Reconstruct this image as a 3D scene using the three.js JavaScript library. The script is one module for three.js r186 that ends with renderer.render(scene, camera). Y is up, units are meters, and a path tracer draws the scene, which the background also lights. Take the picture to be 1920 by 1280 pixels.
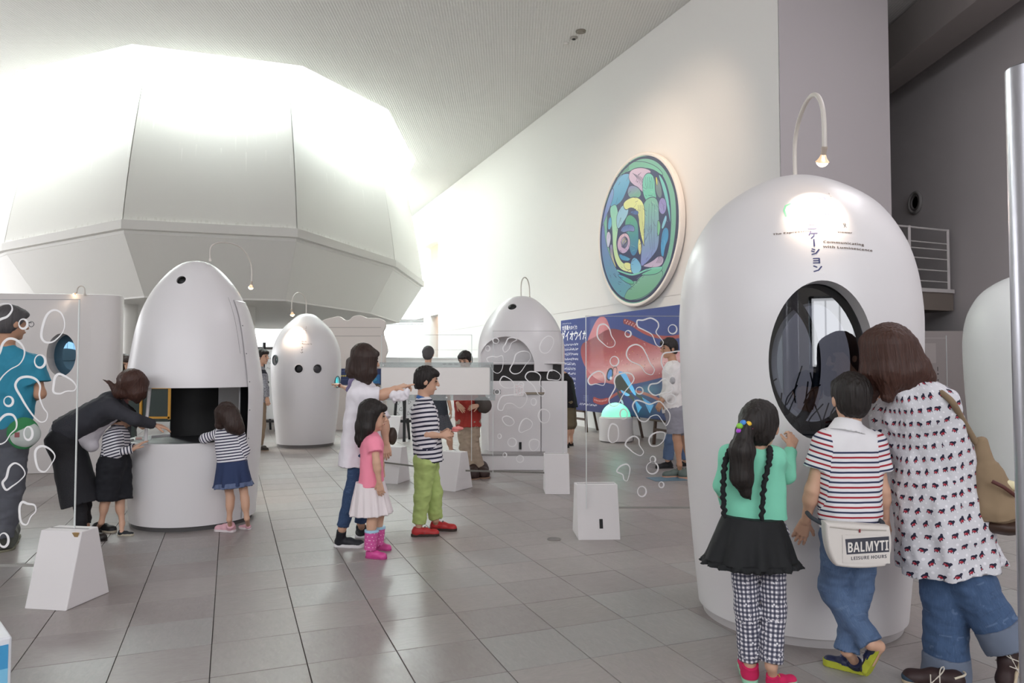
import * as THREE from 'three';
import { RoundedBoxGeometry } from 'three/addons/geometries/RoundedBoxGeometry.js';
import { mergeGeometries, toCreasedNormals } from 'three/addons/utils/BufferGeometryUtils.js';
import { ImprovedNoise } from 'three/addons/math/ImprovedNoise.js';
import { RectAreaLightUniformsLib } from 'three/addons/lights/RectAreaLightUniformsLib.js';
import { Brush, Evaluator, SUBTRACTION } from 'three-bvh-csg';

// ---------------------------------------------------------------- camera, sky, light, exposure
const scene = new THREE.Scene();
const FOC = 1350, EYE = 1.38, PITCH = Math.atan(48 / FOC);
const camera = new THREE.PerspectiveCamera(2 * Math.atan(640 / FOC) * 180 / Math.PI, 1.5, 0.05, 200);
camera.position.set(0, EYE, 0);
camera.rotation.x = PITCH;
const renderer = new THREE.WebGLRenderer();
renderer.toneMapping = THREE.LinearToneMapping;
renderer.toneMappingExposure = 1.32;
renderer.shadowMap.enabled = true;
RectAreaLightUniformsLib.init();
scene.background = new THREE.Color(0.75, 0.88, 1.0);
const SKYLIGHT = 48, SHAFT_COLOR = [0.90, 1.0, 0.99];     // daylight falling through the ring shaped roof light round the dome
const WINDOW = 3, SIDE_FILL = 1.7, HIGH_FILL = 3.2, WINDOW_COLOR = [0.93, 0.95, 1.0];    // low rear windows; side and high ones are unseen, added for fill
const WARM = [1.0, 0.79, 0.60];                            // halogen lamps
const HALL = 12;                                          // luminous ceiling of the corridor at the far end

// ---------------------------------------------------------------- helpers
const V = (x, y, z) => new THREE.Vector3(x, y, z);
const lerp = (a, b, t) => a + (b - a) * t, clamp = (x, a, b) => x < a ? a : x > b ? b : x;
let seed = 7;
const rnd = () => { seed = (seed * 1664525 + 1013904223) >>> 0; return seed / 4294967296; };
const rr = (a, b) => a + (b - a) * rnd();
const noise = new ImprovedNoise();
function rayDir(u, v) {
  const x = (u - 960) / FOC, y = -(v - 640) / FOC, c = Math.cos(PITCH), s = Math.sin(PITCH);
  return V(x, y * c + s, y * s - c);
}
function P(u, v, Z) { const d = rayDir(u, v); return d.multiplyScalar(-Z / d.z).add(V(0, EYE, 0)); }     // a point Z metres ahead
function G(u, v, h = 0) { const d = rayDir(u, v); return d.multiplyScalar((h - EYE) / d.y).add(V(0, EYE, 0)); }   // a point at height h
const used = new Map();
function numbered(name) {
  const n = used.get(name) ?? 0; used.set(name, n + 1);
  return n ? name + '_' + String(n).padStart(3, '0') : name;
}
function tag(o, label, category, group) {
  o.userData.label = label;
  if (category) o.userData.category = category;
  if (group) o.userData.group = group;
  return o;
}
function thing(name, label, category, [x, y, z] = [0, 0, 0], turn = 0, group) {
  const o = new THREE.Group(); o.name = numbered(name); scene.add(o); o.position.set(x, y, z); o.rotation.y = turn;
  return tag(o, label, category, group);
}
function mesh(name, geo, m, parent = scene) {
  if (Array.isArray(geo)) geo = mergeGeometries(geo.map((g) => { g = g.index ? g.toNonIndexed() : g; for (const k of Object.keys(g.attributes)) if (!['position', 'normal', 'uv'].includes(k)) g.deleteAttribute(k); return g; }));
  const o = new THREE.Mesh(geo, m); o.name = parent === scene ? numbered(name) : numberedIn(parent, name);
  o.castShadow = o.receiveShadow = true; parent.add(o); return o;
}
const kids = new Map();
function numberedIn(parent, name) {
  const key = parent.uuid + name, n = kids.get(key) ?? 0; kids.set(key, n + 1);
  return n ? name + '_' + String(n).padStart(3, '0') : name;
}
function struct(name, geo, m, parent = scene) { const o = mesh(name, geo, m, parent); if (parent === scene) o.userData.kind = 'structure'; return o; }
function structGroup(name) { const o = new THREE.Group(); o.name = numbered(name); o.userData.kind = 'structure'; scene.add(o); return o; }
const M = (color, roughness = 0.6, more = {}) => new THREE.MeshPhysicalMaterial({ color, roughness, side: THREE.DoubleSide, ...more });
const at = (g, x, y, z) => { g.translate(x, y, z); return g; };
const box = (w, h, d, x = 0, y = 0, z = 0, r = 0) => at(r ? new RoundedBoxGeometry(w, h, d, 2, r) : new THREE.BoxGeometry(w, h, d), x, y, z);
const cyl = (r0, r1, h, x = 0, y = 0, z = 0, n = 32) => at(new THREE.CylinderGeometry(r1, r0, h, n), x, y, z);
function tube(pts, r, closed = false, n = 0, sides = 8) { return new THREE.TubeGeometry(new THREE.CatmullRomCurve3(pts, closed), n || pts.length * 6, r, sides, closed); }
function bar(a, b, w, d, up = V(0, 1, 0)) {                     // a square bar from a to b
  const g = new THREE.BoxGeometry(w, d, a.distanceTo(b)), m = new THREE.Matrix4(), z = b.clone().sub(a).normalize();
  const x = up.clone().cross(z).normalize(), y = z.clone().cross(x);
  m.makeBasis(x, y, z).setPosition(a.clone().add(b).multiplyScalar(0.5)); g.applyMatrix4(m); return g;
}
function slab(a, b, y0, y1, t) {                                 // an upright wall slab over the ground line a-b, t thick to its left
  const A = V(a[0], y0, a[1]), B = V(b[0], y0, b[1]), L = A.distanceTo(B), g = new THREE.BoxGeometry(L, y1 - y0, Math.abs(t));
  g.translate(L / 2, (y1 - y0) / 2, -t / 2); g.rotateY(-Math.atan2(b[1] - a[1], b[0] - a[0])); g.translate(a[0], y0, a[1]); return g;
}
function texture(w, h, draw, { srgb = true, rep } = {}) {
  const c = document.createElement('canvas'); c.width = w; c.height = h; draw(c.getContext('2d'), w, h);
  const t = new THREE.CanvasTexture(c); t.wrapS = t.wrapT = THREE.RepeatWrapping; if (srgb) t.colorSpace = THREE.SRGBColorSpace;
  if (rep) t.repeat.set(1 / rep[0], 1 / rep[1]);
  t.anisotropy = 8; return t;
}
function grain(w, h, fn) {                                        // a grey data texture
  const d = new Uint8Array(w * h * 4);
  for (let j = 0; j < h; j++) for (let i = 0; i < w; i++) { const c = clamp(fn(i / w, j / h) * 255, 0, 255), k = (j * w + i) * 4; d[k] = d[k + 1] = d[k + 2] = c; d[k + 3] = 255; }
  const t = new THREE.DataTexture(d, w, h); t.wrapS = t.wrapT = THREE.RepeatWrapping; t.magFilter = THREE.LinearFilter; t.needsUpdate = true; return t;
}
function downLamp(parent, w, h, y, color, intensity) {            // the light of a luminous ceiling panel, just under its face
  const l = new THREE.RectAreaLight(new THREE.Color(...color), intensity, w, h); l.position.y = y; l.rotation.x = -Math.PI / 2; l.castShadow = true; parent.add(l); return l;
}

// ---------------------------------------------------------------- materials of the setting
const wallGrain = grain(256, 256, (x, y) => 0.5 + 0.25 * noise.noise(x * 60, y * 60, 1) + 0.2 * noise.noise(x * 16, y * 16, 4));
wallGrain.repeat.set(0.5, 0.5);
const white = M('#e6e3e0', 0.75, { bumpMap: wallGrain, bumpScale: 0.0008 });
const farWhite = M('#ecefef', 0.7, { bumpMap: wallGrain, bumpScale: 0.0008 });
const greyWall = M('#8f8886', 0.8, { bumpMap: wallGrain, bumpScale: 0.0008 });
const podWhite = M('#e2dfe0', 0.42, { clearcoat: 0.35, clearcoatRoughness: 0.25 });
const black = M('#060607', 0.5), darkInside = M('#1a1b1f', 0.35), steel = M('#9a9a9c', 0.3, { metalness: 0.9 });
const clear = new THREE.MeshPhysicalMaterial({ color: '#ffffff', roughness: 0.0, transmission: 1, thickness: 0, ior: 1.15, side: THREE.DoubleSide });

// ---------------------------------------------------------------- floor of square tiles
const TILE = 0.42, TYAW = -0.3719, tdx = V(Math.cos(TYAW), 0, Math.sin(TYAW)), tdz = V(Math.sin(TYAW), 0, -Math.cos(TYAW));
{
  const fl = structGroup('floor');
  mesh('screed', box(44, 0.3, 48, -5, -0.158, -14), M('#5f5a57', 0.9), fl);
  const tg = new RoundedBoxGeometry(TILE - 0.0045, 0.02, TILE - 0.0045, 1, 0.0016); tg.translate(0, -0.01, 0);
  const smear = grain(256, 256, (x, y) => 0.8 + 0.1 * noise.noise(x * 5, y * 5, 2) + 0.06 * noise.noise(x * 19, y * 19, 7));
  const mottle = (r, g, b) => texture(256, 256, (c, w) => {
    c.fillStyle = `rgb(${r},${g},${b})`; c.fillRect(0, 0, w, w);
    for (let i = 0; i < 900; i++) { const k = rr(-9, 9); c.fillStyle = `rgba(${r + k},${g + k},${b + k},0.35)`; c.beginPath(); c.ellipse(rr(0, w), rr(0, w), rr(2, 22), rr(1, 6), rr(-0.3, 0.3), 0, 7); c.fill(); }
    for (let i = 0; i < 14; i++) { c.strokeStyle = 'rgba(225,222,220,0.16)'; c.lineWidth = rr(0.5, 1.5); const x = rr(0, w), y = rr(0, w); c.beginPath(); c.moveTo(x, y); c.lineTo(x + rr(-25, 25), y + rr(-8, 8)); c.stroke(); }
  });
  const tm = [[154, 147, 143], [158, 151, 147], [151, 143, 140], [157, 153, 150]].map((c) => new THREE.MeshPhysicalMaterial({ map: mottle(...c), ior: 1.55, roughness: 0.46, roughnessMap: smear }));
  const rotations = [0, 1, 2, 3], list = [], o = V(-2.28, 0, -3.338);
  for (let i = -36; i < 42; i++) for (let j = -12; j < 66; j++) {
    const p = o.clone().addScaledVector(tdx, (i + 0.5) * TILE).addScaledVector(tdz, (j + 0.5) * TILE), Z = -p.z;
    if (Z < -5 || Z > 31 || p.x < -19 || p.x > 12) continue;
    const inView = Z > 2.7 && Math.abs(p.x) < Z * 0.76;
    list.push({ p, Z, d: inView ? Z : 1000 + Math.hypot(p.x, p.z), k: Math.floor(rnd() * 4), q: rotations[Math.floor(rnd() * 4)] });
  }
  list.sort((a, b) => a.d - b.d);
  const rest = [[], [], [], []];
  list.forEach((t, n) => {
    if (n < 300) {
      const m = mesh('tile', tg, tm[t.k], fl); m.position.copy(t.p).setY(rr(-0.0006, 0.0006)); m.rotation.y = -TYAW + t.q * Math.PI / 2;
    } else rest[t.k].push(t);
  });
  const plain = new THREE.BoxGeometry(TILE - 0.005, 0.02, TILE - 0.005);
  rest.forEach((ts, k) => {
    const g = mergeGeometries(ts.map((t) => { const b = plain.clone(); b.translate(0, -0.01, 0); b.rotateY(-TYAW + t.q * Math.PI / 2); b.translate(t.p.x, 0, t.p.z); return b; }));
    const m = mesh('tile_field', g, tm[k], fl); m.userData.kind = 'stuff';
  });
}

// ---------------------------------------------------------------- walls and ceiling
const WY = Math.atan2(960 - 408, FOC), wD = V(-Math.sin(WY), 0, -Math.cos(WY)), wN = V(Math.cos(WY), 0, -Math.sin(WY)), WD = 7.9;   // long wall: direction, outward normal, distance
const CEIL = 8.06, along = (s, d = WD) => wN.clone().multiplyScalar(d).addScaledVector(wD, s);
function onWall(u, v, d = WD) { const r = rayDir(u, v), k = d / r.dot(wN); return r.multiplyScalar(k).add(V(0, EYE, 0)); }
const sOf = (p) => p.dot(wD);
const corner = onWall(1463, 300), sC = sOf(corner), far = onWall(822, 600), sF = sOf(far);
const flat = (p) => [p.x, p.z];
const domeC = V(-8.6, 0, -22.5);
const holePx = [[37.5, 132.5], [248, 83], [567, 124], [728, 206], [778, 302]].map(([u, v]) => G(u, v, CEIL));
const rimPx = [[8, 455], [230, 411], [557, 428], [740, 487], [792, 540]].map(([u, v]) => G(u, v, 4.4));
rimPx[4].setZ(-25.2).setX(-25.2 * 0.1245);
const rimBack = [[-5.6, 28.6], [-9.6, 29.8], [-14.6, 27.0], [-16.2, 20.8]].map(([x, z]) => V(x, 4.4, -z));
const rim = [...rimPx, ...rimBack];
const hole = [...holePx, V(-4.6, CEIL, -28.6), V(-9.6, CEIL, -30.2), V(-14.9, CEIL, -27.2), V(-15.7, CEIL, -19.8)];
{
  // long white wall with panel joints: upper sheets stop short of each other
  const wl = structGroup('wall_right');
  const sA = sC;
  mesh('wall_core', [slab(flat(along(sA)), flat(along(sF)), 0, CEIL + 0.3, -2.29)], white, wl);
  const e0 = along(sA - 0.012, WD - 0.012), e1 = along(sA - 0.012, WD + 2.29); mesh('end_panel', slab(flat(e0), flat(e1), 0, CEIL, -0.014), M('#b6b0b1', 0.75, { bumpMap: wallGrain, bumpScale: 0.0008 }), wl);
  const jointY = 2.72;
  mesh('wall_panel', [slab(flat(along(sA)), flat(along(sF)), 0, jointY - 0.006, 0.011)], white, wl);
  mesh('wall_panel', [slab(flat(along(sA)), flat(along(sF)), jointY + 0.006, CEIL - 0.03, 0.011)], white, wl);
  // dark side wall at the right, balcony wall behind it
  struct('wall_side', [slab([8.5, -40], [8.5, 7], 0, CEIL + 0.3, 0.3)], M('#d6d0d0', 0.85, { bumpMap: wallGrain, bumpScale: 0.0008 }));
  struct('wall_passage', [slab([0, -21], [9, -21], 0, CEIL, 0.3)], greyWall);
  // far end: upper storey standing over a corridor, with a recess beside the long wall
  struct('wall_left', [slab([-19, 7], [-19, -36], 0, CEIL + 0.3, 0.3)], white);
  struct('wall_rear', [slab([-19, 6.9], [1.95, 6.9], 0, CEIL + 0.3, -0.3), slab([1.95, 6.9], [7.05, 6.9], 0, 1.35, -0.3), slab([1.95, 6.9], [7.05, 6.9], 2.7, CEIL + 0.3, -0.3), slab([7.05, 6.9], [9, 6.9], 0, CEIL + 0.3, -0.3)], white);
  // ceiling with the ring opening round the dome
  const sh = new THREE.Shape([[-19.3, -7.2], [8.8, -7.2], [8.8, 40], [-19.3, 40]].map(([x, y]) => new THREE.Vector2(x, y)));
  sh.holes.push(new THREE.Path(hole.map((p) => new THREE.Vector2(p.x, -p.z))));
  const cg = new THREE.ExtrudeGeometry(sh, { depth: 0.3, bevelEnabled: false }); cg.rotateX(-Math.PI / 2); cg.translate(0, CEIL, 0);
  const ribs = grain(64, 64, (x, y) => { const a = Math.abs(((x * 4) % 1) - 0.5) * 2, b = Math.abs(((y * 4) % 1) - 0.5) * 2; return a * 0.62 + b * 0.38; });
  ribs.repeat.set(4.5, 4.5);
  struct('ceiling', cg, M('#dcdad6', 0.8, { bumpMap: ribs, bumpScale: 0.008 }));
}
// ---------------------------------------------------------------- far end of the hall
const s794 = sOf(onWall(794, 600)), s740 = sOf(onWall(742, 600));
{
  const wf = structGroup('wall_far');
  const thin = (a, b, y0, y1) => slab(flat(along(a)), flat(along(b)), y0, y1, -0.31);
  mesh('wall_core', [thin(sF, s794, 6.38, CEIL + 0.3), thin(sF, s794, 3.43, 3.98), thin(s794, s740, 3.43, CEIL + 0.3)], farWhite, wf);
  mesh('wall_core', [slab([-19, -31.9], [-2.5, -31.9], 3.43, CEIL + 0.3, -0.3), slab([-19, -34], [6, -34], 0, 3.43, -0.3)], farWhite, wf);
  const side = along(sF, WD + 2.1), back = along(s740, WD + 2.1);
  mesh('passage_wall', [slab(flat(side), flat(back), 3.0, CEIL, -0.2)], M('#a5703f', 0.7), wf);
  struct('upper_floor', [box(21, 0.3, 4.4, -10.4, 3.6, -33.4)], farWhite);
  // railing of the recess
  const rg = thing('gallery_railing', 'white mesh railing in the tall recess at the far end of the long wall', 'railing', along(sF + 1, WD + 0.2).toArray());
  const a = along(sF + 0.1, WD + 0.2).sub(rg.position), b = along(s794 + 0.6, WD + 0.2).sub(rg.position), rm = M('#f4f4f2', 0.5);
  for (const y of [3.98, 4.15, 4.5, 4.85, 5.0, 5.3]) mesh('rail', bar(a.clone().setY(y), b.clone().setY(y), 0.05, 0.045), rm, rg);
  for (let k = 0; k <= 10; k++) { const p = a.clone().lerp(b, k / 10); mesh('baluster', bar(p.clone().setY(3.98), p.clone().setY(5.3), 0.04, 0.04, V(1, 0, 0)), rm, rg); }
  // lamp of the passage behind the recess
  const lp = along(sF + 1.4, WD + 1.2), lt = thing('passage_lamp', 'small round ceiling lamp glowing behind the far mesh railing', 'lamp', [lp.x, 5.5, lp.z]);
  mesh('lamp_lens', cyl(0.13, 0.11, 0.06), M('#fff2d8', 0.4, { emissive: '#ffe2b0', emissiveIntensity: 3 }), lt);
  mesh('stem', cyl(0.012, 0.012, CEIL - 5.5, 0, (CEIL - 5.5) / 2, 0, 8), white, lt);
  const l = new THREE.PointLight(new THREE.Color(...WARM), 14); l.position.y = -0.12; l.castShadow = true; lt.add(l);
  // round columns
  for (const [u, Z, r, top, lab] of [[808, 29.2, 0.3, 3.44, 'white round column under the far recess at the end of the long wall'], [256, 32.5, 0.35, 3.44, 'white square-edged column by the back wall under the dome']]) {
    const p = P(u, 688, Z), c = thing('column', lab, 'column', [p.x, 0, p.z]);
    mesh('shaft', cyl(r, r, top, 0, top / 2, 0, 40), farWhite, c); mesh('base_ring', cyl(r + 0.02, r + 0.012, 0.08, 0, 0.04, 0, 40), M('#b9b9b8', 0.5), c);
  }
  // luminous ceiling strips of the corridor under the upper floor
  for (const [x, w] of [[-4.2, 4.4], [-11.6, 4.4]]) {
    const t = thing('corridor_light', x > -8 ? 'bright ceiling light strip of the far corridor beside the long wall' : 'bright ceiling light strip of the far corridor under the dome', 'light', [x, 3.4, -33.1]);
    mesh('diffuser', box(w, 0.04, 0.8, 0, 0.02, 0, 0.01), M('#ffffff', 0.5, { emissive: '#f2fbff', emissiveIntensity: 1.5 }), t);
    mesh('frame', [box(w + 0.1, 0.05, 0.05, 0, 0.02, 0.43), box(w + 0.1, 0.05, 0.05, 0, 0.02, -0.43)], farWhite, t);
    downLamp(t, w, 0.8, -0.02, [0.93, 0.99, 1], HALL);
  }
}
// ---------------------------------------------------------------- suspended dome and ring shaped roof light
const kAt = (h) => { const d = Math.max(0, h - 4.4); return 1 - 0.022 * d - 0.0035 * d * d; };
const ring = (i, h, k) => { const p = rim[(i + rim.length) % rim.length]; return V(lerp(domeC.x, p.x, k), h, lerp(domeC.z, p.z, k)); };
function facet(rows, thick) {                                    // rows of [left, right] points, doubled to a thin solid
  const pos = [], uv = [], idx = [], n = rows.length, cols = 6;
  for (const side of [0, 1]) rows.forEach(([l, r], j) => {
    for (let i = 0; i <= cols; i++) { const p = l.clone().lerp(r, i / cols), inw = domeC.clone().setY(p.y).sub(p).setY(0).normalize(); p.addScaledVector(inw, side * thick); pos.push(p.x, p.y, p.z); uv.push(i / cols, j / (n - 1)); }
  });
  const w = cols + 1, id = (s, j, i) => s * n * w + j * w + i;
  for (let j = 0; j < n - 1; j++) for (let i = 0; i < cols; i++) {
    idx.push(id(0, j, i), id(0, j, i + 1), id(0, j + 1, i + 1), id(0, j, i), id(0, j + 1, i + 1), id(0, j + 1, i));
    idx.push(id(1, j, i), id(1, j + 1, i + 1), id(1, j, i + 1), id(1, j, i), id(1, j + 1, i), id(1, j + 1, i + 1));
  }
  for (let i = 0; i < cols; i++) for (const j of [0, n - 1]) idx.push(id(0, j, i), id(1, j, i + 1), id(0, j, i + 1), id(0, j, i), id(1, j, i), id(1, j, i + 1));
  for (let j = 0; j < n - 1; j++) for (const i of [0, cols]) idx.push(id(0, j, i), id(0, j + 1, i), id(1, j + 1, i), id(0, j, i), id(1, j + 1, i), id(1, j, i));
  const g = new THREE.BufferGeometry(); g.setAttribute('position', new THREE.Float32BufferAttribute(pos, 3)); g.setAttribute('uv', new THREE.Float32BufferAttribute(uv, 2)); g.setIndex(idx);
  return toCreasedNormals(g, 0.5);
}
{
  const dm = thing('suspended_dome', 'huge white faceted dome hanging through the ceiling opening', 'dome', [domeC.x, 0, domeC.z]);
  const rel = (g) => at(g, -domeC.x, 0, -domeC.z);
  // the paint is streaked by old water runs near the lower edge
  const streak = texture(512, 512, (c, w) => {
    c.fillStyle = '#cccac4'; c.fillRect(0, 0, w, w);
    for (let i = 0; i < 34; i++) { const x = rr(0, w), y = rr(0.4, 0.66) * w, h = rr(8, 50); c.fillStyle = `rgba(220,218,212,${rr(0.15, 0.6)})`; c.beginPath(); c.moveTo(x - rr(1, 3), y); c.quadraticCurveTo(x, y - 4, x + rr(1, 3), y); c.lineTo(x + 0.6, y + h); c.lineTo(x - 0.6, y + h); c.fill(); }
    for (let i = 0; i < 40; i++) { c.fillStyle = `rgba(178,175,166,${rr(0.2, 0.5)})`; c.fillRect(rr(0, w), w - rr(2, 9), rr(1, 8), 6); }
  });
  const clean = M('#cdcbc6', 0.6, { bumpMap: wallGrain, bumpScale: 0.0006 }), stained = M('#ffffff', 0.5, { map: streak });
  const seamM = M('#b9b8b2', 0.7), g = 0.0035, n = rim.length;
  for (let i = 0; i < n; i++) {
    const rows = [];
    for (let j = 0; j <= 14; j++) {
      const h = lerp(4.4, 9.15, j / 14), a = ring(i, h, kAt(h)), b = ring(i + 1, h, kAt(h));
      rows.push([a.clone().lerp(b, g), b.clone().lerp(a, g)]);
    }
    mesh('shell_panel', rel(facet(rows, 0.06)), i < 4 ? stained : clean, dm);
    mesh('seam_strip', rel(tube(rows.map(([a]) => a.clone().lerp(V(domeC.x, a.y, domeC.z), 0.006)), 0.03, false, 20, 6)), seamM, dm);
    const band = [[0.94, 4.4], [1.008, 4.39], [1.008, 4.2], [0.992, 4.19], [0.992, 4.12], [0.93, 4.1]];
    mesh('rim_band', rel(facet(band.map(([k, h]) => [ring(i, h, k), ring(i + 1, h, k)]), 0.03)), clean, dm);
    const lo = [[0.99, 4.12], [0.86, 2.92]];
    mesh('underside_panel', rel(facet(lo.map(([k, h]) => [ring(i, h, k).lerp(ring(i + 1, h, k), 0.001), ring(i + 1, h, k)]), 0.06)), clean, dm);
  }
  const capS = (k) => new THREE.Shape(rim.map((_, i) => { const p = ring(i, 0, k); return new THREE.Vector2(p.x, -p.z); }));
  const flatCap = (k, y) => { const c = new THREE.ExtrudeGeometry(capS(k), { depth: 0.06, bevelEnabled: false }); c.rotateX(-Math.PI / 2); return rel(at(c, 0, y, 0)); };
  for (const [u, Z, r, top] of [[243.5, 17.5, 0.155, 3.0], [449, 18.2, 0.36, 3.6]]) { const q = P(u, 688, Z); mesh('support_column', [cyl(r, r, top, q.x - domeC.x, top / 2, q.z - domeC.z, 40), cyl(r + 0.02, r + 0.012, 0.08, q.x - domeC.x, 0.04, q.z - domeC.z, 40)], clean, dm); }
  mesh('bottom_panel', flatCap(0.862, 2.9), clean, dm);
  mesh('top_panel', flatCap(kAt(9.15), 9.1), clean, dm);
  // roof light: white shaft, luminous diffusers all round, closed above
  const sk = structGroup('skylight_shaft');
  for (let i = 0; i < n; i++) {
    const a = hole[i], b = hole[(i + 1) % n];
    mesh('shaft_wall', slab(flat(a), flat(b), CEIL + 0.3, 9.5, 0.1), farWhite, sk);
  }
  mesh('shaft_roof', box(18, 0.2, 20, -9, 9.6, -22.5), farWhite, sk);
  for (let i = 0; i < n; i++) {
    const a = hole[i].clone().setY(9.3), b = hole[(i + 1) % n].clone().setY(9.3), c = ring(i, 9.3, kAt(9.15)), d = ring(i + 1, 9.3, kAt(9.15));
    const m = a.clone().add(b).add(c).add(d).multiplyScalar(0.25), L = a.distanceTo(b) * 0.82, dir = b.clone().sub(a).normalize();
    const t = new THREE.Group(); t.name = numberedIn(sk, 'skylight_panel'); sk.add(t); t.position.copy(m); t.rotation.y = -Math.atan2(dir.z, dir.x);
    mesh('diffuser', box(L, 0.04, 0.75, 0, 0.04, 0, 0.01), M('#ffffff', 0.5, { emissive: new THREE.Color(...SHAFT_COLOR), emissiveIntensity: 1.2 }), t);
    mesh('frame', box(L + 0.08, 0.24, 0.05, 0, 0.1, 0.4), farWhite, t); mesh('frame', box(L + 0.08, 0.24, 0.05, 0, 0.1, -0.4), farWhite, t);
    downLamp(t, L, 0.75, 0, SHAFT_COLOR, SKYLIGHT);
  }
}
// ---------------------------------------------------------------- windows behind the photographer, fill windows added high up and along the left wall
{
  const fr = M('#3c3f44', 0.5), sill = M('#d8d6d3', 0.6);
  const win = (n, x, y, z, w, h, turn, bars, L) => {
    const g = structGroup('window_' + n); g.position.set(x, y, z); g.rotation.y = turn;
    for (const s of [-1, 1]) { mesh('window_frame', box(0.07, h + 0.1, 0.12, s * w / 2, 0, 0), fr, g); mesh('window_frame', box(w + 0.1, 0.07, 0.12, 0, s * h / 2, 0), fr, g); }
    for (let k = 1; k < bars; k++) mesh('mullion', box(0.025, h, 0.06, -w / 2 + w * k / bars, 0, 0), fr, g);
    mesh('window_pane', box(w, h, 0.02, 0, 0, 0.08), M('#ffffff', 0.8, { emissive: new THREE.Color(...WINDOW_COLOR), emissiveIntensity: L * 0.8 }), g);
    const l = new THREE.RectAreaLight(new THREE.Color(...WINDOW_COLOR), L, w, h); l.position.z = -0.09; l.castShadow = true; g.add(l);      // shines along the window's own -z
    mesh('window_sill', box(w + 0.1, 0.05, 0.2, 0, -h / 2 - 0.06, -0.06), sill, g);
  };
  for (let k = 0; k < 2; k++) win(k + 1, 3.2 + k * 2.5, 2.02, 6.95, 2.4, 1.26, 0, 10, WINDOW);
  for (let k = 0; k < 5; k++) win(k + 8, -15.6 + k * 5.3, 5.6, 6.95, 5, 3.2, 0, 8, HIGH_FILL);  // unseen high windows, added for soft frontal fill
  for (let k = 0; k < 4; k++) win(k + 4, -18.93, 3.6, -13.5 - k * 5.4, 5.2, 4, Math.PI * -0.5, 6, SIDE_FILL);  // unseen left windows, added to brighten the far hall
}
// ---------------------------------------------------------------- exhibit pods
const csg = new Evaluator(); csg.attributes = ['position', 'normal', 'uv']; csg.useGroups = false;
function profile(pts, n = 60) {                                   // smooth outline through [height, radius] pairs, foot to crown
  const c = new THREE.CatmullRomCurve3(pts.map(([h, r]) => V(r, h, 0)), false, 'centripetal'), out = [];
  for (let i = 0; i <= n; i++) { const p = c.getPoint(i / n); out.push(new THREE.Vector2(Math.max(i === n ? 0 : 0.0005, p.x), p.y)); }
  return out;
}
function radiusAt(prof, h) { for (let i = 1; i < prof.length; i++) if (prof[i].y >= h) return lerp(prof[i - 1].x, prof[i].x, clamp((h - prof[i - 1].y) / (prof[i].y - prof[i - 1].y), 0, 1)); return 0; }
function shell(prof, t, h0 = -1, h1 = 99, a0 = 0, a1 = Math.PI * 2, seg = 96) {      // a solid shell of thickness t between two heights
  const o = [], lo = Math.max(h0, prof[0].y), hi = Math.min(h1, prof[prof.length - 1].y);
  o.push(new THREE.Vector2(radiusAt(prof, lo), lo));
  for (const p of prof) if (p.y > lo + 0.004 && p.y < hi - 0.004) o.push(p);
  o.push(new THREE.Vector2(hi >= prof[prof.length - 1].y ? 0.0004 : radiusAt(prof, hi), hi));
  const inner = o.map((p) => new THREE.Vector2(Math.max(0.0004, p.x - t), p.y > hi - 0.3 && hi > 2.2 ? Math.max(p.y - t * (1 - clamp(p.x / 0.4, 0, 1)), lo) : p.y)).reverse();
  const loop = [...o, ...inner]; loop.push(o[0].clone());
  const g = new THREE.LatheGeometry(loop, seg, a0, a1 - a0);
  return g;
}
function solid(prof, seg = 96) { return new THREE.LatheGeometry([new THREE.Vector2(0, prof[0].y), ...prof], seg); }
function cut(g, ...tools) {
  let b = new Brush(g); b.updateMatrixWorld();
  for (const t of tools) { const c = new Brush(t); c.updateMatrixWorld(); b = csg.evaluate(b, c, SUBTRACTION); b.updateMatrixWorld(); }
  const out = b.geometry; for (const k of Object.keys(out.attributes)) if (!['position', 'normal', 'uv'].includes(k)) out.deleteAttribute(k);
  return toCreasedNormals(out, 0.6);
}
function ovalTool(w, h, d, dir, y, r) {                           // an oval bar of length d along dir, its near end at radius r
  const g = new THREE.CylinderGeometry(1, 1, d, 64); g.rotateX(Math.PI / 2); g.scale(w / 2, h / 2, 1);
  g.lookAt(V(Math.sin(dir), 0, Math.cos(dir))); return at(g, Math.sin(dir) * r, y, Math.cos(dir) * r);
}
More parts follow.
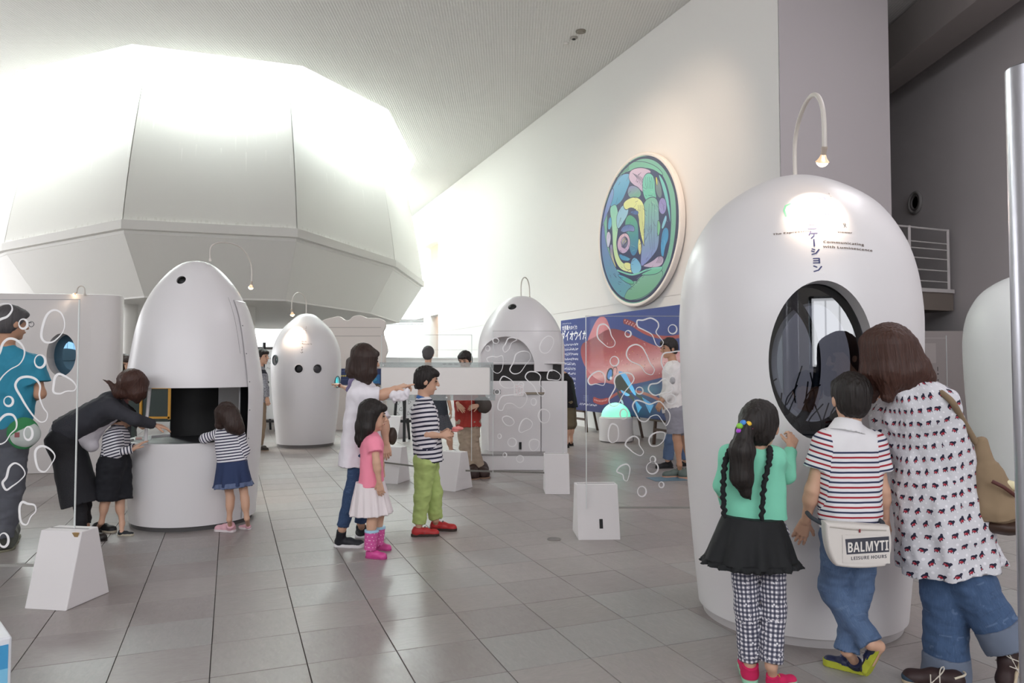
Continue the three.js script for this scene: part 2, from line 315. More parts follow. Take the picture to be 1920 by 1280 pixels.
// goose neck lamp: a thin rod bending over, a small halogen reflector lamp at its end. dir is where the arch leans, aim a point on the pod.
function gooseNeck(label, foot, top, end, r, watts, aim, big) {
  const t = thing('gooseneck_lamp', label, 'lamp', foot.toArray()), rel = (p) => p.clone().sub(foot);
  const f = V(0, -0.02, 0), e = rel(end), tp = rel(top);
  const q = [f], yl = tp.y * 0.5, yr = lerp(e.y, tp.y, 0.3);
  for (let i = 0; i <= 8; i++) { const k = (1 - Math.cos(Math.PI * i / 8)) / 2, y0 = i < 4 ? yl : yr; q.push(V(lerp(f.x, e.x, k), tp.y - (tp.y - y0) * (1 - Math.sin(Math.PI * i / 8)), lerp(f.z, e.z, k))); }
  q.push(e);
  const paint = M('#cfc8c0', 0.4);
  mesh('neck', tube(q, r, false, 60, 10), paint, t);
  mesh('foot_ring', cyl(r * 2.2, r * 1.6, 0.025, 0, -0.005, 0, 20), paint, t);
  const dirn = rel(aim).sub(e).normalize(), quat = new THREE.Quaternion().setFromUnitVectors(V(0, -1, 0), dirn);
  const place = (g, d) => { g.translate(0, -d, 0); g.applyQuaternion(quat); return at(g, e.x, e.y, e.z); };
  mesh('socket', [place(cyl(big * 0.35, big * 0.35, big * 1.1, 0, 0, 0, 20), big * 0.4), place(cyl(big * 0.42, big * 0.42, big * 0.2, 0, 0, 0, 20), big * 0.1)], M('#b7a99c', 0.4), t);
  const rf = [[0.32, 0], [0.5, -0.5], [0.82, -0.95], [0.9, -1.0], [0.86, -1.0], [0.46, -0.45], [0.28, -0.02]].map(([x, y]) => new THREE.Vector2(x * big, y * big));
  mesh('reflector', place(new THREE.LatheGeometry(rf, 28), big * 0.95), M('#e8dcc8', 0.2, { metalness: 0.6, emissive: '#ffc48a', emissiveIntensity: 0.5 }), t);
  mesh('lamp_lens', place(new THREE.SphereGeometry(big * 0.78, 24, 16, 0, Math.PI * 2, Math.PI / 2, Math.PI / 2), big * 1.86), M('#fff6e6', 0.3, { emissive: '#ffdcae', emissiveIntensity: 14 }), t);
  const s = new THREE.SpotLight(new THREE.Color(...WARM), watts, 0, 0.62, 0.9); s.position.copy(e).addScaledVector(dirn, big * 2.75);
  s.target.position.copy(s.position).add(dirn); t.add(s, s.target); s.castShadow = true; s.shadow.radius = 1;
  return t;
}
// hand built strokes for the Japanese lettering, on a 10 x 10 field
const GLYPH = {
  ダ: 'M4,1L1,5.5M3.2,2.8L8,2.8L6.5,7L3,10M3.5,5L6.8,7M8.2,0L8.8,1.2M9.4,-.4L10,.8', イ: 'M8,1L1,6M5,3.8L5,10', オ: 'M1,3.5L9.5,3.5M6.3,1L6.3,10L5,9.4M6,3.8L1,8.8',
  ウ: 'M5,.8L5,2.6M1.3,5.5L1.3,2.8L9,2.8L8,6.5L4,10', カ: 'M1,3.6L9,3.6L8.2,9.6L6.6,8.8M4.6,1L4.2,5L1,10', コ: 'M1.2,2L8.8,2L8.8,9M1,9L9,9', ミ: 'M2,1.5L8,3M2.3,4.5L7.6,5.8M1.5,7.6L8.2,9.6',
  ュ: 'M2.5,4.5L7,4.5L6.5,9M1,9L9,9', ニ: 'M2,3L8,3M1,8.5L9,8.5', ケ: 'M3,1L1,5.5M2.4,3.6L9.4,3.6M6.4,3.6L5.8,7L3,10', '|': 'M5,.5L5,9.5', シ: 'M2,1.8L4.4,3M1.3,4.6L3.7,5.8M1.6,9.3L5.5,8L9,3',
  ョ: 'M2,3.4L8,3.4L8,9.6M2.3,6.4L8,6.4M2,9.4L8,9.4', ン: 'M1.3,2L4.2,3.6M1.4,9.4L6,7.8L9.2,3',
  発: 'M1.5,1.2L4,1.2L1,4.5M2,.3L3,2M5.6,.5L9.3,4.4M8.5,.5L7,1.8M9.3,1.8L7.8,2.8M2.8,4.8L7.4,4.8M1,7L9,7M4,4.8L4,7.4L1.4,10M6.3,4.8L6.3,9.4L9.3,9.4L9.3,8.4',
  光: 'M5,.5L5,4.5M2,1.4L3,3.6M8,1.4L7,3.6M.8,5L9.2,5M4,5L3.6,7.5L1,10M6.2,5L6.2,9.4L9.4,9.4L9.4,8',
  世: 'M.6,4L9.4,4M5,1L5,7M7.4,1L7.4,7L5,7M2.4,1.4L2.4,9.4L9,9.4', 界: 'M2,1L8,1L8,5L2,5L2,1M2,3L8,3M5,1L5,5M5,5L1,8M5,5L9,8M3.8,7L3.4,10M6.4,7L6.4,10',
  最: 'M2.4,.6L7.6,.6L7.6,3.2L2.4,3.2L2.4,.6M2.4,1.9L7.6,1.9M.8,4.4L9.2,4.4M2,4.4L2,9M4.4,4.4L4.4,10M2,6L4.4,6M2,7.4L4.4,7.4M.8,9L4.6,8.8M5.4,6L9,6L5.2,10M5.8,7L9.4,10',
  大: 'M1,3.8L9,3.8M5,.8L4.8,4.6L1,9.8M5,4.2L9.2,9.8', の: 'M5,2.4L4,7.5L2.4,8.6L1.2,6.2L3,3L6,2.2L8.6,4L8.6,7L5.6,9.4',
};
function glyph(c, ch, x, y, s, weight, color) {                   // top left corner at x, y
  c.strokeStyle = color; c.lineWidth = weight; c.lineJoin = c.lineCap = 'round';
  for (const part of GLYPH[ch].split('M').slice(1)) {
    c.beginPath(); part.split('L').forEach((q, i) => { const [a, b] = q.split(',').map(Number); c[i ? 'lineTo' : 'moveTo'](x + a * s / 10, y + b * s / 10); }); c.stroke();
  }
}
function scribble(c, x, y, w, s, color, weight) {                 // a line of print too small to read in the photograph
  c.strokeStyle = color; c.lineWidth = weight;
  for (let k = 0; k < w; k += s * 1.05) { c.beginPath(); for (let q = 0; q < 4; q++) { const a = x + k + rr(0, s * 0.8), b = y + rr(0, s); c.moveTo(a, b); c.lineTo(a + rr(-0.5, 0.5) * s, b + rr(-0.4, 0.4) * s); } c.stroke(); }
}
function lettering(prof, a0, a1, h0, h1, W, H, draw, lift = 0.0015) {    // a transparent print on the pod's skin
  const rows = [], n = 24; for (let i = 0; i <= n; i++) { const h = lerp(h0, h1, i / n); rows.push(new THREE.Vector2(radiusAt(prof, h) + lift, h + lift * 0.5)); }
  const g = new THREE.LatheGeometry(rows, 40, a0, a1 - a0), uv = g.attributes.uv, pos = g.attributes.position;
  for (let i = 0; i < uv.count; i++) uv.setXY(i, uv.getX(i), (pos.getY(i) - h0) / (h1 - h0));
  const map = texture(W, H, draw); map.wrapS = map.wrapT = THREE.ClampToEdgeWrapping;
  return [g, new THREE.MeshStandardMaterial({ map, transparent: true, roughness: 0.5 })];
}
// LatheGeometry runs x = sin(phi), z = cos(phi), so phi = 0 faces +z, towards the photographer

const PR = profile([[0.05, 0.545], [0.41, 0.578], [1.03, 0.622], [1.5, 0.641], [1.7, 0.64], [1.91, 0.613], [2.07, 0.562], [2.254, 0.448], [2.372, 0.298], [2.451, 0.127], [2.47, 0.0]]);
const PL = profile([[0.04, 0.52], [0.58, 0.556], [1.0, 0.574], [1.215, 0.572], [1.48, 0.535], [1.75, 0.487], [1.911, 0.438], [2.085, 0.352], [2.25, 0.22], [2.33, 0.11], [2.355, 0.0]]);
const PS = profile([[0.05, 0.494], [0.7, 0.563], [1.27, 0.60], [1.5, 0.6], [1.735, 0.566], [2.02, 0.433], [2.2, 0.264], [2.307, 0.128], [2.335, 0.0]]);
const PD = profile([[0.02, 0.556], [0.7, 0.59], [1.29, 0.616], [1.75, 0.613], [2.06, 0.49], [2.29, 0.29], [2.386, 0.15], [2.415, 0.0]]);
// --- the large pod at the right with the oval porthole
const podR = [1.612, 0, -4.098];
{
  const t = thing('exhibit_pod', 'largest white egg shaped pod with an oval porthole and three people before it', 'pod', podR);
  const face = Math.atan2(-podR[0], -podR[2]) + 0.2, hd = V(Math.sin(face), 0, Math.cos(face));
  const hole = ovalTool(0.49, 0.78, 0.9, face, 1.41, 0.55), back = ovalTool(0.46, 0.74, 0.9, face + 2.75, 1.41, -0.0 + 0.55);
  mesh('shell', cut(shell(PR, 0.14), hole, back), podWhite, t);
  mesh('plinth', cyl(0.52, 0.535, 0.07, 0, 0.035, 0, 64), M('#c9c5c5', 0.5), t);
  // a tank inside: dark water between two panes, a ring round the far opening
  const rg = new THREE.TorusGeometry(1, 0.09, 12, 64); rg.scale(0.23, 0.4, 0.3);
  const liner = shell(PR.map((p) => new THREE.Vector2(Math.max(0.0005, p.x - 0.145), p.y * 0.985)), 0.01);
  mesh('liner', cut(liner, hole.clone(), back.clone()), M('#15181f', 0.4), t);
  const ringG = rg.clone(); ringG.lookAt(hd); at(ringG, -0.09 - hd.x * 0.12, 1.4, -hd.z * 0.12);
  mesh('inner_ring', ringG, M('#5d666c', 0.35), t);
  const pane = new THREE.CircleGeometry(1, 64); pane.scale(0.258, 0.402, 1); pane.lookAt(hd); at(pane, hd.x * 0.465, 1.41, hd.z * 0.465);
  mesh('porthole_glass', pane, new THREE.MeshPhysicalMaterial({ color: '#8f99a8', roughness: 0.015, transmission: 1, thickness: 0, ior: 1.9, side: THREE.DoubleSide }), t);
  const weed = [];
  for (let k = 0; k < 26; k++) { const a = rr(-0.24, 0.24), y = rr(0.96, 1.2), b = rr(-0.1, 0.15); weed.push(tube([V(a, y, b), V(a + rr(-0.03, 0.05), y + 0.06, b), V(a + rr(-0.02, 0.1), y + rr(0.1, 0.22), b)], 0.004, false, 8, 5)); }
  const bed = new THREE.SphereGeometry(0.42, 32, 12); bed.scale(1, 0.28, 1); weed.push(at(bed, 0, 0.9, 0));
  mesh('tank_bed', weed, M('#1c2b33', 0.7), t);
  const ph = (u, v) => { let p = P(u, v, 3.2), d = rayDir(u, v).normalize(); for (let i = 0; i < 60; i++) { const x = p.x - podR[0], z = p.z - podR[2], h = p.y, q = Math.hypot(x, z) - radiusAt(PR, h); p.addScaledVector(d, clamp(q * 0.6, -0.05, 0.1)); } return [Math.atan2(p.x - podR[0], p.z - podR[2]), p.y]; };
  const A0 = face - 0.95, A1 = face + 0.95, H0 = 1.78, H1 = 2.4, W = 1024, H = 640;
  const put = (u, v) => { const [a, h] = ph(u, v); return [(a - A0) / (A1 - A0) * W, (H1 - h) / (H1 - H0) * H]; };
  const [lg, lm] = lettering(PR, A0, A1, H0, H1, W, H, (c) => {
    const navy = '#33396f', brown = '#5a4636', sz = (u, v) => Math.abs(put(u, v)[1] - put(u, v + 19)[1]);
    [['発', 1540, 369], ['光', 1543, 388]].forEach(([g, u, v]) => { const [x, y] = put(u - 9, v), [x2] = put(u + 9, v); glyph(c, g, x, y, (x2 - x) * 0.95, 5, navy); });
    'コミュニケ|ション'.split('').forEach((g, k) => { const v = lerp(369, 496, k / 8), [x, y] = put(1506 + k * 2.2, v), [x2] = put(1524 + k * 2.2, v); glyph(c, g, x, y, Math.min((x2 - x), sz(1515, v)) * 0.98, 6, navy); });
    c.strokeStyle = '#8fe0b4'; c.lineWidth = 9; c.lineCap = 'round'; c.beginPath(); [[1474, 405], [1470, 394], [1473, 386], [1482, 382], [1495, 382]].forEach(([u, v], i) => c[i ? 'lineTo' : 'moveTo'](...put(u, v))); c.stroke();
    const line = (s, u0, v0, u1, v1, px) => { const [x0, y0] = put(u0, v0), [x1, y1] = put(u1, v1); c.save(); c.translate(x0, y0); c.rotate(Math.atan2(y1 - y0, x1 - x0)); c.font = `bold ${px}px sans-serif`; c.fillStyle = brown; const m = c.measureText(s).width; c.scale(Math.hypot(x1 - x0, y1 - y0) / m, 1); c.fillText(s, 0, 0); c.restore(); };
    line('Communicating', 1543, 455, 1620, 461, 17); line('with Luminescence', 1543, 464, 1636, 472, 17); line('The Expression', 1449, 441, 1520, 434, 13); line('viewer', 1570, 436, 1598, 438, 12);
    for (let k = 0; k < 9; k++) { const [x, y] = put(1553 + k * 1.9, 362 + k * 4.6); scribble(c, x, y, 8, 8, '#a8865c', 1.5); }
    const [ex, ey] = put(1580, 418); c.strokeStyle = '#777'; c.lineWidth = 2; c.beginPath(); c.moveTo(ex, ey); c.lineTo(ex + 12, ey + 26); c.moveTo(ex + 12, ey); c.lineTo(ex, ey + 26); c.arc(ex + 6, ey + 8, 6, 0, 7); c.stroke();
  });
  mesh('title_lettering', lg, lm, t);
  gooseNeck('white gooseneck lamp glowing over the largest pod', P(1491, 336, 4.1), P(1523, 191, 3.8), P(1546, 276, 3.45), 0.0115, 3, P(1524, 425, 3.65), 0.036);
}
// --- the tall pod at the left with the open work counter
const podL = [-2.886, 0, -6.573];
{
  const t = thing('exhibit_pod', 'tall white egg shaped pod at left with a dark open counter', 'pod', podL);
  const f = Math.atan2(-podL[0], -podL[2]), pi = Math.PI;
  const hole = new THREE.CylinderGeometry(0.04, 0.04, 0.16, 32); hole.rotateX(pi / 2); hole.lookAt(V(Math.sin(f - 0.25), 0.1, Math.cos(f - 0.25))); 
  const hp = (() => { const a = f - 0.42, h = 2.14, r = radiusAt(PL, h); return V(Math.sin(a) * r, h, Math.cos(a) * r); })(); at(hole, hp.x, hp.y, hp.z);
  mesh('hood', cut(shell(PL, 0.035, 1.205, 99), hole), podWhite, t);
  mesh('eye_hole', at(new THREE.SphereGeometry(0.044, 24, 16), hp.x * 0.83, hp.y - 0.02, hp.z * 0.83), black, t);
  mesh('counter', shell(PL, 0.03, 0.04, 0.74), podWhite, t);
  mesh('side_shell', shell(PL.map((p) => new THREE.Vector2(p.x + 0.012, p.y)), 0.1, 0.05, 1.98, f + 0.82, f + 2.7, 40), podWhite, t);
  mesh('counter_top', cyl(0.53, 0.53, 0.03, 0, 0.7, 0, 64), M('#24262a', 0.5), t);
  mesh('foot_ring', cyl(0.5, 0.5, 0.05, 0, 0.025, 0, 64), M('#4c4a4a', 0.6), t);
  const bp = new THREE.CylinderGeometry(0.5, 0.5, 0.5, 48, 1, true, f - 0.62 + 1.45, 2.75); at(bp, 0, 0.965, 0);
  mesh('back_panel', bp, black, t);
  mesh('dark_ceiling', cyl(0.53, 0.53, 0.02, 0, 1.22, 0, 48), black, t);
  const sa = f - 0.78, st = (h, k) => V(Math.sin(sa) * k, h, Math.cos(sa) * k);
  mesh('strut', tube([st(0.72, 0.535), st(0.95, 0.525), st(1.21, 0.5)], 0.014, false, 10, 8), podWhite, t);
  for (let k = 0; k < 6; k++) { const a = f + 0.86, h = 0.5 + k * 0.25, r = radiusAt(PL, h) + 0.012; const g = new THREE.SphereGeometry(0.006, 8, 6); mesh('screw', at(g, Math.sin(a) * r, h, Math.cos(a) * r), steel, t); }
  const seam = []; for (let k = 0; k <= 10; k++) { const h = lerp(1.5, 2.0, k / 10), a = f + 0.74 - k * 0.004, r = radiusAt(PL, h); seam.push(V(Math.sin(a) * r, h, Math.cos(a) * r)); }
  mesh('access_seam', tube(seam, 0.0015, false, 20, 5), M('#6d6a6e', 0.6), t);
  gooseNeck('thin gooseneck lamp curving down behind the open left pod', P(394, 486, 6.57), P(428, 454, 6.75), P(472, 528, 7.1), 0.006, 3, P(445, 700, 7.3), 0.03);
  const card = thing('instruction_card', 'small white printed card standing on the open pod counter', 'card', P(268, 815, 6.25).setY(0.745).toArray(), f);
  mesh('card_face', at(new THREE.BoxGeometry(0.13, 0.006, 0.1).rotateX(0.25), 0, 0.02, 0), M('#e9ecea', 0.5), card);
  mesh('card_picture', at(new THREE.BoxGeometry(0.05, 0.008, 0.05).rotateX(0.25), -0.03, 0.022, 0.005), M('#a34a3c', 0.5), card);
}
// --- the small pod with three round windows
const podS = [-3.65, 0, -12.792];
{
  const t = thing('exhibit_pod', 'small white egg shaped pod with round windows and a lit crown', 'pod', podS);
  const f = Math.atan2(-podS[0], -podS[2]);
  const wins = [[-1.05, 1.5, 0.085], [-0.21, 1.35, 0.075], [0.31, 1.35, 0.082], [1.1, 1.12, 0.1]];
  mesh('shell', cut(shell(PS, 0.06), ...wins.map(([a, h, r]) => ovalTool(r * 2, r * 2, 0.3, f + a, h, 0.57))), podWhite, t);
  mesh('foot_ring', cyl(0.48, 0.48, 0.06, 0, 0.03, 0, 48), M('#6f6b69', 0.6), t);
  wins.forEach(([a, h, r], k) => {
    const d = V(Math.sin(f + a), 0, Math.cos(f + a)), g = new THREE.SphereGeometry(r * 1.02, 24, 12); g.scale(1, 1, 0.35); g.lookAt(d);
    const glow = k === 3, m = glow ? M('#5fd0d0', 0.2, { emissive: '#4fd8e0', emissiveIntensity: 0.55 }) : k === 1 ? black : M(k ? '#4a484a' : '#16312f', 0.15);
    mesh(glow ? 'screen_window' : 'window_lens', at(g, d.x * 0.54, h, d.z * 0.54), m, t);
    const rg = new THREE.TorusGeometry(r, 0.008, 10, 32); rg.lookAt(d); mesh('window_ring', at(rg, d.x * (radiusAt(PS, h)), h, d.z * radiusAt(PS, h)), k === 0 || k === 3 ? M('#2d4248', 0.4) : podWhite, t);
  });
  const [lg, lm] = lettering(PS, f - 0.6, f + 0.35, 1.55, 2.15, 256, 256, (c) => {
    for (let k = 0; k < 9; k++) scribble(c, 120, 50 + k * 21, 10, 14, '#5a4432', 3);
    for (let k = 0; k < 4; k++) scribble(c, 150, 30 + k * 14, 8, 9, '#7a6248', 2);
    for (let k = 0; k < 5; k++) scribble(c, 80, 60 + k * 16, 8, 9, '#7a6248', 2);
    scribble(c, 60, 140, 100, 6, '#6a5340', 1.5); scribble(c, 110, 158, 90, 6, '#6a5340', 1.5);
  });
  mesh('title_lettering', lg, lm, t);
  gooseNeck('small gooseneck lamp glowing over the pod with round windows', P(574, 588, 12.79), P(560, 550, 12.6), P(547, 580, 12.2), 0.009, 3.5, P(553, 625, 12.3), 0.045);
}
// --- the pod behind the acrylic sheet: arched recess, dark slot, cabinet
const podD = [0.134, 0, -10.423];
{
  const t = thing('exhibit_pod', 'white pod with an arched recess, seen through the bubble printed sheet', 'pod', podD);
  const arch = new THREE.Shape(); arch.moveTo(-0.5, 1.3); arch.lineTo(-0.5, 1.42); arch.quadraticCurveTo(-0.44, 1.79, -0.1, 1.8); arch.quadraticCurveTo(0.2, 1.79, 0.29, 1.45); arch.lineTo(0.29, 1.3);
  const ag = new THREE.ExtrudeGeometry(arch, { depth: 0.6, bevelEnabled: false, curveSegments: 20 }); at(ag, -0.12, 0, 0.24);
  const front = box(2, 1.4, 0.6, 0, 0.62, 0.72), eye = new THREE.CylinderGeometry(0.06, 0.06, 0.6, 32); eye.rotateX(Math.PI / 2 - 0.5); at(eye, -0.13, 2.24, 0.35);
  mesh('shell', cut(solid(PD), ag, front, eye), podWhite, t);
  mesh('eye_hole', at(new THREE.SphereGeometry(0.066, 24, 16), -0.125, 2.2, 0.27), black, t);
  mesh('slot', box(0.98, 0.23, 0.1, 0.06, 1.3, 0.395), M('#1d191a', 0.65), t);
  mesh('hood_edge', box(1.16, 0.02, 0.16, 0.02, 1.435, 0.46, 0.006), podWhite, t);
  mesh('cabinet_panel', box(0.72, 1.0, 0.05, -0.1, 0.69, 0.45, 0.012), podWhite, t);
  mesh('cabinet_panel', box(0.36, 1.14, 0.05, 0.45, 0.62, 0.44, 0.012), podWhite, t);
  mesh('handle', box(0.27, 0.03, 0.03, 0.18, 1.02, 0.5, 0.008), M('#8d8272', 0.4, { metalness: 0.4 }), t);
  mesh('keyhole_plate', box(0.035, 0.1, 0.012, -0.02, 0.3, 0.482), black, t);
  mesh('latch', box(0.1, 0.06, 0.02, -0.34, 1.04, 0.48, 0.005), M('#8b8b8b', 0.4), t);
  mesh('step', box(0.86, 0.2, 0.4, -0.12, 0.1, 0.55, 0.01), podWhite, t);
  mesh('step_edge', box(0.88, 0.025, 0.42, -0.12, 0.21, 0.55, 0.006), M('#9b9796', 0.5), t);
  const nt = texture(128, 96, (c) => { c.fillStyle = '#efecec'; c.fillRect(0, 0, 128, 96); for (let k = 0; k < 6; k++) scribble(c, 20 + k * 16, 8, 4, 8, '#b04a55', 2); for (let k = 0; k < 6; k++) for (let j = 0; j < 6; j++) scribble(c, 18 + k * 16, 22 + j * 11, 6, 8, k % 2 ? '#b04a55' : '#888', 2); });
  mesh('notice', box(0.14, 0.16, 0.006, -0.04, 1.06, 0.48), new THREE.MeshStandardMaterial({ map: nt, roughness: 0.6 }), t);
  const [lg, lm] = lettering(PD.map((p) => new THREE.Vector2(0.237, p.y)), -0.7, 0.3, 1.5, 1.7, 256, 96, (c) => { for (let k = 0; k < 3; k++) scribble(c, 20, 16 + k * 24, 210 - k * 20, 14 - k * 2, '#6a5a50', 2.5 - k * 0.5); });
  gooseNeck('thin gooseneck lamp bent backwards over the pod with arched recess', P(977, 556, 10.42), P(985, 520, 10.6), P(993, 556, 10.8), 0.008, 2, P(1000, 700, 11.1), 0.03);
}
// --- pod cut by the right edge of the picture
{
  const t = thing('exhibit_pod', 'plain white egg shaped pod behind the steel pole at right', 'pod', [6.05, 0, -8.5]);
  mesh('shell', shell(PR.map((p) => new THREE.Vector2(p.x * 0.97, p.y)), 0.1), M('#dfe2e0', 0.45, { clearcoat: 0.3, clearcoatRoughness: 0.3 }), t); mesh('plinth', cyl(0.5, 0.52, 0.06, 0, 0.03, 0, 48), M('#b9b6b5', 0.5), t);
}
// --- broad curved exhibit block at the left edge with its own porthole
{
  const p = P(140, 688, 9.6), t = thing('exhibit_block', 'broad white rounded exhibit block with an oval porthole behind the left sheet', 'exhibit', [p.x, 0, p.z]);
  const sh = new THREE.Shape(); sh.moveTo(-3, 1.1); sh.lineTo(-0.2, 0.95); sh.quadraticCurveTo(0.1, 0.85, 0.3, 0.5); sh.quadraticCurveTo(0.56, 0.2, 0.56, 0.05); sh.quadraticCurveTo(0.54, -0.1, 0.3, -0.14); sh.lineTo(-3, -0.5); sh.closePath();
  const g = new THREE.ExtrudeGeometry(sh, { depth: 2.31, bevelEnabled: true, bevelSize: 0.015, bevelThickness: 0.015, bevelSegments: 2, curveSegments: 16 }); g.rotateX(-Math.PI / 2); at(g, 0, 0.015, 0);
  const hole = ovalTool(0.36, 0.56, 0.9, 0.2, 1.54, 0.1); at(hole, -0.1, 0, 0.0);
  mesh('block', cut(g, hole), M('#d8d3d1', 0.55), t);
  const gl = new THREE.SphereGeometry(1, 32, 20); gl.scale(0.2, 0.3, 0.06); gl.rotateY(0.2); at(gl, -0.15, 1.54, -0.08);
  mesh('porthole_glass', gl, new THREE.MeshPhysicalMaterial({ color: '#5a7f96', roughness: 0.05, metalness: 0.75 }), t);
  const q = P(150, 560, 9.4);
  gooseNeck('small lamp peeping over the top of the left exhibit block', V(q.x + 0.06, 2.34, q.z), V(q.x + 0.02, 2.44, q.z), V(q.x - 0.04, 2.36, q.z), 0.008, 0.12, V(q.x - 0.1, 2.3, q.z + 0.02), 0.022);
}
// ---------------------------------------------------------------- clear sheets printed with bubbles, their wedge feet and rails
const inkWhite = M('#f3f1f1', 0.55), footWhite = M('#e2dede', 0.6), rail = M('#a3a19c', 0.35, { metalness: 0.3 });
function wedge(label, p, turn, w, slot, worn) {
  const t = thing('wedge_block', label, 'stand', [p.x, 0, p.z], turn);
  const sh = new THREE.Shape([[-0.165, 0], [0.165, 0], [0.062, 0.41], [-0.062, 0.41]].map(([x, y]) => new THREE.Vector2(x, y)));
  const g = new THREE.ExtrudeGeometry(sh, { depth: w - 0.012, bevelEnabled: true, bevelSize: 0.006, bevelThickness: 0.006, bevelSegments: 2 }); g.rotateY(Math.PI / 2); at(g, -w / 2 + 0.006, 0.006, 0);
  mesh('wedge_body', g, footWhite, t);
  mesh('top_groove', box(w * 0.92, 0.006, 0.014, 0, 0.421, 0), M('#8f8b8a', 0.6), t);
  if (slot) mesh('slot', at(new THREE.BoxGeometry(0.028, 0.075, 0.012).rotateX(-0.246), 0.02, 0.12, 0.137), black, t);
  if (worn) mesh('chipped_corner', at(new THREE.ConeGeometry(0.026, 0.05, 3).rotateX(Math.PI), w / 2 - 0.03, 0.392, 0.068), M('#c2a06c', 0.8), t);
  return t;
}
function blobPts(px, toPlane) { return px.map(([u, v]) => toPlane(u, v)); }
function ribbon(pts, n, w0, w1) {                                 // a printed line, thicker on one side, raised a hair
  const c = new THREE.CatmullRomCurve3(pts, true), N = n * 8, z = pts[0].z, pos = [], idx = [];
  for (let i = 0; i < N; i++) {
    const p = c.getPoint(i / N), d = c.getTangent(i / N), nx = -d.y, ny = d.x, w = lerp(w0, w1, 0.5 + 0.5 * Math.sin(i / N * 6.283 + 1)) / 2;
    for (const [s, h] of [[1, 0.0012], [-1, 0.0012], [1, -0.0002], [-1, -0.0002]]) pos.push(p.x + nx * w * s, p.y + ny * w * s, z + h);
    const a = i * 4, b = ((i + 1) % N) * 4; idx.push(a, b, b + 1, a, b + 1, a + 1, a + 2, b + 3, b + 2, a + 2, a + 3, b + 3, a, a + 2, b + 2, a, b + 2, b, a + 1, b + 1, b + 3, a + 1, b + 3, a + 3);
  }
  const g = new THREE.BufferGeometry(); g.setAttribute('position', new THREE.Float32BufferAttribute(pos, 3)); g.setIndex(idx); g.computeVertexNormals(); return g;
}
function sheet(label, uL, uR, vTop, Z, yBot, blobs, turn = 0, wt = [0.006, 0.015]) {
  const l = P(uL, vTop, Z), r = P(uR, vTop, Z), w = r.x - l.x, y1 = l.y;
  const t = thing('acrylic_sheet', label, 'sheet', [(l.x + r.x) / 2, 0, -Z]);
  mesh('clear_pane', box(w, y1 - yBot, 0.008, 0, (y1 + yBot) / 2, 0), clear, t);
  const e = M('#dfe4e2', 0.25);
  for (const s of [-1, 1]) mesh('pane_edge', box(0.006, y1 - yBot, 0.009, s * (w / 2 + 0.003), (y1 + yBot) / 2, 0), e, t);
  mesh('pane_edge', box(w + 0.012, 0.004, 0.009, 0, y1 + 0.002, 0), M('#a9a5a4', 0.3), t);
  const local = (u, v) => { const p = P(u, v, Z - 0.005); return V(p.x - t.position.x, p.y, 0.005); };
  for (const b of blobs) {
    const pts = typeof b[0] === 'number' ? Array.from({ length: 9 }, (_, k) => local(b[0] + Math.cos(k / 9 * 6.283) * b[2], b[1] + Math.sin(k / 9 * 6.283) * b[3])) : b.map(([u, v]) => local(u, v));
    mesh('bubble_outline', ribbon(pts, pts.length, wt[0], wt[1]), inkWhite, t);
  }
  return t;
}
const q4 = (x, y) => [x / 4, 540 + y / 4];
sheet('clear bubble printed sheet in front of the person in teal', -330, 148, 562, 4.32, 0.2, [
  [[-20, 615], [0, 599], [14, 593], [23, 580], [20, 571], [8, 569], [-10, 575], [-30, 590]], [43.5, 607, 8, 9],
  [[78, 632], [82, 605], [90, 588], [102, 581], [114, 586], [121, 603], [119, 620], [109, 633], [98, 641], [85, 641]],
  [[0, 660], [6, 643], [16, 635], [28, 636], [40, 645], [46, 657], [44, 671], [36, 683], [20, 692], [8, 702], [0, 712], [-12, 730], [-18, 700]],
  [75, 677, 10, 12], [[29, 722], [36, 710], [50, 706], [66, 710], [75, 722], [74, 742], [82, 765], [89, 775], [86, 788], [77, 791], [66, 783], [52, 765], [40, 745]],
  [[101, 720], [104, 706], [110, 701], [122, 705], [137, 715], [143, 725], [139, 732], [125, 733], [112, 738], [101, 735]],
  [16, 752, 8.5, 9], [[0, 787], [12, 777], [24, 778], [31, 790], [30, 803], [20, 813], [10, 828], [-2, 832], [-14, 815]],
  [53, 812, 8, 12.5], [[66, 850], [70, 840], [80, 836], [95, 843], [103, 855], [96, 870], [84, 884], [73, 880]],
  [[5, 905], [12, 895], [18, 875], [28, 868], [40, 874], [47, 888], [38, 900], [22, 912], [12, 918]],
  [[37, 950], [42, 941], [52, 944], [65, 947], [67, 958], [58, 968], [50, 983], [41, 980]], [7, 1012, 9, 13]]);
{
  const w = P(96, 1143, 4.15); wedge('white wedge foot with a chipped corner in the left foreground', V(-2.63, 0, -4.32), -0.16, 0.27, false, true);
  const b = thing('sheet_rail', 'thin grey rail running left from the chipped wedge foot', 'rail', [-3.8, 0.2, -4.34]);
  mesh('rod', bar(V(-1.2, 0, 0.0), V(1.08, 0, 0), 0.016, 0.016), rail, b);
  mesh('end_cap', box(0.02, 0.026, 0.026, -1.2, 0, 0), rail, b);
}
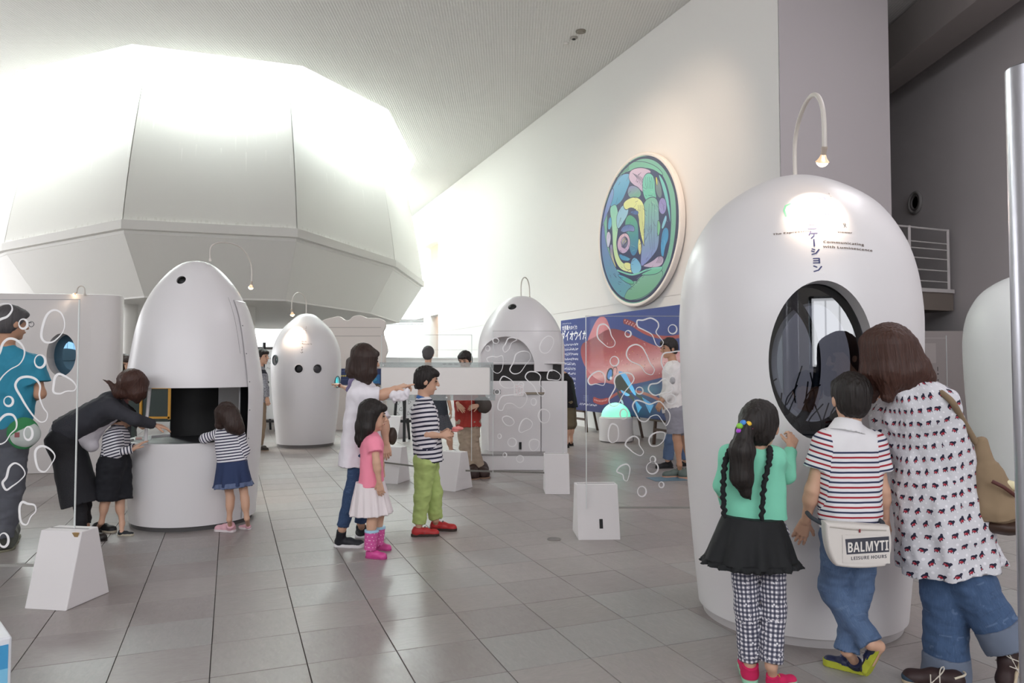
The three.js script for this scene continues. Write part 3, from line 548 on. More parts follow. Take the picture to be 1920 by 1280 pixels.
// right hand sheet in front of the squid board
const a3 = (x, y) => [1030 + x / 3.2, 560 + y / 3.2];
sheet('clear bubble printed sheet between the small slotted foot and the large pod', 1099, 1400, 593, 5.85, 0.24, [
  [a3(287, 205), a3(300, 160), a3(330, 152), a3(360, 180), a3(372, 220), a3(395, 262), a3(385, 285), a3(355, 290), a3(320, 265), a3(292, 235)], [1177.5, 625.5, 5.6, 6],
  [a3(528, 130), a3(560, 128), a3(610, 116), a3(650, 140), a3(655, 165), a3(640, 200), a3(662, 230), a3(684, 262), a3(665, 288), a3(642, 275), a3(615, 215), a3(570, 188), a3(530, 165)],
  [1261, 617, 8, 8.5], [a3(463, 325), a3(480, 290), a3(520, 274), a3(555, 290), a3(580, 330), a3(605, 385), a3(630, 425), a3(615, 455), a3(580, 445), a3(545, 400), a3(490, 375), a3(467, 350)],
  [1152, 677, 8, 9], [a3(232, 490), a3(260, 450), a3(300, 434), a3(325, 450), a3(335, 490), a3(325, 518), a3(280, 510), a3(245, 515)],
  [a3(390, 495), a3(400, 465), a3(440, 445), a3(490, 450), a3(508, 480), a3(480, 525), a3(455, 555), a3(435, 590), a3(405, 640), a3(370, 640), a3(358, 605), a3(375, 570), a3(395, 530)],
  [1199, 732, 6.5, 6.5], [a3(595, 545), a3(605, 515), a3(650, 505), a3(690, 480), a3(720, 500), a3(745, 540), a3(720, 560), a3(680, 565), a3(630, 578)],
  [a3(672, 380), a3(685, 330), a3(730, 320), a3(790, 315), a3(830, 340), a3(800, 380), a3(760, 440), a3(720, 452), a3(690, 425)],
  [a3(500, 640), a3(520, 610), a3(555, 615), a3(600, 632), a3(660, 615), a3(695, 650), a3(722, 690), a3(720, 730), a3(700, 760), a3(680, 735), a3(650, 698), a3(610, 705), a3(580, 735), a3(545, 730), a3(520, 690)],
  [a3(598, 845), a3(615, 815), a3(660, 798), a3(692, 805), a3(688, 845), a3(650, 880), a3(610, 880)], [a3(425, 700), a3(430, 670), a3(450, 662), a3(468, 685), a3(460, 715), a3(440, 722)],
  [a3(456, 875), a3(475, 840), a3(510, 824), a3(535, 840), a3(540, 875), a3(565, 920), a3(548, 940), a3(510, 925), a3(480, 900)],
  [1224, 861, 5, 6], [1223, 877, 11, 11], [a3(405, 1035), a3(425, 1005), a3(465, 992), a3(482, 1010), a3(480, 1050), a3(465, 1092), a3(448, 1085), a3(440, 1055)],
  [1240, 908.5, 4.6, 5.3], [1203.5, 921, 8, 9.5], [a3(358, 780), a3(375, 750), a3(405, 762), a3(415, 800), a3(405, 850), a3(375, 862), a3(357, 845)], [1258, 748, 9, 9]], 0, [0.006, 0.012]);
wedge('white wedge foot with a small black slot in front of the large pod', V(0.69, 0, -5.98), 0.05, 0.34, true);
{
  const b = thing('sheet_rail', 'thin grey rail between the slotted foot and the large pod', 'rail', [1.3, 0.24, -5.9]);
  mesh('rod', bar(V(-0.5, 0, 0), V(1.0, 0, 0), 0.016, 0.016), rail, b); mesh('end_cap', box(0.02, 0.026, 0.026, 1.0, 0, 0), rail, b);
}
// middle pair of sheets
const a4 = (x, y) => [700 + x / 3.047, 500 + y / 3.047];
sheet('clear bubble printed sheet in front of the pod with arched recess', 925, 1055, 621, 8.0, 0.22, [
  [a4(682, 420), a4(690, 408), a4(712, 412), a4(716, 425), a4(705, 437), a4(690, 435)], [a4(770, 410), a4(755, 440), a4(740, 465), a4(750, 487), a4(775, 470), a4(790, 435), a4(820, 415), a4(795, 405)],
  [914.5, 653, 4, 5], [a4(648, 525), a4(675, 512), a4(705, 515), a4(735, 508), a4(742, 540), a4(730, 595), a4(708, 608), a4(685, 595), a4(665, 555)],
  [a4(780, 590), a4(800, 545), a4(815, 500), a4(850, 482), a4(890, 490), a4(898, 520), a4(870, 560), a4(835, 605), a4(800, 610)], [a4(950, 465), a4(965, 420), a4(1000, 395), a4(1028, 410), a4(1025, 450), a4(995, 490), a4(965, 490)],
  [a4(995, 640), a4(1005, 595), a4(1035, 592), a4(1070, 620), a4(1060, 645), a4(1020, 645)], [a4(868, 630), a4(885, 602), a4(930, 602), a4(955, 625), a4(950, 670), a4(980, 710), a4(970, 738), a4(945, 730), a4(915, 680)],
  [a4(722, 660), a4(740, 626), a4(765, 632), a4(800, 660), a4(803, 685), a4(770, 692), a4(740, 685)], [977, 721, 5, 4.6], [932, 734.5, 5, 4.6],
  [a4(712, 790), a4(735, 740), a4(775, 732), a4(820, 728), a4(860, 715), a4(878, 745), a4(865, 785), a4(835, 805), a4(790, 780), a4(755, 785), a4(735, 820), a4(715, 815)],
  [1000.5, 753, 5, 6.6], [a4(737, 865), a4(760, 852), a4(795, 868), a4(805, 890), a4(785, 908), a4(755, 900)], [a4(832, 935), a4(850, 880), a4(875, 866), a4(908, 890), a4(900, 920), a4(865, 938), a4(845, 946)],
  [a4(942, 850), a4(960, 815), a4(990, 818), a4(1008, 840), a4(995, 885), a4(965, 890)], [936.5, 817.5, 3.4, 4.3], [960, 829, 8, 8], [a4(892, 1000), a4(912, 985), a4(945, 995), a4(942, 1030), a4(915, 1052), a4(897, 1040)],
  [946.5, 852.5, 3.4, 4], [975, 860, 6.6, 6.5]], 0, [0.006, 0.013]);
{
  const lab = 'clear plain sheet carrying the long white banner board behind the two children';
  const t = sheet(lab, 716, 884, 628, 8.5, 0.28, []);
  const q = P(817, 714, 7.9), b = thing('banner_board', 'long blank white board in a clear frame behind the boy in stripes', 'board', [q.x, q.y, q.z]);
  const w = (920 - 714) * 7.9 / FOC, h = 52 * 7.9 / FOC;
  mesh('board', box(w - 0.02, h, 0.02, 0, 0, 0, 0.004), M('#ece7e3', 0.5), b);
  const fr = new THREE.MeshPhysicalMaterial({ color: '#dfe3e3', roughness: 0.25, transmission: 0.8, thickness: 0 });
  mesh('clear_frame', [box(w + 0.04, 0.055, 0.03, 0.01, h / 2 + 0.024, 0), box(w + 0.06, 0.062, 0.03, 0.02, -h / 2 - 0.028, 0), box(0.03, h, 0.03, w / 2 + 0.008, 0, 0)], fr, b);
  for (const [x, y] of [[-w / 2 + 0.03, -h / 2 - 0.03], [0.12, -h / 2 - 0.03], [w / 2 - 0.02, -h / 2 - 0.03], [-w / 2 + 0.03, h / 2 + 0.02]]) mesh('screw', at(new THREE.SphereGeometry(0.009, 10, 8), x, y, 0.017), M('#efeff0', 0.3), b);
  for (const x of [-w / 2 + 0.1, w / 2 - 0.32]) mesh('bracket', box(0.03, 0.06, 0.6, x, 0, -0.31), rail, b);
  wedge('white wedge foot beside the long banner board sheet, hidden by the girl in pink', P(740, 899, 8.75).setY(0), -0.3, 0.25);
  wedge('white wedge foot by the green trousers of the boy', P(852, 905, 8.25).setY(0), -0.55, 0.27);
  wedge('white wedge foot standing square before the pod with arched recess', P(1043, 905, 8.05).setY(0), 0.02, 0.27);
  wedge('far white wedge foot seen between the woman and the boy', P(744, 812, 14.2).setY(0), -0.5, 0.3);
  for (const [u0, v0, Z0, u1, v1, Z1, l] of [[714, 866, 8.6, 800, 876, 8.25, 'thin dark rail low behind the girl in pink'], [873, 882, 8.1, 1024, 886, 8.02, 'thin dark rail between the two feet before the arched pod']]) {
    const a = P(u0, v0, Z0), c = P(u1, v1, Z1), m = a.clone().add(c).multiplyScalar(0.5), b2 = thing('sheet_rail', l, 'rail', m.toArray());
    mesh('rod', bar(a.clone().sub(m), c.clone().sub(m), 0.014, 0.018), M('#77756f', 0.4), b2); mesh('end_cap', box(0.02, 0.026, 0.026, c.x - m.x, c.y - m.y, c.z - m.z), rail, b2);
  }
}
// ---------------------------------------------------------------- squid board on easels before the long wall
const boardD = 7.2, bs = (u) => sOf(onWall(u, 690, boardD)), bs0 = bs(1053), bLen = 4.7;
{
  const y0 = 0.46, y1 = 2.43, t0 = along(bs0, boardD);
  const b = thing('picture_board', 'large dark blue picture board of a red squid and a diver', 'board', [t0.x, 0, t0.z], Math.atan2(wD.z, -wD.x));   // local +x runs toward the photographer
  const W = 2048, H = Math.round(W * (y1 - y0) / bLen);
  const to = (u, v) => { const p = onWall(u, v, boardD); return [(bs0 - sOf(p)) / bLen * W, (y1 - p.y) / (y1 - y0) * H]; };
  const z = (x, y) => to(1040 + x / 5.82, 580 + y / 5.82);
  const map = texture(W, H, (c) => {
    const path = (pts, fill, close = true) => { c.beginPath(); const q = pts.map(([x, y]) => z(x, y)); c.moveTo((q[0][0] + q[q.length - 1][0]) / 2, (q[0][1] + q[q.length - 1][1]) / 2); for (let i = 0; i < q.length; i++) { const n = q[(i + 1) % q.length]; c.quadraticCurveTo(q[i][0], q[i][1], (q[i][0] + n[0]) / 2, (q[i][1] + n[1]) / 2); } c.closePath(); c.fillStyle = fill; c.fill(); };
    const poly = (pts, fill) => { c.beginPath(); pts.forEach(([x, y], i) => c[i ? 'lineTo' : 'moveTo'](...z(x, y))); c.closePath(); c.fillStyle = fill; c.fill(); };
    const curve = (pts, w, col) => { c.beginPath(); const q = pts.map(([x, y]) => z(x, y)); c.moveTo(...q[0]); for (let i = 1; i < q.length - 1; i++) c.quadraticCurveTo(...q[i], (q[i][0] + q[i + 1][0]) / 2, (q[i][1] + q[i + 1][1]) / 2); c.lineTo(...q[q.length - 1]); c.lineWidth = w; c.strokeStyle = col; c.lineCap = 'round'; c.stroke(); };
    const bg = c.createLinearGradient(0, 0, 0, H); bg.addColorStop(0, '#2c4288'); bg.addColorStop(1, '#232a66'); c.fillStyle = bg; c.fillRect(0, 0, W, H);
    // tentacles with suckers
    curve([[770, 125], [830, 145], [900, 200], [1000, 260], [1130, 300], [1250, 310], [1400, 290], [1700, 180]], 26, '#a8473f'); curve([[770, 130], [850, 150], [890, 180]], 44, '#8e2f33');
    curve([[440, 985], [500, 1010], [580, 990], [660, 930], [760, 880], [850, 890], [960, 905], [1080, 950], [1200, 1010], [1500, 1150]], 24, '#a8473f'); curve([[440, 985], [500, 1015], [575, 995]], 52, '#a3302f');
    c.fillStyle = '#f2d6cd'; for (let k = 0; k < 9; k++) { c.beginPath(); c.ellipse(...z(lerp(445, 575, k / 8), 985 + Math.sin(k / 8 * 3.1) * 15), 5, 8, 0, 0, 7); c.fill(); c.beginPath(); c.ellipse(...z(lerp(775, 890, k / 8), 118 + k * 6 + (k % 2) * 22), 5, 7, 0.4, 0, 7); c.fill(); }
    // fins, mantle, arms
    path([[345, 380], [420, 200], [480, 85], [545, 75], [580, 110], [620, 230], [640, 340], [480, 380]], '#c4737a'); path([[345, 380], [400, 330], [560, 320], [640, 330], [640, 400]], '#8d4a52');
    path([[345, 620], [360, 760], [395, 830], [470, 800], [640, 800], [560, 700]], '#c06a70');
    const mg = c.createLinearGradient(...z(600, 230), ...z(640, 820)); mg.addColorStop(0, '#7d2b33'); mg.addColorStop(0.42, '#a8474a'); mg.addColorStop(0.66, '#cf8a8c'); mg.addColorStop(0.8, '#e6b4b4'); mg.addColorStop(1, '#a54e54');
    path([[300, 380], [345, 350], [450, 300], [600, 200], [760, 230], [950, 330], [1160, 420], [1420, 470], [1700, 430], [1700, 640], [1400, 700], [1160, 745], [950, 800], [760, 830], [600, 810], [450, 760], [340, 640], [285, 480]], mg);
    for (let k = 0; k < 320; k++) { const x = rr(330, 1500), y = rr(300, 760), [a, b2] = z(x, y); if (y < 300 + Math.max(0, 500 - x) * 0.2 || y < 210 + (x - 600) * 0.3) continue; c.fillStyle = ['#f3d9d4', '#f3d9d4', '#6e2028', '#e7c24b', '#4e1520'][k % 5]; c.beginPath(); c.arc(a, b2, rr(1.2, 4), 0, 7); c.fill(); }
    // the diver
    poly([[795, 880], [870, 950], [905, 1000], [880, 1010], [800, 940]], '#34352f'); poly([[890, 900], [990, 970], [975, 1000], [860, 920]], '#34352f');
    path([[655, 780], [660, 720], [720, 700], [770, 740], [830, 830], [840, 900], [780, 920], [700, 880], [660, 830]], '#33362f');
    path([[690, 670], [760, 680], [800, 720], [830, 790], [870, 850], [905, 950], [860, 920], [800, 820], [740, 730]], '#69aee8'); path([[720, 870], [780, 900], [840, 935], [790, 950], [740, 910]], '#7cbdf0');
    path([[570, 760], [575, 690], [600, 640], [635, 635], [645, 670], [640, 740], [605, 785]], '#2d3238'); path([[580, 750], [588, 690], [612, 650], [636, 660], [632, 730], [610, 770]], '#5d93d6'); path([[605, 760], [610, 735], [630, 728], [636, 750], [622, 772]], '#e8eef0');
    curve([[645, 720], [640, 650], [665, 620], [690, 640], [685, 690]], 7, '#23262a'); poly([[690, 870], [745, 960], [765, 1040], [745, 1040], [690, 910]], '#3a3b33'); path([[720, 985], [745, 980], [765, 1040], [740, 1030]], '#cfe4f4');
    poly([[875, 970], [960, 1065], [918, 1130]], '#63a8e6'); poly([[960, 955], [1090, 1040], [1045, 1135]], '#63a8e6'); c.strokeStyle = '#2e5f9e'; c.lineWidth = 3; for (const [x, y, a, b2] of [[885, 985, 925, 1100], [975, 975, 1050, 1110], [885, 985, 950, 1060], [975, 975, 1080, 1045]]) { c.beginPath(); c.moveTo(...z(x, y)); c.lineTo(...z(a, b2)); c.stroke(); }
    // lettering
    '世界最大のイカ'.split('').forEach((g, k) => { const [x, y] = z(88 + k * 23.5, 178 - k * 1.5), [x2, y2] = z(88 + k * 23.5 + 22, 218); glyph(c, g, x, y, Math.min(x2 - x, 60), 6.5, '#f4f3f4'); });
    'ダイオウイカ'.split('').forEach((g, k) => { const [x, y] = z(78 + k * 46.5, 240 - k * 2), [x2] = z(78 + k * 46.5 + 44, 320); glyph(c, g, x, y, x2 - x, 13, '#ffffff'); });
    for (let k = 0; k < 10; k++) { const [x, y] = z(108, 378 + k * 52), [x2] = z(k < 4 ? 258 : 232, 400); scribble(c, x, y, x2 - x, 17, '#eceaf0', 4.5); if (k % 3) scribble(c, x + 60, y - 11, 90, 7, '#d9d8e4', 1.5); }
    scribble(c, ...z(88, 155), 190, 10, '#e0dfe8', 2.5); scribble(c, ...z(280, 1020), 330, 15, '#e9e8ee', 4); for (let k = 0; k < 4; k++) scribble(c, ...z(320, 935 + k * 18), 100, 7, '#9aa3c8', 1.5);
  });
  const face = new THREE.MeshStandardMaterial({ map, roughness: 0.45 }), edge = M('#2b376f', 0.6), g = box(bLen, y1 - y0, 0.03, bLen / 2, (y0 + y1) / 2, 0);
  const bd = new THREE.Mesh(g, [edge, edge, edge, edge, face, edge]); bd.name = 'printed_board'; bd.castShadow = bd.receiveShadow = true; b.add(bd);
  const wood = M('#4a362b', 0.6);
  [[0.75, 'left'], [2.55, 'middle'], [4.0, 'hidden']].forEach(([x, w]) => {
    const L = (X, Y, Z2) => V(X, Y, Z2), o = along(bs0 - x, boardD), e = thing('easel', 'brown wooden easel under the ' + (w === 'left' ? 'lettered left' : w === 'middle' ? 'middle' : 'far right') + ' part of the squid board', 'easel', [o.x, 0, o.z], b.rotation.y);
    for (const s of [-1, 1]) mesh('leg', bar(L(s * 0.36, 0, -0.04), L(s * 0.12, 1.9, -0.05), 0.05, 0.035), wood, e);
    mesh('leg', bar(L(0, 0, -0.5), L(0, 1.8, -0.09), 0.045, 0.035), wood, e);
    mesh('crossbar', bar(L(-0.32, 0.27, -0.035), L(0.32, 0.27, -0.035), 0.03, 0.045), wood, e); mesh('ledge', bar(L(-0.36, 0.44, 0.0), L(0.36, 0.44, 0.0), 0.1, 0.03), wood, e);
  });
}
// ---------------------------------------------------------------- round painted disc on the long wall
{
  const c0 = onWall(1196, 432, WD - 0.09), R = 1.54, d = thing('wall_disc', 'round blue and green abstract painting in a white rim on the long wall', 'painting', c0.toArray(), Math.atan2(wD.z, -wD.x));
  const rimG = new THREE.LatheGeometry([[0, -0.06], [R - 0.02, -0.06], [R, -0.04], [R, 0.045], [R - 0.015, 0.06], [R - 0.06, 0.06], [R - 0.07, 0.045], [0, 0.045]].map(([x, y]) => new THREE.Vector2(x, y)), 96); rimG.rotateX(Math.PI / 2);
  mesh('rim', rimG, M('#e9e0d8', 0.5), d);
  const S = 1400, to = (x, y) => { const p = onWall(1100 + x / 4, 270 + y / 4, WD - 0.09).sub(c0), s = -p.dot(wD); return [S / 2 + s / R * S / 2, S / 2 - p.y / R * S / 2]; };
  const map = texture(S, S, (c) => {
    const ink = '#2b3050';
    const blob = (pts, c0_, c1, lw = 7) => { const mx = pts.reduce((a, b) => a + b[0], 0) / pts.length, my = pts.reduce((a, b) => a + b[1], 0) / pts.length, q = pts.map(([x, y]) => to(mx + (x - mx) * 1.13, my + (y - my) * 1.1)), n = q.length; c.beginPath(); c.moveTo((q[0][0] + q[n - 1][0]) / 2, (q[0][1] + q[n - 1][1]) / 2); for (let i = 0; i < n; i++) { const k = q[(i + 1) % n]; c.quadraticCurveTo(q[i][0], q[i][1], (q[i][0] + k[0]) / 2, (q[i][1] + k[1]) / 2); } c.closePath(); const ys = q.map((p) => p[1]), gr = c.createLinearGradient(0, Math.min(...ys), 0, Math.max(...ys)); gr.addColorStop(0, c0_); gr.addColorStop(1, c1 ?? c0_); c.fillStyle = gr; c.fill(); if (lw) { c.lineWidth = lw; c.strokeStyle = ink; c.stroke(); } };
    const vein = (pts, w = 5, col = ink) => { const q = pts.map(([x, y]) => to(x, y)); c.beginPath(); c.moveTo(...q[0]); for (let i = 1; i < q.length - 1; i++) c.quadraticCurveTo(...q[i], (q[i][0] + q[i + 1][0]) / 2, (q[i][1] + q[i + 1][1]) / 2); c.lineTo(...q[q.length - 1]); c.lineWidth = w; c.strokeStyle = col; c.lineCap = 'round'; c.stroke(); };
    c.fillStyle = ink; c.fillRect(0, 0, S, S);
    blob([[105, 560], [150, 380], [250, 200], [400, 110], [520, 130], [600, 200], [650, 330], [670, 500], [660, 700], [620, 900], [560, 1010], [480, 1130], [380, 1185], [280, 1180], [180, 1080], [110, 930], [85, 760]], '#7ab3a0', '#74ad97', 0);
    blob([[200, 420], [260, 250], [400, 150], [540, 190], [620, 330], [640, 560], [620, 800], [560, 930], [430, 1010], [300, 1000], [210, 850], [180, 620]], '#333c66', '#2d3358', 0);
    blob([[95, 600], [140, 600], [150, 760], [200, 900], [260, 1000], [350, 1080], [330, 1170], [220, 1130], [130, 1000], [90, 820]], '#6f73b8', '#5c9fa9', 4); blob([[380, 1080], [420, 1010], [560, 960], [590, 1000], [520, 1110], [420, 1180], [300, 1190], [330, 1110]], '#7db19c', '#6ca583', 5);
    blob([[200, 300], [240, 230], [330, 205], [335, 260], [300, 350], [270, 420], [190, 470], [195, 380]], '#7cb4d6', '#4b95bb'); blob([[160, 200], [300, 130], [420, 105], [540, 150], [590, 230], [480, 150], [330, 180], [220, 250]], '#77ae99', '#79c3a6', 5);
    for (let k = 0; k < 5; k++) vein([[130, 560 - k * 25], [180, 400 - k * 20], [215, 270 - k * 12], [330, 170 - k * 9]], 4); for (let k = 0; k < 6; k++) vein([[560 + k * 10, 200 + k * 20], [610 + k * 6, 300 + k * 14], [640 + k * 3, 420 + k * 20]], 5);
    blob([[195, 310], [120, 520], [105, 650], [150, 540], [210, 380]], '#7fa3cf', '#6f73b8', 5); blob([[560, 200], [620, 290], [650, 450], [655, 600], [640, 500], [600, 330]], '#7cc7bb', '#6fb7c2', 5);
    blob([[335, 240], [350, 180], [420, 160], [480, 175], [500, 195], [460, 230], [450, 300], [470, 380], [430, 330], [360, 280]], '#d3bcd0', '#b9a4c4'); for (let k = 0; k < 6; k++) vein([[360 + k * 14, 200 + k * 6], [400 + k * 10, 235 + k * 9], [385 + k * 12, 265 + k * 8]], 5);
    blob([[450, 230], [490, 200], [530, 240], [530, 330], [545, 400], [490, 440], [450, 380], [440, 300]], '#79c5b7', '#6ec0a4'); for (let k = 0; k < 5; k++) vein([[460 + k * 16, 230], [455 + k * 16, 270], [470 + k * 11, 320]], 4);
    blob([[320, 350], [340, 295], [400, 310], [425, 360], [400, 395], [340, 395]], '#8c86bd', '#6cae86'); blob([[545, 230], [580, 290], [590, 370], [570, 395], [545, 350], [540, 290]], '#7d8a8c', '#667a80', 5); blob([[540, 230], [552, 232], [555, 300], [545, 280]], '#e3d86a', '#c8c960', 3);
    blob([[565, 430], [590, 390], [620, 410], [625, 480], [600, 525], [570, 500]], '#9186bd', '#8d8ac2'); blob([[590, 680], [610, 630], [640, 640], [640, 720], [615, 770], [600, 880], [580, 800]], '#4389b8', '#4aa0d0'); blob([[620, 520], [630, 560], [600, 640], [585, 620]], '#7db4d8', '#86c3cf', 5);
    blob([[450, 430], [550, 400], [560, 560], [560, 760], [520, 830], [440, 915], [425, 890], [445, 700], [440, 560]], '#79b59d', '#8089c8'); blob([[555, 560], [580, 600], [570, 680], [555, 690]], '#74a982', '#7bc095', 4); for (let k = 0; k < 3; k++) vein([[490 + k * 22, 440], [480 + k * 24, 600], [500 + k * 14, 800]], 3);
    blob([[235, 470], [250, 560], [245, 660], [230, 760], [260, 880], [330, 910], [420, 960], [330, 960], [250, 930], [210, 820], [205, 620], [185, 500], [210, 475]], '#86c9b9', '#dfe2a0', 5);
    blob([[240, 520], [280, 450], [320, 460], [320, 520], [285, 580], [245, 640], [235, 580]], '#8fbcd6', '#9ac4d2'); blob([[290, 440], [360, 395], [420, 410], [450, 480], [440, 700], [445, 770], [410, 640], [400, 500], [350, 470], [310, 500]], '#dbe09c', '#d8de8f'); for (let k = 0; k < 5; k++) vein([[400 + k * 9, 450], [412 + k * 7, 560], [405 + k * 9, 690]], 3);
    blob([[300, 590], [330, 530], [380, 560], [400, 620], [400, 800], [350, 850], [320, 700]], '#5aa77f', '#3b79ae', 5); blob([[340, 500], [400, 490], [400, 530], [355, 520]], '#4a6aa6', '#3a558c', 4); blob([[265, 650], [300, 605], [365, 610], [370, 660], [330, 650], [290, 665]], '#4b6ba6', '#8b90c2', 5);
    blob([[240, 760], [260, 690], [310, 670], [335, 720], [330, 790], [290, 830], [255, 810]], '#d8b6c4', '#b9a2c8'); for (let k = 0; k < 5; k++) blob([[270 + k * 8, 720 + k * 7], [300 + k * 3, 695 + k * 8], [325 - k * 5, 735 + k * 3], [300 - k * 2, 790 - k * 7], [272 + k * 5, 770 - k * 3]], k % 2 ? '#e0d98d' : '#c5b2cb', '#7f86ba', 6);
    blob([[250, 830], [300, 850], [340, 870], [320, 890], [270, 880]], '#3f83b7', '#4d99c0', 4); blob([[290, 900], [345, 905], [345, 960], [300, 950]], '#d9db8f', '#dfe0a8', 3); blob([[345, 900], [375, 855], [420, 910], [425, 960], [380, 995], [350, 970]], '#6aa7d2', '#86c0d6');
    blob([[410, 700], [430, 780], [415, 850], [400, 780]], '#dfe08f', '#cfc98e', 3); blob([[430, 930], [520, 890], [560, 850], [600, 860], [590, 920], [540, 940]], '#b7a4c2', '#c9b8cf'); for (let k = 0; k < 5; k++) vein([[545 + k * 9, 905], [560 + k * 8, 880], [565 + k * 9, 850]], 4);
    blob([[150, 700], [170, 650], [190, 700], [165, 800]], '#cdbfd6', '#c8cfe0', 4); blob([[170, 560], [190, 540], [195, 620], [165, 650]], '#4f95ca', '#6fb0d4', 5); blob([[180, 770], [200, 760], [205, 860], [235, 950], [190, 870]], '#8c86bd', '#dcd884', 4);
    blob([[430, 990], [520, 950], [600, 930], [560, 990], [450, 1000]], '#79c3a6', '#6cb89a', 5); vein([[240, 960], [330, 1000], [400, 990], [480, 950], [590, 940]], 16, '#7cc7b5'); blob([[240, 990], [300, 1010], [370, 1050], [350, 1075], [280, 1040]], '#4aa0d0', '#5fb07c', 5);
    for (let k = 0; k < 150; k++) { const a = rr(0, 6.283), r = rr(0.2, 0.92) * S / 2, x = S / 2 + Math.cos(a) * r * 0.95, y = S / 2 + Math.sin(a) * r, L = rr(20, 90), b = a + 1.57 + rr(-0.5, 0.5), bend = rr(-25, 25); c.strokeStyle = k % 4 ? 'rgba(43,48,80,0.75)' : 'rgba(190,220,214,0.5)'; c.lineWidth = rr(1.5, 5); c.beginPath(); c.moveTo(x, y); c.quadraticCurveTo(x + Math.cos(b) * L / 2 + bend, y + Math.sin(b) * L / 2, x + Math.cos(b) * L, y + Math.sin(b) * L); c.stroke(); }
    c.lineWidth = 22; c.strokeStyle = ink; c.beginPath(); c.arc(S / 2, S / 2, S / 2 - 20, 0, 7); c.stroke();
  });
  const f = new THREE.CircleGeometry(R - 0.07, 96); mesh('painted_face', at(f, 0, 0, 0.0475), new THREE.MeshStandardMaterial({ map, roughness: 0.5 }), d);
}
// ---------------------------------------------------------------- glowing green dome on its drum
{
  const t = thing('glowing_dome', 'pale green glowing dome on a white drum before the squid board', 'lamp', [1.93, 0, -13.42]);
  mesh('drum', new THREE.LatheGeometry([[0, 0.02], [0.3, 0.02], [0.31, 0.03], [0.31, 0.44], [0.3, 0.45], [0, 0.45]].map(([x, y]) => new THREE.Vector2(x, y)), 48), podWhite, t);
  mesh('foot_ring', cyl(0.29, 0.29, 0.03, 0, 0.015, 0, 40), M('#7d7a79', 0.6), t);
  const g = new THREE.SphereGeometry(0.27, 40, 20, 0, Math.PI * 2, 0, Math.PI / 2); at(g, 0, 0.45, 0);
  mesh('glowing_shade', g, M('#bff0df', 0.4, { emissive: '#58e0b0', emissiveIntensity: 0.72 }), t);
  mesh('rim', at(new THREE.TorusGeometry(0.275, 0.012, 8, 48).rotateX(Math.PI / 2), 0, 0.455, 0), podWhite, t);
  const l = new THREE.PointLight(new THREE.Color(0.35, 1, 0.75), 0.15); l.position.set(0, 0.95, 0.1); l.castShadow = true; t.add(l);
}
// ---------------------------------------------------------------- steel pole and printed box at the picture's edges
{
  const a = P(1926, 129, 2.0), b = P(1945, 1250, 2.0), t = thing('steel_pole', 'brushed steel pole with an open top at the right edge', 'pole', [a.x, 0, a.z]);
  const g = new THREE.CylinderGeometry(0.053, 0.053, a.y, 48, 1, false); at(g, 0, a.y / 2, 0);
  mesh('tube', g, M('#b9b9c0', 0.28, { metalness: 0.85 }), t);
  mesh('tube_mouth', cyl(0.048, 0.048, 0.004, 0, a.y + 0.002, 0, 40), M('#4c4c50', 0.5), t);
  mesh('base_flange', cyl(0.12, 0.12, 0.012, 0, 0.006, 0, 40), M('#a9a9ae', 0.35, { metalness: 0.8 }), t);
  mesh('grub_screw', at(new THREE.SphereGeometry(0.004, 10, 8), -0.032, a.y - 0.207, 0.042), black, t); mesh('rivet', at(new THREE.SphereGeometry(0.003, 10, 8), -0.008, a.y - 0.21, 0.052), M('#e8e8ec', 0.2, { metalness: 0.8 }), t);
}
{
  const c = P(23, 1192, 2.25), t = thing('printed_box', 'white display box with a blue printed front in the bottom left corner', 'box', [c.x, 0, c.z], 0.764);
  const map = texture(512, 512, (x, w) => { const g = x.createLinearGradient(0, 0, w, w); g.addColorStop(0, '#4fb1df'); g.addColorStop(1, '#3a8cc4'); x.fillStyle = g; x.fillRect(0, 0, w, w); x.fillStyle = 'rgba(150,212,240,0.75)'; x.fillRect(0, 70, w, 46); x.fillStyle = '#7a4a7d'; x.beginPath(); x.ellipse(446, 130, 62, 26, 0.3, 0, 7); x.fill(); x.fillStyle = '#4e3c73'; x.beginPath(); x.ellipse(410, 174, 22, 16, 0, 0, 7); x.fill(); });
  mesh('box_body', box(0.5, c.y, 0.34, -0.25, c.y / 2, -0.17, 0.008), M('#e4e6ea', 0.5), t);
  mesh('printed_front', box(0.472, c.y - 0.03, 0.004, -0.246, c.y / 2 - 0.007, 0.002), new THREE.MeshStandardMaterial({ map, roughness: 0.45 }), t);
}
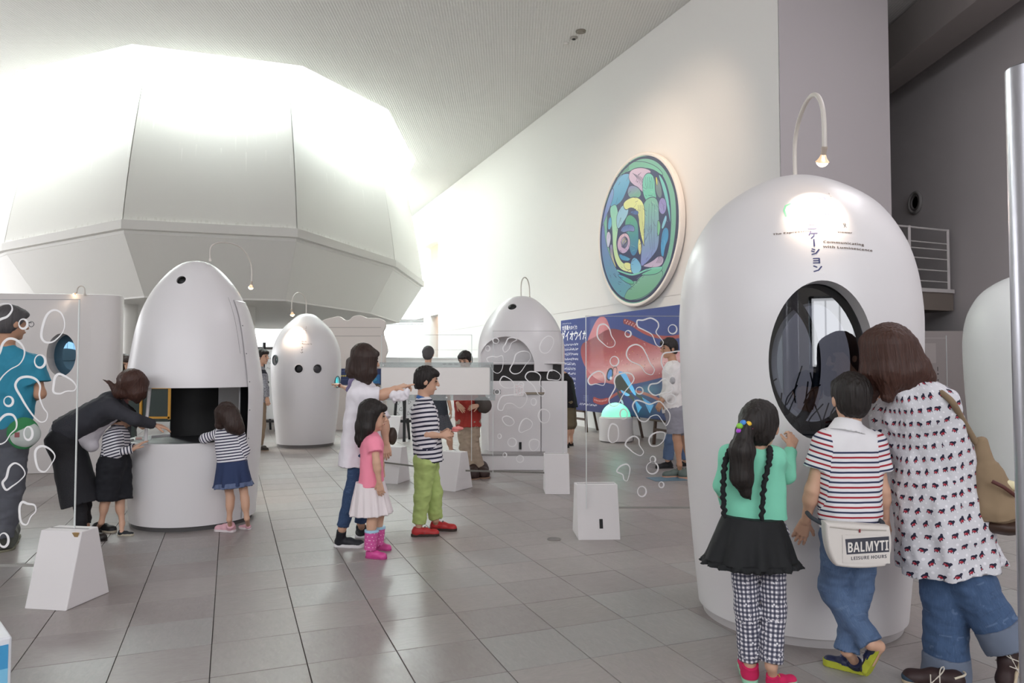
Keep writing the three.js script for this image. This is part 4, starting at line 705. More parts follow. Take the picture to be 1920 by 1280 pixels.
// ---------------------------------------------------------------- right hand side: balcony, vent, partition, duct
{
  const A = V(8.42, 0, -13.7), B = A.clone().addScaledVector(wN, -3.2), t = thing('balcony', 'grey balcony with thin rails between the white pillar and the dark wall', 'balcony', A.toArray());
  const rel = (p, y) => V(p.x - A.x, y, p.z - A.z), rm = M('#c9c4c2', 0.5);
  const mid = A.clone().lerp(B, 0.5).addScaledVector(wD, 1.2), ga = new THREE.BoxGeometry(3.2, 0.34, 2.4); ga.rotateY(-Math.atan2(wN.z, wN.x)); at(ga, mid.x - A.x, 2.62, mid.z - A.z);
  mesh('floor_slab', ga, M('#7a7068', 0.8), t);
  const ge = new THREE.BoxGeometry(3.2, 0.07, 0.06); ge.rotateY(-Math.atan2(wN.z, wN.x)); const me = A.clone().lerp(B, 0.5); at(ge, me.x - A.x, 2.82, me.z - A.z); mesh('edge_kerb', ge, rm, t);
  for (const [y, r] of [[3.98, 0.02], [3.72, 0.013], [3.6, 0.013], [3.42, 0.013], [3.2, 0.013], [2.99, 0.013]]) mesh('rail', tube([rel(A.clone().addScaledVector(wN, -0.1), y), rel(A.clone().lerp(B, 0.5), y), rel(B, y)], r, false, 8, 8), rm, t);
  for (const k of [0.04, 0.36, 0.7]) mesh('post', bar(rel(A.clone().lerp(B, k), 2.8), rel(A.clone().lerp(B, k), 4.0), 0.04, 0.05, V(1, 0, 0)), rm, t);
  const v = thing('wall_vent', 'round dark vent with stepped rings high on the dark wall', 'vent', [8.48, 4.83, -15.0], -Math.PI / 2);
  mesh('outer_ring', at(new THREE.TorusGeometry(0.21, 0.035, 12, 40), 0, 0, 0.02), M('#8d8a88', 0.5), v); mesh('middle_ring', at(new THREE.TorusGeometry(0.15, 0.03, 12, 40), 0, 0, 0.012), M('#6d6a69', 0.5), v); mesh('mouth', cyl(0.13, 0.13, 0.02).rotateX(Math.PI / 2), M('#2d2b2b', 0.6), v); mesh('back_plate', at(cyl(0.22, 0.22, 0.012).rotateX(Math.PI / 2), 0, 0, 0.004), M('#7f7b7a', 0.6), v);
  const d = thing('ceiling_duct', 'boxed duct running under the dark ceiling at upper right', 'duct', [7.7, 7.55, -13.2]);
  mesh('duct_box', box(0.7, 0.85, 9, 0, 0.05, 1.2, 0.01), M('#99928f', 0.7), d); mesh('flange', box(0.76, 0.06, 0.3, 0, 0.46, -3.0), M('#8a8482', 0.7), d);
  struct('partition_1', [box(3.6, 2.04, 0.08, 7.0, 1.02, -13.2)], M('#a49c99', 0.6));
  const pc = P(1777, 628, 11.6), s = thing('acrylic_sheet', 'clear plain sheet standing far right before the grey partition', 'sheet', [7.55, 0, -11.6]);
  mesh('clear_pane', box(1.1, 1.66, 0.008, 0, 1.06, 0), clear, s); mesh('pane_edge', box(0.008, 1.66, 0.01, -0.55, 1.06, 0), M('#cfd4d2', 0.3), s); mesh('foot', box(0.2, 0.24, 0.3, -0.3, 0.12, 0, 0.01), footWhite, s); mesh('foot', box(0.2, 0.24, 0.3, 0.4, 0.12, 0, 0.01), footWhite, s);
  const n = texture(128, 256, (c) => { c.fillStyle = '#a49c99'; c.fillRect(0, 0, 128, 256); c.fillStyle = '#b6aeab'; c.fillRect(20, 20, 70, 84); c.fillStyle = '#4d4748'; for (const y of [150, 176, 206, 230]) { c.beginPath(); c.arc(96, y, 3, 0, 7); c.fill(); } c.fillRect(94, 120, 3, 18); });
  const pn = thing('notice_sheet', 'pale printed notice on the grey partition at far right', 'notice', [7.62, 1.45, -13.15]); mesh('paper', box(0.6, 1.1, 0.006, 0, -0.1, 0), new THREE.MeshStandardMaterial({ map: n, roughness: 0.6 }), pn); mesh('holder_strip', box(0.62, 0.02, 0.012, 0, 0.46, 0), M('#b3abaa', 0.5), pn);
}
{
  const t = thing('ceiling_panel_light', 'unseen luminous panel added above the right foreground as fill light', 'light', [6.2, CEIL - 0.06, -5.5]);  // out-of-view fill panel, added to lift the dark right wall
  mesh('diffuser', box(2.4, 0.03, 4, 0, 0.01, 0, 0.01), M('#ffffff', 0.5, { emissive: '#fbf6ff', emissiveIntensity: 1.4 }), t); mesh('frame', box(2.5, 0.03, 0.06, 0, 0.01, 2.03), white, t); mesh('frame', box(2.5, 0.03, 0.06, 0, 0.01, -2.03), white, t);
  downLamp(t, 2.4, 4, -0.02, [0.98, 0.95, 1], 3);
}
// ---------------------------------------------------------------- small fittings on ceiling and floor
{
  for (const [u, v, k, lab, r] of [[1089, 60, '#8d877b', 'round beige ceiling speaker, largest of the three ceiling fittings', 0.09], [1076, 72, '#a9a59d', 'low round smoke detector, middle of the three ceiling fittings', 0.07], [1062, 83, '#d9d5d0', 'small white sensor dome, lowest of the three ceiling fittings', 0.05]]) {
    const p = G(u, v, CEIL - 0.02), t = thing('ceiling_fitting', lab, 'fitting', p.toArray());
    mesh('cover', cyl(r, r * 0.75, 0.03, 0, -0.002, 0, 28).rotateX(Math.PI), M(k, 0.6), t); mesh('collar', cyl(r * 1.15, r * 1.15, 0.02, 0, 0.012, 0, 28), M(k, 0.7), t);
    if (r === 0.07) mesh('vent_slot', cyl(r * 0.5, r * 0.5, 0.01, 0, -0.02, 0, 20), black, t);
  }
  const o = G(1039, 1011), t = thing('floor_box', 'round dark metal floor outlet cover in the tiles', 'floor outlet', o.setY(0).toArray());
  mesh('cover_plate', cyl(0.056, 0.054, 0.006, 0, 0.003, 0, 40), M('#77726e', 0.35, { metalness: 0.6 }), t); mesh('rim', at(new THREE.TorusGeometry(0.055, 0.003, 8, 40).rotateX(Math.PI / 2), 0, 0.004, 0), M('#9b9691', 0.3, { metalness: 0.7 }), t);
  // warm spot lamps on the ceiling that wash the long wall
  for (const [s, lab] of [[8.2, 'warm ceiling spot lamp washing the painted disc'], [9.4, 'warm ceiling spot lamp washing the squid board']]) {
    const p = along(s, WD - 3.0).setY(CEIL - 0.15), w = thing('ceiling_spot_lamp', lab, 'lamp', p.toArray());
    mesh('housing', cyl(0.07, 0.06, 0.2, 0, 0.02, 0, 24), white, w); mesh('lamp_lens', cyl(0.055, 0.055, 0.01, 0, -0.085, 0, 24), M('#fff3e0', 0.4, { emissive: '#ffd9a8', emissiveIntensity: 4 }), w);
    const l = new THREE.SpotLight(new THREE.Color(...WARM), 26, 0, 0.6, 1); l.position.y = -0.12; const q = onWall(1210, 470).sub(p); if (s > 9) q.copy(onWall(1130, 560)).sub(p); l.target.position.copy(q); w.add(l, l.target); l.castShadow = true; l.shadow.radius = 2;
  }
}
// ---------------------------------------------------------------- things far back under the dome
{
  const p = P(678, 688, 16), t = thing('cloud_partition', 'pale partition with a wavy cloud shaped edge behind the pointing woman', 'partition', [p.x, 0, p.z]);
  const k = 16 / FOC, X = (u) => (u - 678) * k, Y = (v) => EYE + (688 - v) * k, sh = new THREE.Shape(); sh.moveTo(X(600), 0); sh.lineTo(X(600), Y(604));
  const top = [[612, 599], [624, 596], [636, 594], [646, 600], [655, 601], [663, 594], [676, 592], [689, 597], [700, 597], [712, 598], [721, 603], [722, 613], [718, 622], [720, 634], [724, 645], [726, 658], [722, 672], [724, 700]].map(([u, v]) => new THREE.Vector2(X(u), Y(v)));
  sh.splineThru(top); sh.lineTo(X(724), 0); sh.closePath();
  const g = new THREE.ExtrudeGeometry(sh, { depth: 0.12, bevelEnabled: true, bevelSize: 0.01, bevelThickness: 0.01, curveSegments: 40 });
  mesh('cloud_panel', at(g, 0, 0, -0.06), M('#d9d0ca', 0.6), t);
  for (const y of [614, 630]) mesh('groove', box(1.2, 0.012, 0.012, X(664), Y(y), 0.07), M('#a69d98', 0.6), t);
  const map = texture(512, 256, (c) => { c.fillStyle = '#22315f'; c.fillRect(0, 0, 512, 256); c.fillStyle = '#2f6fa8'; c.fillRect(330, 90, 170, 150); c.fillStyle = '#3d94b8'; c.beginPath(); c.ellipse(410, 170, 60, 40, 0, 0, 7); c.fill(); c.fillStyle = '#c8b44a'; for (let q = 0; q < 5; q++) c.fillRect(30 + q * 22, 100, 16, 26); c.fillRect(400, 60, 60, 18); for (let q = 0; q < 3; q++) scribble(c, 30, 30 + q * 70, 200, 9, '#8f9cc4', 2); });
  const ps = thing('poster', 'dark blue printed poster on the cloud shaped partition', 'poster', [p.x + X(672), Y(706), p.z + 0.08]); mesh('print', box(88 * k, 29 * k, 0.012, 0, 0, 0), new THREE.MeshStandardMaterial({ map, roughness: 0.5 }), ps); mesh('poster_frame', [box(90 * k, 0.012, 0.018, 0, 14.8 * k, 0), box(90 * k, 0.012, 0.018, 0, -14.8 * k, 0)], M('#3c435c', 0.5), ps);
  const cr = thing('crab_model', 'small brown crab shaped exhibit on a white plinth behind the woman', 'model', P(702, 722, 15.6).toArray());
  const cb = new THREE.SphereGeometry(0.055, 18, 12); cb.scale(1.2, 0.75, 0.8); mesh('carapace', cb, M('#5d4c44', 0.6), cr); for (const s of [-1, 1]) for (let q = 0; q < 3; q++) mesh('leg', tube([V(s * 0.04, 0, 0), V(s * (0.08 + q * 0.01), 0.04 - q * 0.03, 0), V(s * (0.1 + q * 0.012), -0.05, 0)], 0.007, false, 8, 6), M('#5d4c44', 0.6), cr);
  const plp = P(702, 728, 15.6), pl = thing('plinth', 'white plinth carrying the crab model', 'plinth', [plp.x, 0, plp.z]); mesh('body', box(0.3, plp.y - 0.02, 0.3, 0, plp.y / 2 - 0.01, 0, 0.01), farWhite, pl); mesh('plinth_top', box(0.32, 0.02, 0.32, 0, plp.y - 0.01, 0), farWhite, pl);
  // drawing boards on black trestles
  const bw = (big) => texture(256, 384, (c) => { c.fillStyle = '#f2f4f4'; c.fillRect(0, 0, 256, 384); c.strokeStyle = '#222'; c.lineWidth = 6; if (big) { c.font = 'bold 90px sans-serif'; c.fillStyle = '#2c2f30'; c.fillText('G', 60, 240); for (let q = 0; q < 3; q++) scribble(c, 40, 40 + q * 30, 150, 12, '#777', 2); } else [[90, 80], [150, 200], [70, 290]].forEach(([x, y]) => { c.beginPath(); for (let q = 0; q <= 14; q++) { const a = q / 14 * 6.283, r = 34 + 14 * Math.sin(a * 3 + x); c[q ? 'lineTo' : 'moveTo'](x + Math.cos(a) * r, y + Math.sin(a) * r * 0.8); } c.stroke(); }); });
  const board = (u, v0, v1, Z, w, lab, big, lean) => {
    const q = P(u, v1, Z), h = P(u, v0, Z).y - q.y, b = thing('drawing_board', lab, 'board', [q.x, 0, q.z]), bl = M('#1b1d1f', 0.5);
    mesh('sheet', box(w, h, 0.02, 0, q.y + h / 2, 0), new THREE.MeshStandardMaterial({ map: bw(big), roughness: 0.5 }), b);
    for (const s of [-1, 1]) mesh('leg', bar(V(s * (w / 2 + 0.03), 0, 0.02), V(s * (w / 2 + 0.03 - lean), q.y + h + 0.15, 0), 0.05, 0.05), bl, b);
    mesh('crossbar', bar(V(-w / 2 - 0.1, q.y - 0.05, 0.02), V(w / 2 + 0.1, q.y - 0.05, 0.02), 0.05, 0.05), bl, b);
    for (const s of [-1, 1]) mesh('leg', bar(V(s * w / 2, 0, -0.45), V(s * (w / 2 - lean), q.y + h, -0.03), 0.04, 0.04), bl, b); return b;
  };
  board(770, 746, 784, 13.4, 0.17, 'white board of black outline drawings on black legs behind the boy', false, 0.0);
  board(750, 746, 786, 15.2, 0.2, 'plain white board with leaning black legs behind the pointing hand', false, 0.06);
  board(505, 655, 785, 15.5, 0.24, 'white lettered board on black legs behind the small pod', true, 0.02);
  // clear sheets and a strip wall behind the banner
  sheet('clear plain sheet far behind the banner board', 749, 905, 656, 15.0, 0.2, []);
  const low = thing('low_partition', 'low white partition across the far hall behind the banner board', 'partition', [P(800, 688, 20).x, 0, -20]); mesh('panel', box(3.4, 1.62, 0.1, 0, 0.81, 0, 0.01), farWhite, low); mesh('top_cap', box(3.44, 0.04, 0.14, 0, 1.63, 0, 0.008), farWhite, low);
  for (let q = 0; q < 5; q++) mesh('notice_strip', box(0.1, 0.03, 0.006, 0.5 + q * 0.16, 1.46, 0.054), M('#6a6e70', 0.6), low);
  // blue round banner and doorway left of the tall pod
  const bn = P(226, 668, 20), bt = thing('hanging_banner', 'dark blue banner with a white ring left of the slim column', 'banner', [bn.x - 0.3, 0, bn.z]); mesh('cloth', box(1.0, 2.2, 0.02, 0, 1.2, 0), M('#23305c', 0.7), bt); mesh('white_ring', at(new THREE.TorusGeometry(0.42, 0.045, 8, 40), 0.28, 1.55, 0.02), M('#dfe4ea', 0.6), bt); mesh('pole', cyl(0.02, 0.02, 2.4, -0.52, 1.2, 0, 10), steel, bt);
  const tb = thing('display_table', 'dark green display panel with an orange frame beside the bending woman', 'display', [P(280, 760, 8.9).x, 0, -8.9]), om = M('#c9932f', 0.5), gp = M('#24332f', 0.4);
  const k9 = 8.9 / FOC, yy = (v) => EYE + (688 - v) * k9; mesh('panel', box(0.5, 0.42, 0.03, 0.0, yy(758), 0), gp, tb);
  mesh('frame', [box(0.54, 0.03, 0.06, 0, yy(726), 0.01), box(0.54, 0.025, 0.06, 0, yy(782), 0.01), box(0.025, 0.4, 0.06, -0.09, yy(755), 0.01), box(0.025, 0.4, 0.06, 0.26, yy(755), 0.01)], om, tb); mesh('display_top', box(0.54, 0.01, 0.3, 0, yy(723), -0.1), M('#dfe8e2', 0.4), tb); for (const x of [-0.24, 0.24]) mesh('leg', box(0.04, yy(784), 0.04, x, yy(784) / 2, -0.1), gp, tb);
  // bright window strip in the far wall
  const ws = thing('window_strip', 'long bright window strip low in the far wall between the pods', 'window', [P(470, 621, 33.8).x, P(470, 621, 33.8).y, -33.9]); mesh('glowing_pane', box(3.2, 0.5, 0.03, 0, 0, 0), M('#ffffff', 0.5, { emissive: '#f4fbff', emissiveIntensity: 1.0 }), ws); mesh('frame', [box(3.3, 0.05, 0.08, 0, 0.27, 0), box(3.3, 0.05, 0.08, 0, -0.27, 0)], M('#8d8f90', 0.5), ws); { const l = new THREE.RectAreaLight(new THREE.Color(0.95, 0.99, 1), 1.0, 3.2, 0.5); l.position.z = 0.06; l.rotation.y = Math.PI; ws.add(l); }
  const gb = thing('grey_partition', 'dark grey partition under the bright window strip', 'partition', [P(480, 700, 25).x, 0, -25]); mesh('panel', box(3.6, 2.05, 0.1, 0, 1.025, 0, 0.01), M('#6f6a69', 0.7), gb); mesh('top_cap', box(3.64, 0.04, 0.14, 0, 2.06, 0), M('#7d7877', 0.6), gb);
  const fm = thing('floor_mat', 'small blue plastic sheet lying on the floor by the grey shoes', 'mat', G(1250, 898).setY(0).toArray(), 0.2); mesh('mat_sheet', box(0.42, 0.004, 0.3, 0, 0.004, 0), M('#5d7f92', 0.35), fm);
  const st = thing('tall_panel', 'black screen panel on the front of a grey stand behind the man in white', 'panel', [P(1293, 720, 10.5).x, 0, -10.5]); mesh('stand_body', box(0.3, 1.45, 0.12, 0, 0.725, 0, 0.01), M('#a9a4a2', 0.6), st); mesh('screen', box(0.22, 0.42, 0.01, 0.0, 1.2, 0.063), black, st);
}
// ---------------------------------------------------------------- people: smooth joined fields, meshed by surface nets
function cap(a, b, ra, rb = ra) {
  const ax = a.x, ay = a.y, az = a.z, dx = b.x - ax, dy = b.y - ay, dz = b.z - az, L2 = Math.max(1e-9, dx * dx + dy * dy + dz * dz), dr = rb - ra, rm = Math.max(ra, rb);
  const f = (x, y, z) => { const px = x - ax, py = y - ay, pz = z - az; let t = (px * dx + py * dy + pz * dz) / L2; t = t < 0 ? 0 : t > 1 ? 1 : t; const ex = px - dx * t, ey = py - dy * t, ez = pz - dz * t; return Math.sqrt(ex * ex + ey * ey + ez * ez) - ra - dr * t; };
  return fin(f, V(Math.min(a.x, b.x) - rm, Math.min(a.y, b.y) - rm, Math.min(a.z, b.z) - rm), V(Math.max(a.x, b.x) + rm, Math.max(a.y, b.y) + rm, Math.max(a.z, b.z) + rm));
}
function fin(f, lo, hi) { const c = lo.clone().add(hi).multiplyScalar(0.5); return { f, lo, hi, cx: c.x, cy: c.y, cz: c.z, R: c.distanceTo(hi) }; }
function ell(c, r, B) {
  const [X, Y, W] = B ?? [V(1, 0, 0), V(0, 1, 0), V(0, 0, 1)], [a, b, e] = r, rm = Math.max(a, b, e);
  const f = (x, y, z) => { const px = x - c.x, py = y - c.y, pz = z - c.z, p = px * X.x + py * X.y + pz * X.z, q = px * Y.x + py * Y.y + pz * Y.z, w = px * W.x + py * W.y + pz * W.z; const k0 = Math.sqrt(p * p / a / a + q * q / b / b + w * w / e / e), k1 = Math.sqrt(p * p / a ** 4 + q * q / b ** 4 + w * w / e ** 4); return k1 < 1e-9 ? -Math.min(a, b, e) : k0 * (k0 - 1) / k1; };
  return fin(f, c.clone().addScalar(-rm), c.clone().addScalar(rm));
}
function uni(k, ...list) {
  list = list.flat().filter(Boolean); const n = list.length, lo = list[0].lo.clone(), hi = list[0].hi.clone(); list.forEach((s) => { lo.min(s.lo); hi.max(s.hi); });
  const f = (x, y, z) => { let d = 1e9; for (let i = 0; i < n; i++) { const s = list[i], lim = s.R + d + k, ex = x - s.cx, ey = y - s.cy, ez = z - s.cz; if (lim < 0 || ex * ex + ey * ey + ez * ez > lim * lim) continue; const e = s.f(x, y, z), h = k - Math.abs(d - e); d = (d < e ? d : e) - (h > 0 ? h * h / (4 * k) : 0); } return d > 1e8 ? Math.sqrt((x - list[0].cx) ** 2 + (y - list[0].cy) ** 2 + (z - list[0].cz) ** 2) - list[0].R : d; };
  return fin(f, lo, hi);
}
const clip = (s, p, n) => ({ ...s, f: (x, y, z) => Math.max(s.f(x, y, z), (x - p.x) * n.x + (y - p.y) * n.y + (z - p.z) * n.z) });
const minus = (a, b, k = 0.005) => ({ ...a, f: (x, y, z) => { const d = a.f(x, y, z), e = -b.f(x, y, z), h = k - Math.abs(d - e); return Math.max(d, e) + (h > 0 ? h * h / (4 * k) : 0); } });
const folds = (s, amp, fx, fy, fz, off = 0) => ({ ...s, f: (x, y, z) => { const d = s.f(x, y, z); return d > 0.05 || d < -0.05 ? d : d - amp * (noise.noise(x * fx + off, y * fy, z * fz) + 0.5 * noise.noise(x * fx * 2.1, y * fy * 2.1 + off, z * fz * 2.1)); } });
function frustum(a, b, sa, sb, right, n = 0, amp = 0) {           // elliptical, from a to b, rippled toward b
  const ax = b.clone().sub(a), L = ax.length(); ax.divideScalar(L); const r = right.clone().addScaledVector(ax, -right.dot(ax)).normalize(), w = ax.clone().cross(r), m = Math.max(...sa, ...sb) * (1 + amp);
  const f = (x, y, z) => { const px = x - a.x, py = y - a.y, pz = z - a.z, h = px * ax.x + py * ax.y + pz * ax.z, t = clamp(h / L, 0, 1), p = px * r.x + py * r.y + pz * r.z, q = px * w.x + py * w.y + pz * w.z; let k = 1; if (n) { const an = Math.atan2(q, p); k = 1 + amp * t * (Math.sin(an * n) + 0.4 * Math.sin(an * n * 1.7 + 2)); } const A = lerp(sa[0], sb[0], t) * k, B = lerp(sa[1], sb[1], t) * k, g = Math.sqrt(p * p / A / A + q * q / B / B); return Math.max((g - 1) * Math.min(A, B), -h, h - L); };
  const c = a.clone().lerp(b, 0.5), R = L / 2 + m; return fin(f, c.clone().addScalar(-R).max(a.clone().min(b).addScalar(-m)), c.clone().addScalar(R).min(a.clone().max(b).addScalar(m)));
}
function net(S, h, bones) {
  const f = S.f, lo = S.lo.clone().addScalar(-2.5 * h), nx = Math.ceil((S.hi.x - lo.x) / h) + 3, ny = Math.ceil((S.hi.y - lo.y) / h) + 3, nz = Math.ceil((S.hi.z - lo.z) / h) + 3, nxy = nx * ny, D = new Float32Array(nxy * nz), B = 5;
  for (let k = 0; k < nz; k += B) for (let j = 0; j < ny; j += B) for (let i = 0; i < nx; i += B) {
    const d = f(lo.x + (i + 2) * h, lo.y + (j + 2) * h, lo.z + (k + 2) * h), near = Math.abs(d) < h * 2.6 * 1.75 * 1.5, K = Math.min(nz, k + B), Jm = Math.min(ny, j + B), I = Math.min(nx, i + B);
    for (let c = k; c < K; c++) for (let b = j; b < Jm; b++) for (let a = i; a < I; a++) D[c * nxy + b * nx + a] = near ? f(lo.x + a * h, lo.y + b * h, lo.z + c * h) : d;
  }
  const pos = [], idx = [], id = new Int32Array(nxy * nz).fill(-1), off = [0, 1, nx, nx + 1, nxy, nxy + 1, nxy + nx, nxy + nx + 1], E = [[0, 1], [2, 3], [4, 5], [6, 7], [0, 2], [1, 3], [4, 6], [5, 7], [0, 4], [1, 5], [2, 6], [3, 7]];
  const norm = [], e = h * 0.35;
  for (let k = 0; k < nz - 1; k++) for (let j = 0; j < ny - 1; j++) for (let i = 0; i < nx - 1; i++) {
    const o = k * nxy + j * nx + i; let mask = 0; for (let c = 0; c < 8; c++) if (D[o + off[c]] < 0) mask |= 1 << c;
    if (mask === 0 || mask === 255) continue;
    let x = 0, y = 0, z = 0, n = 0;
    for (const [a, b] of E) { const da = D[o + off[a]], db = D[o + off[b]]; if ((da < 0) === (db < 0)) continue; const t = da / (da - db); x += (a & 1) + t * ((b & 1) - (a & 1)); y += ((a >> 1) & 1) + t * (((b >> 1) & 1) - ((a >> 1) & 1)); z += (a >> 2) + t * ((b >> 2) - (a >> 2)); n++; }
    x = lo.x + (i + x / n) * h; y = lo.y + (j + y / n) * h; z = lo.z + (k + z / n) * h;
    let gx, gy, gz;
    for (let s = 0; s < 2; s++) {
      gx = f(x + e, y, z) - f(x - e, y, z); gy = f(x, y + e, z) - f(x, y - e, z); gz = f(x, y, z + e) - f(x, y, z - e); const l = Math.sqrt(gx * gx + gy * gy + gz * gz) || 1; gx /= l; gy /= l; gz /= l;
      if (s === 0) { const d = clamp(f(x, y, z) * 2 * e / l, -0.7 * h, 0.7 * h); x -= gx * d; y -= gy * d; z -= gz * d; }
    }
    id[o] = pos.length / 3; pos.push(x, y, z); norm.push(gx, gy, gz);
  }
  const quad = (a, b, c, d, flip) => { if (a < 0 || b < 0 || c < 0 || d < 0) return; if (flip) idx.push(a, c, b, a, d, c); else idx.push(a, b, c, a, c, d); };
  for (let k = 1; k < nz - 1; k++) for (let j = 1; j < ny - 1; j++) for (let i = 1; i < nx - 1; i++) {
    const o = k * nxy + j * nx + i, d = D[o] < 0;
    if (d !== D[o + 1] < 0) quad(id[o - nx - nxy], id[o - nxy], id[o], id[o - nx], !d);
    if (d !== D[o + nx] < 0) quad(id[o - 1 - nxy], id[o - 1], id[o], id[o - nxy], !d);
    if (d !== D[o + nxy] < 0) quad(id[o - 1 - nx], id[o - nx], id[o], id[o - 1], !d);
  }
  let g = new THREE.BufferGeometry(); g.setAttribute('position', new THREE.Float32BufferAttribute(pos, 3)); g.setAttribute('normal', new THREE.Float32BufferAttribute(norm, 3)); g.setIndex(idx);
  if (bones) {                                                    // cloth runs along the nearest limb: v along it, u round it, both in metres
    g = g.toNonIndexed(); const p = g.attributes.position.array, n = p.length / 3, uv = new Float32Array(n * 2);
    const bs2 = bones.map(([a, b, r, ref]) => { const ax = b.clone().sub(a), L = ax.length(); ax.divideScalar(L); const x = ref.clone().addScaledVector(ax, -ref.dot(ax)).normalize(); return { a, ax, L, r, x, y: ax.clone().cross(x) }; });
    const q = V(0, 0, 0), an = (b, w) => Math.atan2(w.dot(b.y), w.dot(b.x));
    for (let t = 0; t < n; t += 3) {
      q.set(p[t * 3] + p[t * 3 + 3] + p[t * 3 + 6], p[t * 3 + 1] + p[t * 3 + 4] + p[t * 3 + 7], p[t * 3 + 2] + p[t * 3 + 5] + p[t * 3 + 8]).divideScalar(3);
      let best = bs2[0], bd = 1e9;
      for (const b of bs2) { const w = q.clone().sub(b.a), s = clamp(w.dot(b.ax), 0, b.L), d = w.addScaledVector(b.ax, -s).length() - b.r; if (d < bd) { bd = d; best = b; } }
      const a0 = an(best, q.clone().sub(best.a));
      for (let c = 0; c < 3; c++) { const w = V(p[(t + c) * 3], p[(t + c) * 3 + 1], p[(t + c) * 3 + 2]).sub(best.a); let a = an(best, w) - a0; a -= Math.round(a / 6.28319) * 6.28319; uv[(t + c) * 2] = (a0 + a) * best.r; uv[(t + c) * 2 + 1] = w.dot(best.ax); }
    }
    g.setAttribute('uv', new THREE.Float32BufferAttribute(uv, 2));
  }
  return g;
}
const strands = grain(256, 64, (x, y) => 0.5 + 0.5 * noise.noise(x * 90, y * 2.5, 1)); strands.repeat.set(1 / 0.14, 1 / 0.5);
const SKIN = M('#d2a68c', 0.55, { sheen: 0.15 }), SKIN_DEEP = M('#bd8f73', 0.55), hairMat = (r, g, b, v) => new THREE.MeshStandardMaterial({ map: texture(512, 256, (c) => { c.fillStyle = `rgb(${r},${g},${b})`; c.fillRect(0, 0, 512, 256); for (let i = 0; i < 900; i++) { const k = rr(-v, v * 1.4); c.strokeStyle = `rgba(${Math.max(0, r + k * 1.2)},${Math.max(0, g + k)},${Math.max(0, b + k * 0.9)},0.5)`; c.lineWidth = rr(0.6, 2.2); const x = rr(0, 512), y = rr(-60, 200); c.beginPath(); c.moveTo(x, y); c.quadraticCurveTo(x + rr(-5, 5), y + 60, x + rr(-8, 8), y + rr(80, 180)); c.stroke(); } }, { rep: [0.28, 0.5] }), roughness: 0.58, bumpMap: strands, bumpScale: 0.0012, side: THREE.DoubleSide }), HAIR = hairMat(25, 18, 15, 12), HAIR_BROWN = hairMat(44, 26, 19, 16), HAIR_RED = hairMat(60, 32, 22, 20), HAIR_GREY = hairMat(70, 67, 69, 24), EYE_M = M('#17110f', 0.25), LIP = M('#a85f55', 0.5);
const weave = grain(64, 64, (x, y) => 0.5 + 0.3 * Math.sin(x * 6.283 * 16) * Math.sin(y * 6.283 * 16) + 0.2 * noise.noise(x * 20, y * 20, 3)); weave.repeat.set(12, 12);
const cloth = (color, more = {}) => M(color, 0.85, more);
const printed = (tex) => new THREE.MeshStandardMaterial({ map: tex, roughness: 0.85, side: THREE.DoubleSide });
const stripes = (period, list) => texture(8, 256, (c) => { for (const [col, a, b] of list) { c.fillStyle = col; c.fillRect(0, 256 - b * 256, 8, (b - a) * 256); } }, { rep: [1, period] });
const denimTex = (base, fade) => texture(512, 512, (c, w) => {
  c.fillStyle = base; c.fillRect(0, 0, w, w);
  for (let i = 0; i < 2600; i++) { c.fillStyle = rnd() < 0.5 ? 'rgba(20,30,55,0.10)' : 'rgba(190,205,225,0.10)'; c.fillRect(rr(0, w), rr(0, w), 1.5, rr(4, 26)); }
  for (let i = 0; i < 70; i++) { c.strokeStyle = i % 2 ? fade : 'rgba(22,34,62,0.12)'; c.lineWidth = rr(3, 12); const x = rr(0, w), y = rr(0, w); c.beginPath(); c.moveTo(x, y); c.quadraticCurveTo(x + rr(-50, 50), y + rr(-14, 14), x + rr(-80, 80), y + rr(-20, 20)); c.stroke(); }
}, { rep: [0.5, 0.5] });

function handField(w, D, N, side, H, curl, pose, fore) {
  const S = D.clone().cross(N).normalize().multiplyScalar(side), W = H * 0.45, k = H / 0.18, out = [], palm = [];
  const pt = (d, s, n) => w.clone().addScaledVector(D, d).addScaledVector(S, s).addScaledVector(N, n);
  for (let i = 0; i < 4; i++) {
    const s = W * (0.36 - 0.24 * i), kb = pt(H * (0.5 - 0.03 * Math.abs(i - 1)), s, 0);
    palm.push(cap(pt(0.01 * k, s * 0.6, 0), kb, 0.0135 * k, 0.0108 * k));
    const c = pose === 'point' && i === 0 ? 0.05 : Array.isArray(curl) ? curl[i] : curl * (0.9 + 0.12 * i), len = H * [0.42, 0.47, 0.44, 0.34][i]; let p = kb, ang = 0;
    [[0.44, 0.55], [0.31, 1.0], [0.25, 0.75]].forEach(([f, a], j) => { ang += c * a; const d = D.clone().multiplyScalar(Math.cos(ang)).addScaledVector(N, -Math.sin(ang)).addScaledVector(S, (1.5 - i) * 0.05 * (1 - c)), q = p.clone().addScaledVector(d.normalize(), len * f); out.push(cap(p, q, (0.0088 - j * 0.0008) * k, (0.0082 - j * 0.0009) * k)); p = q; });
  }
  const tb = pt(H * 0.14, W * 0.3, -0.004 * k), td = D.clone().multiplyScalar(0.72).addScaledVector(S, 0.62).addScaledVector(N, -0.25 - curl * 0.2 || -0.3).normalize(), t1 = tb.clone().addScaledVector(td, H * 0.24), t2 = t1.clone().addScaledVector(td.clone().addScaledVector(D, 0.5).addScaledVector(N, -0.2).normalize(), H * 0.18);
  out.push(cap(tb, t1, 0.0125 * k, 0.0098 * k), cap(t1, t2, 0.0095 * k, 0.0078 * k));
  return uni(0.006 * k, uni(0.012 * k, ...palm, fore), ...out);
}
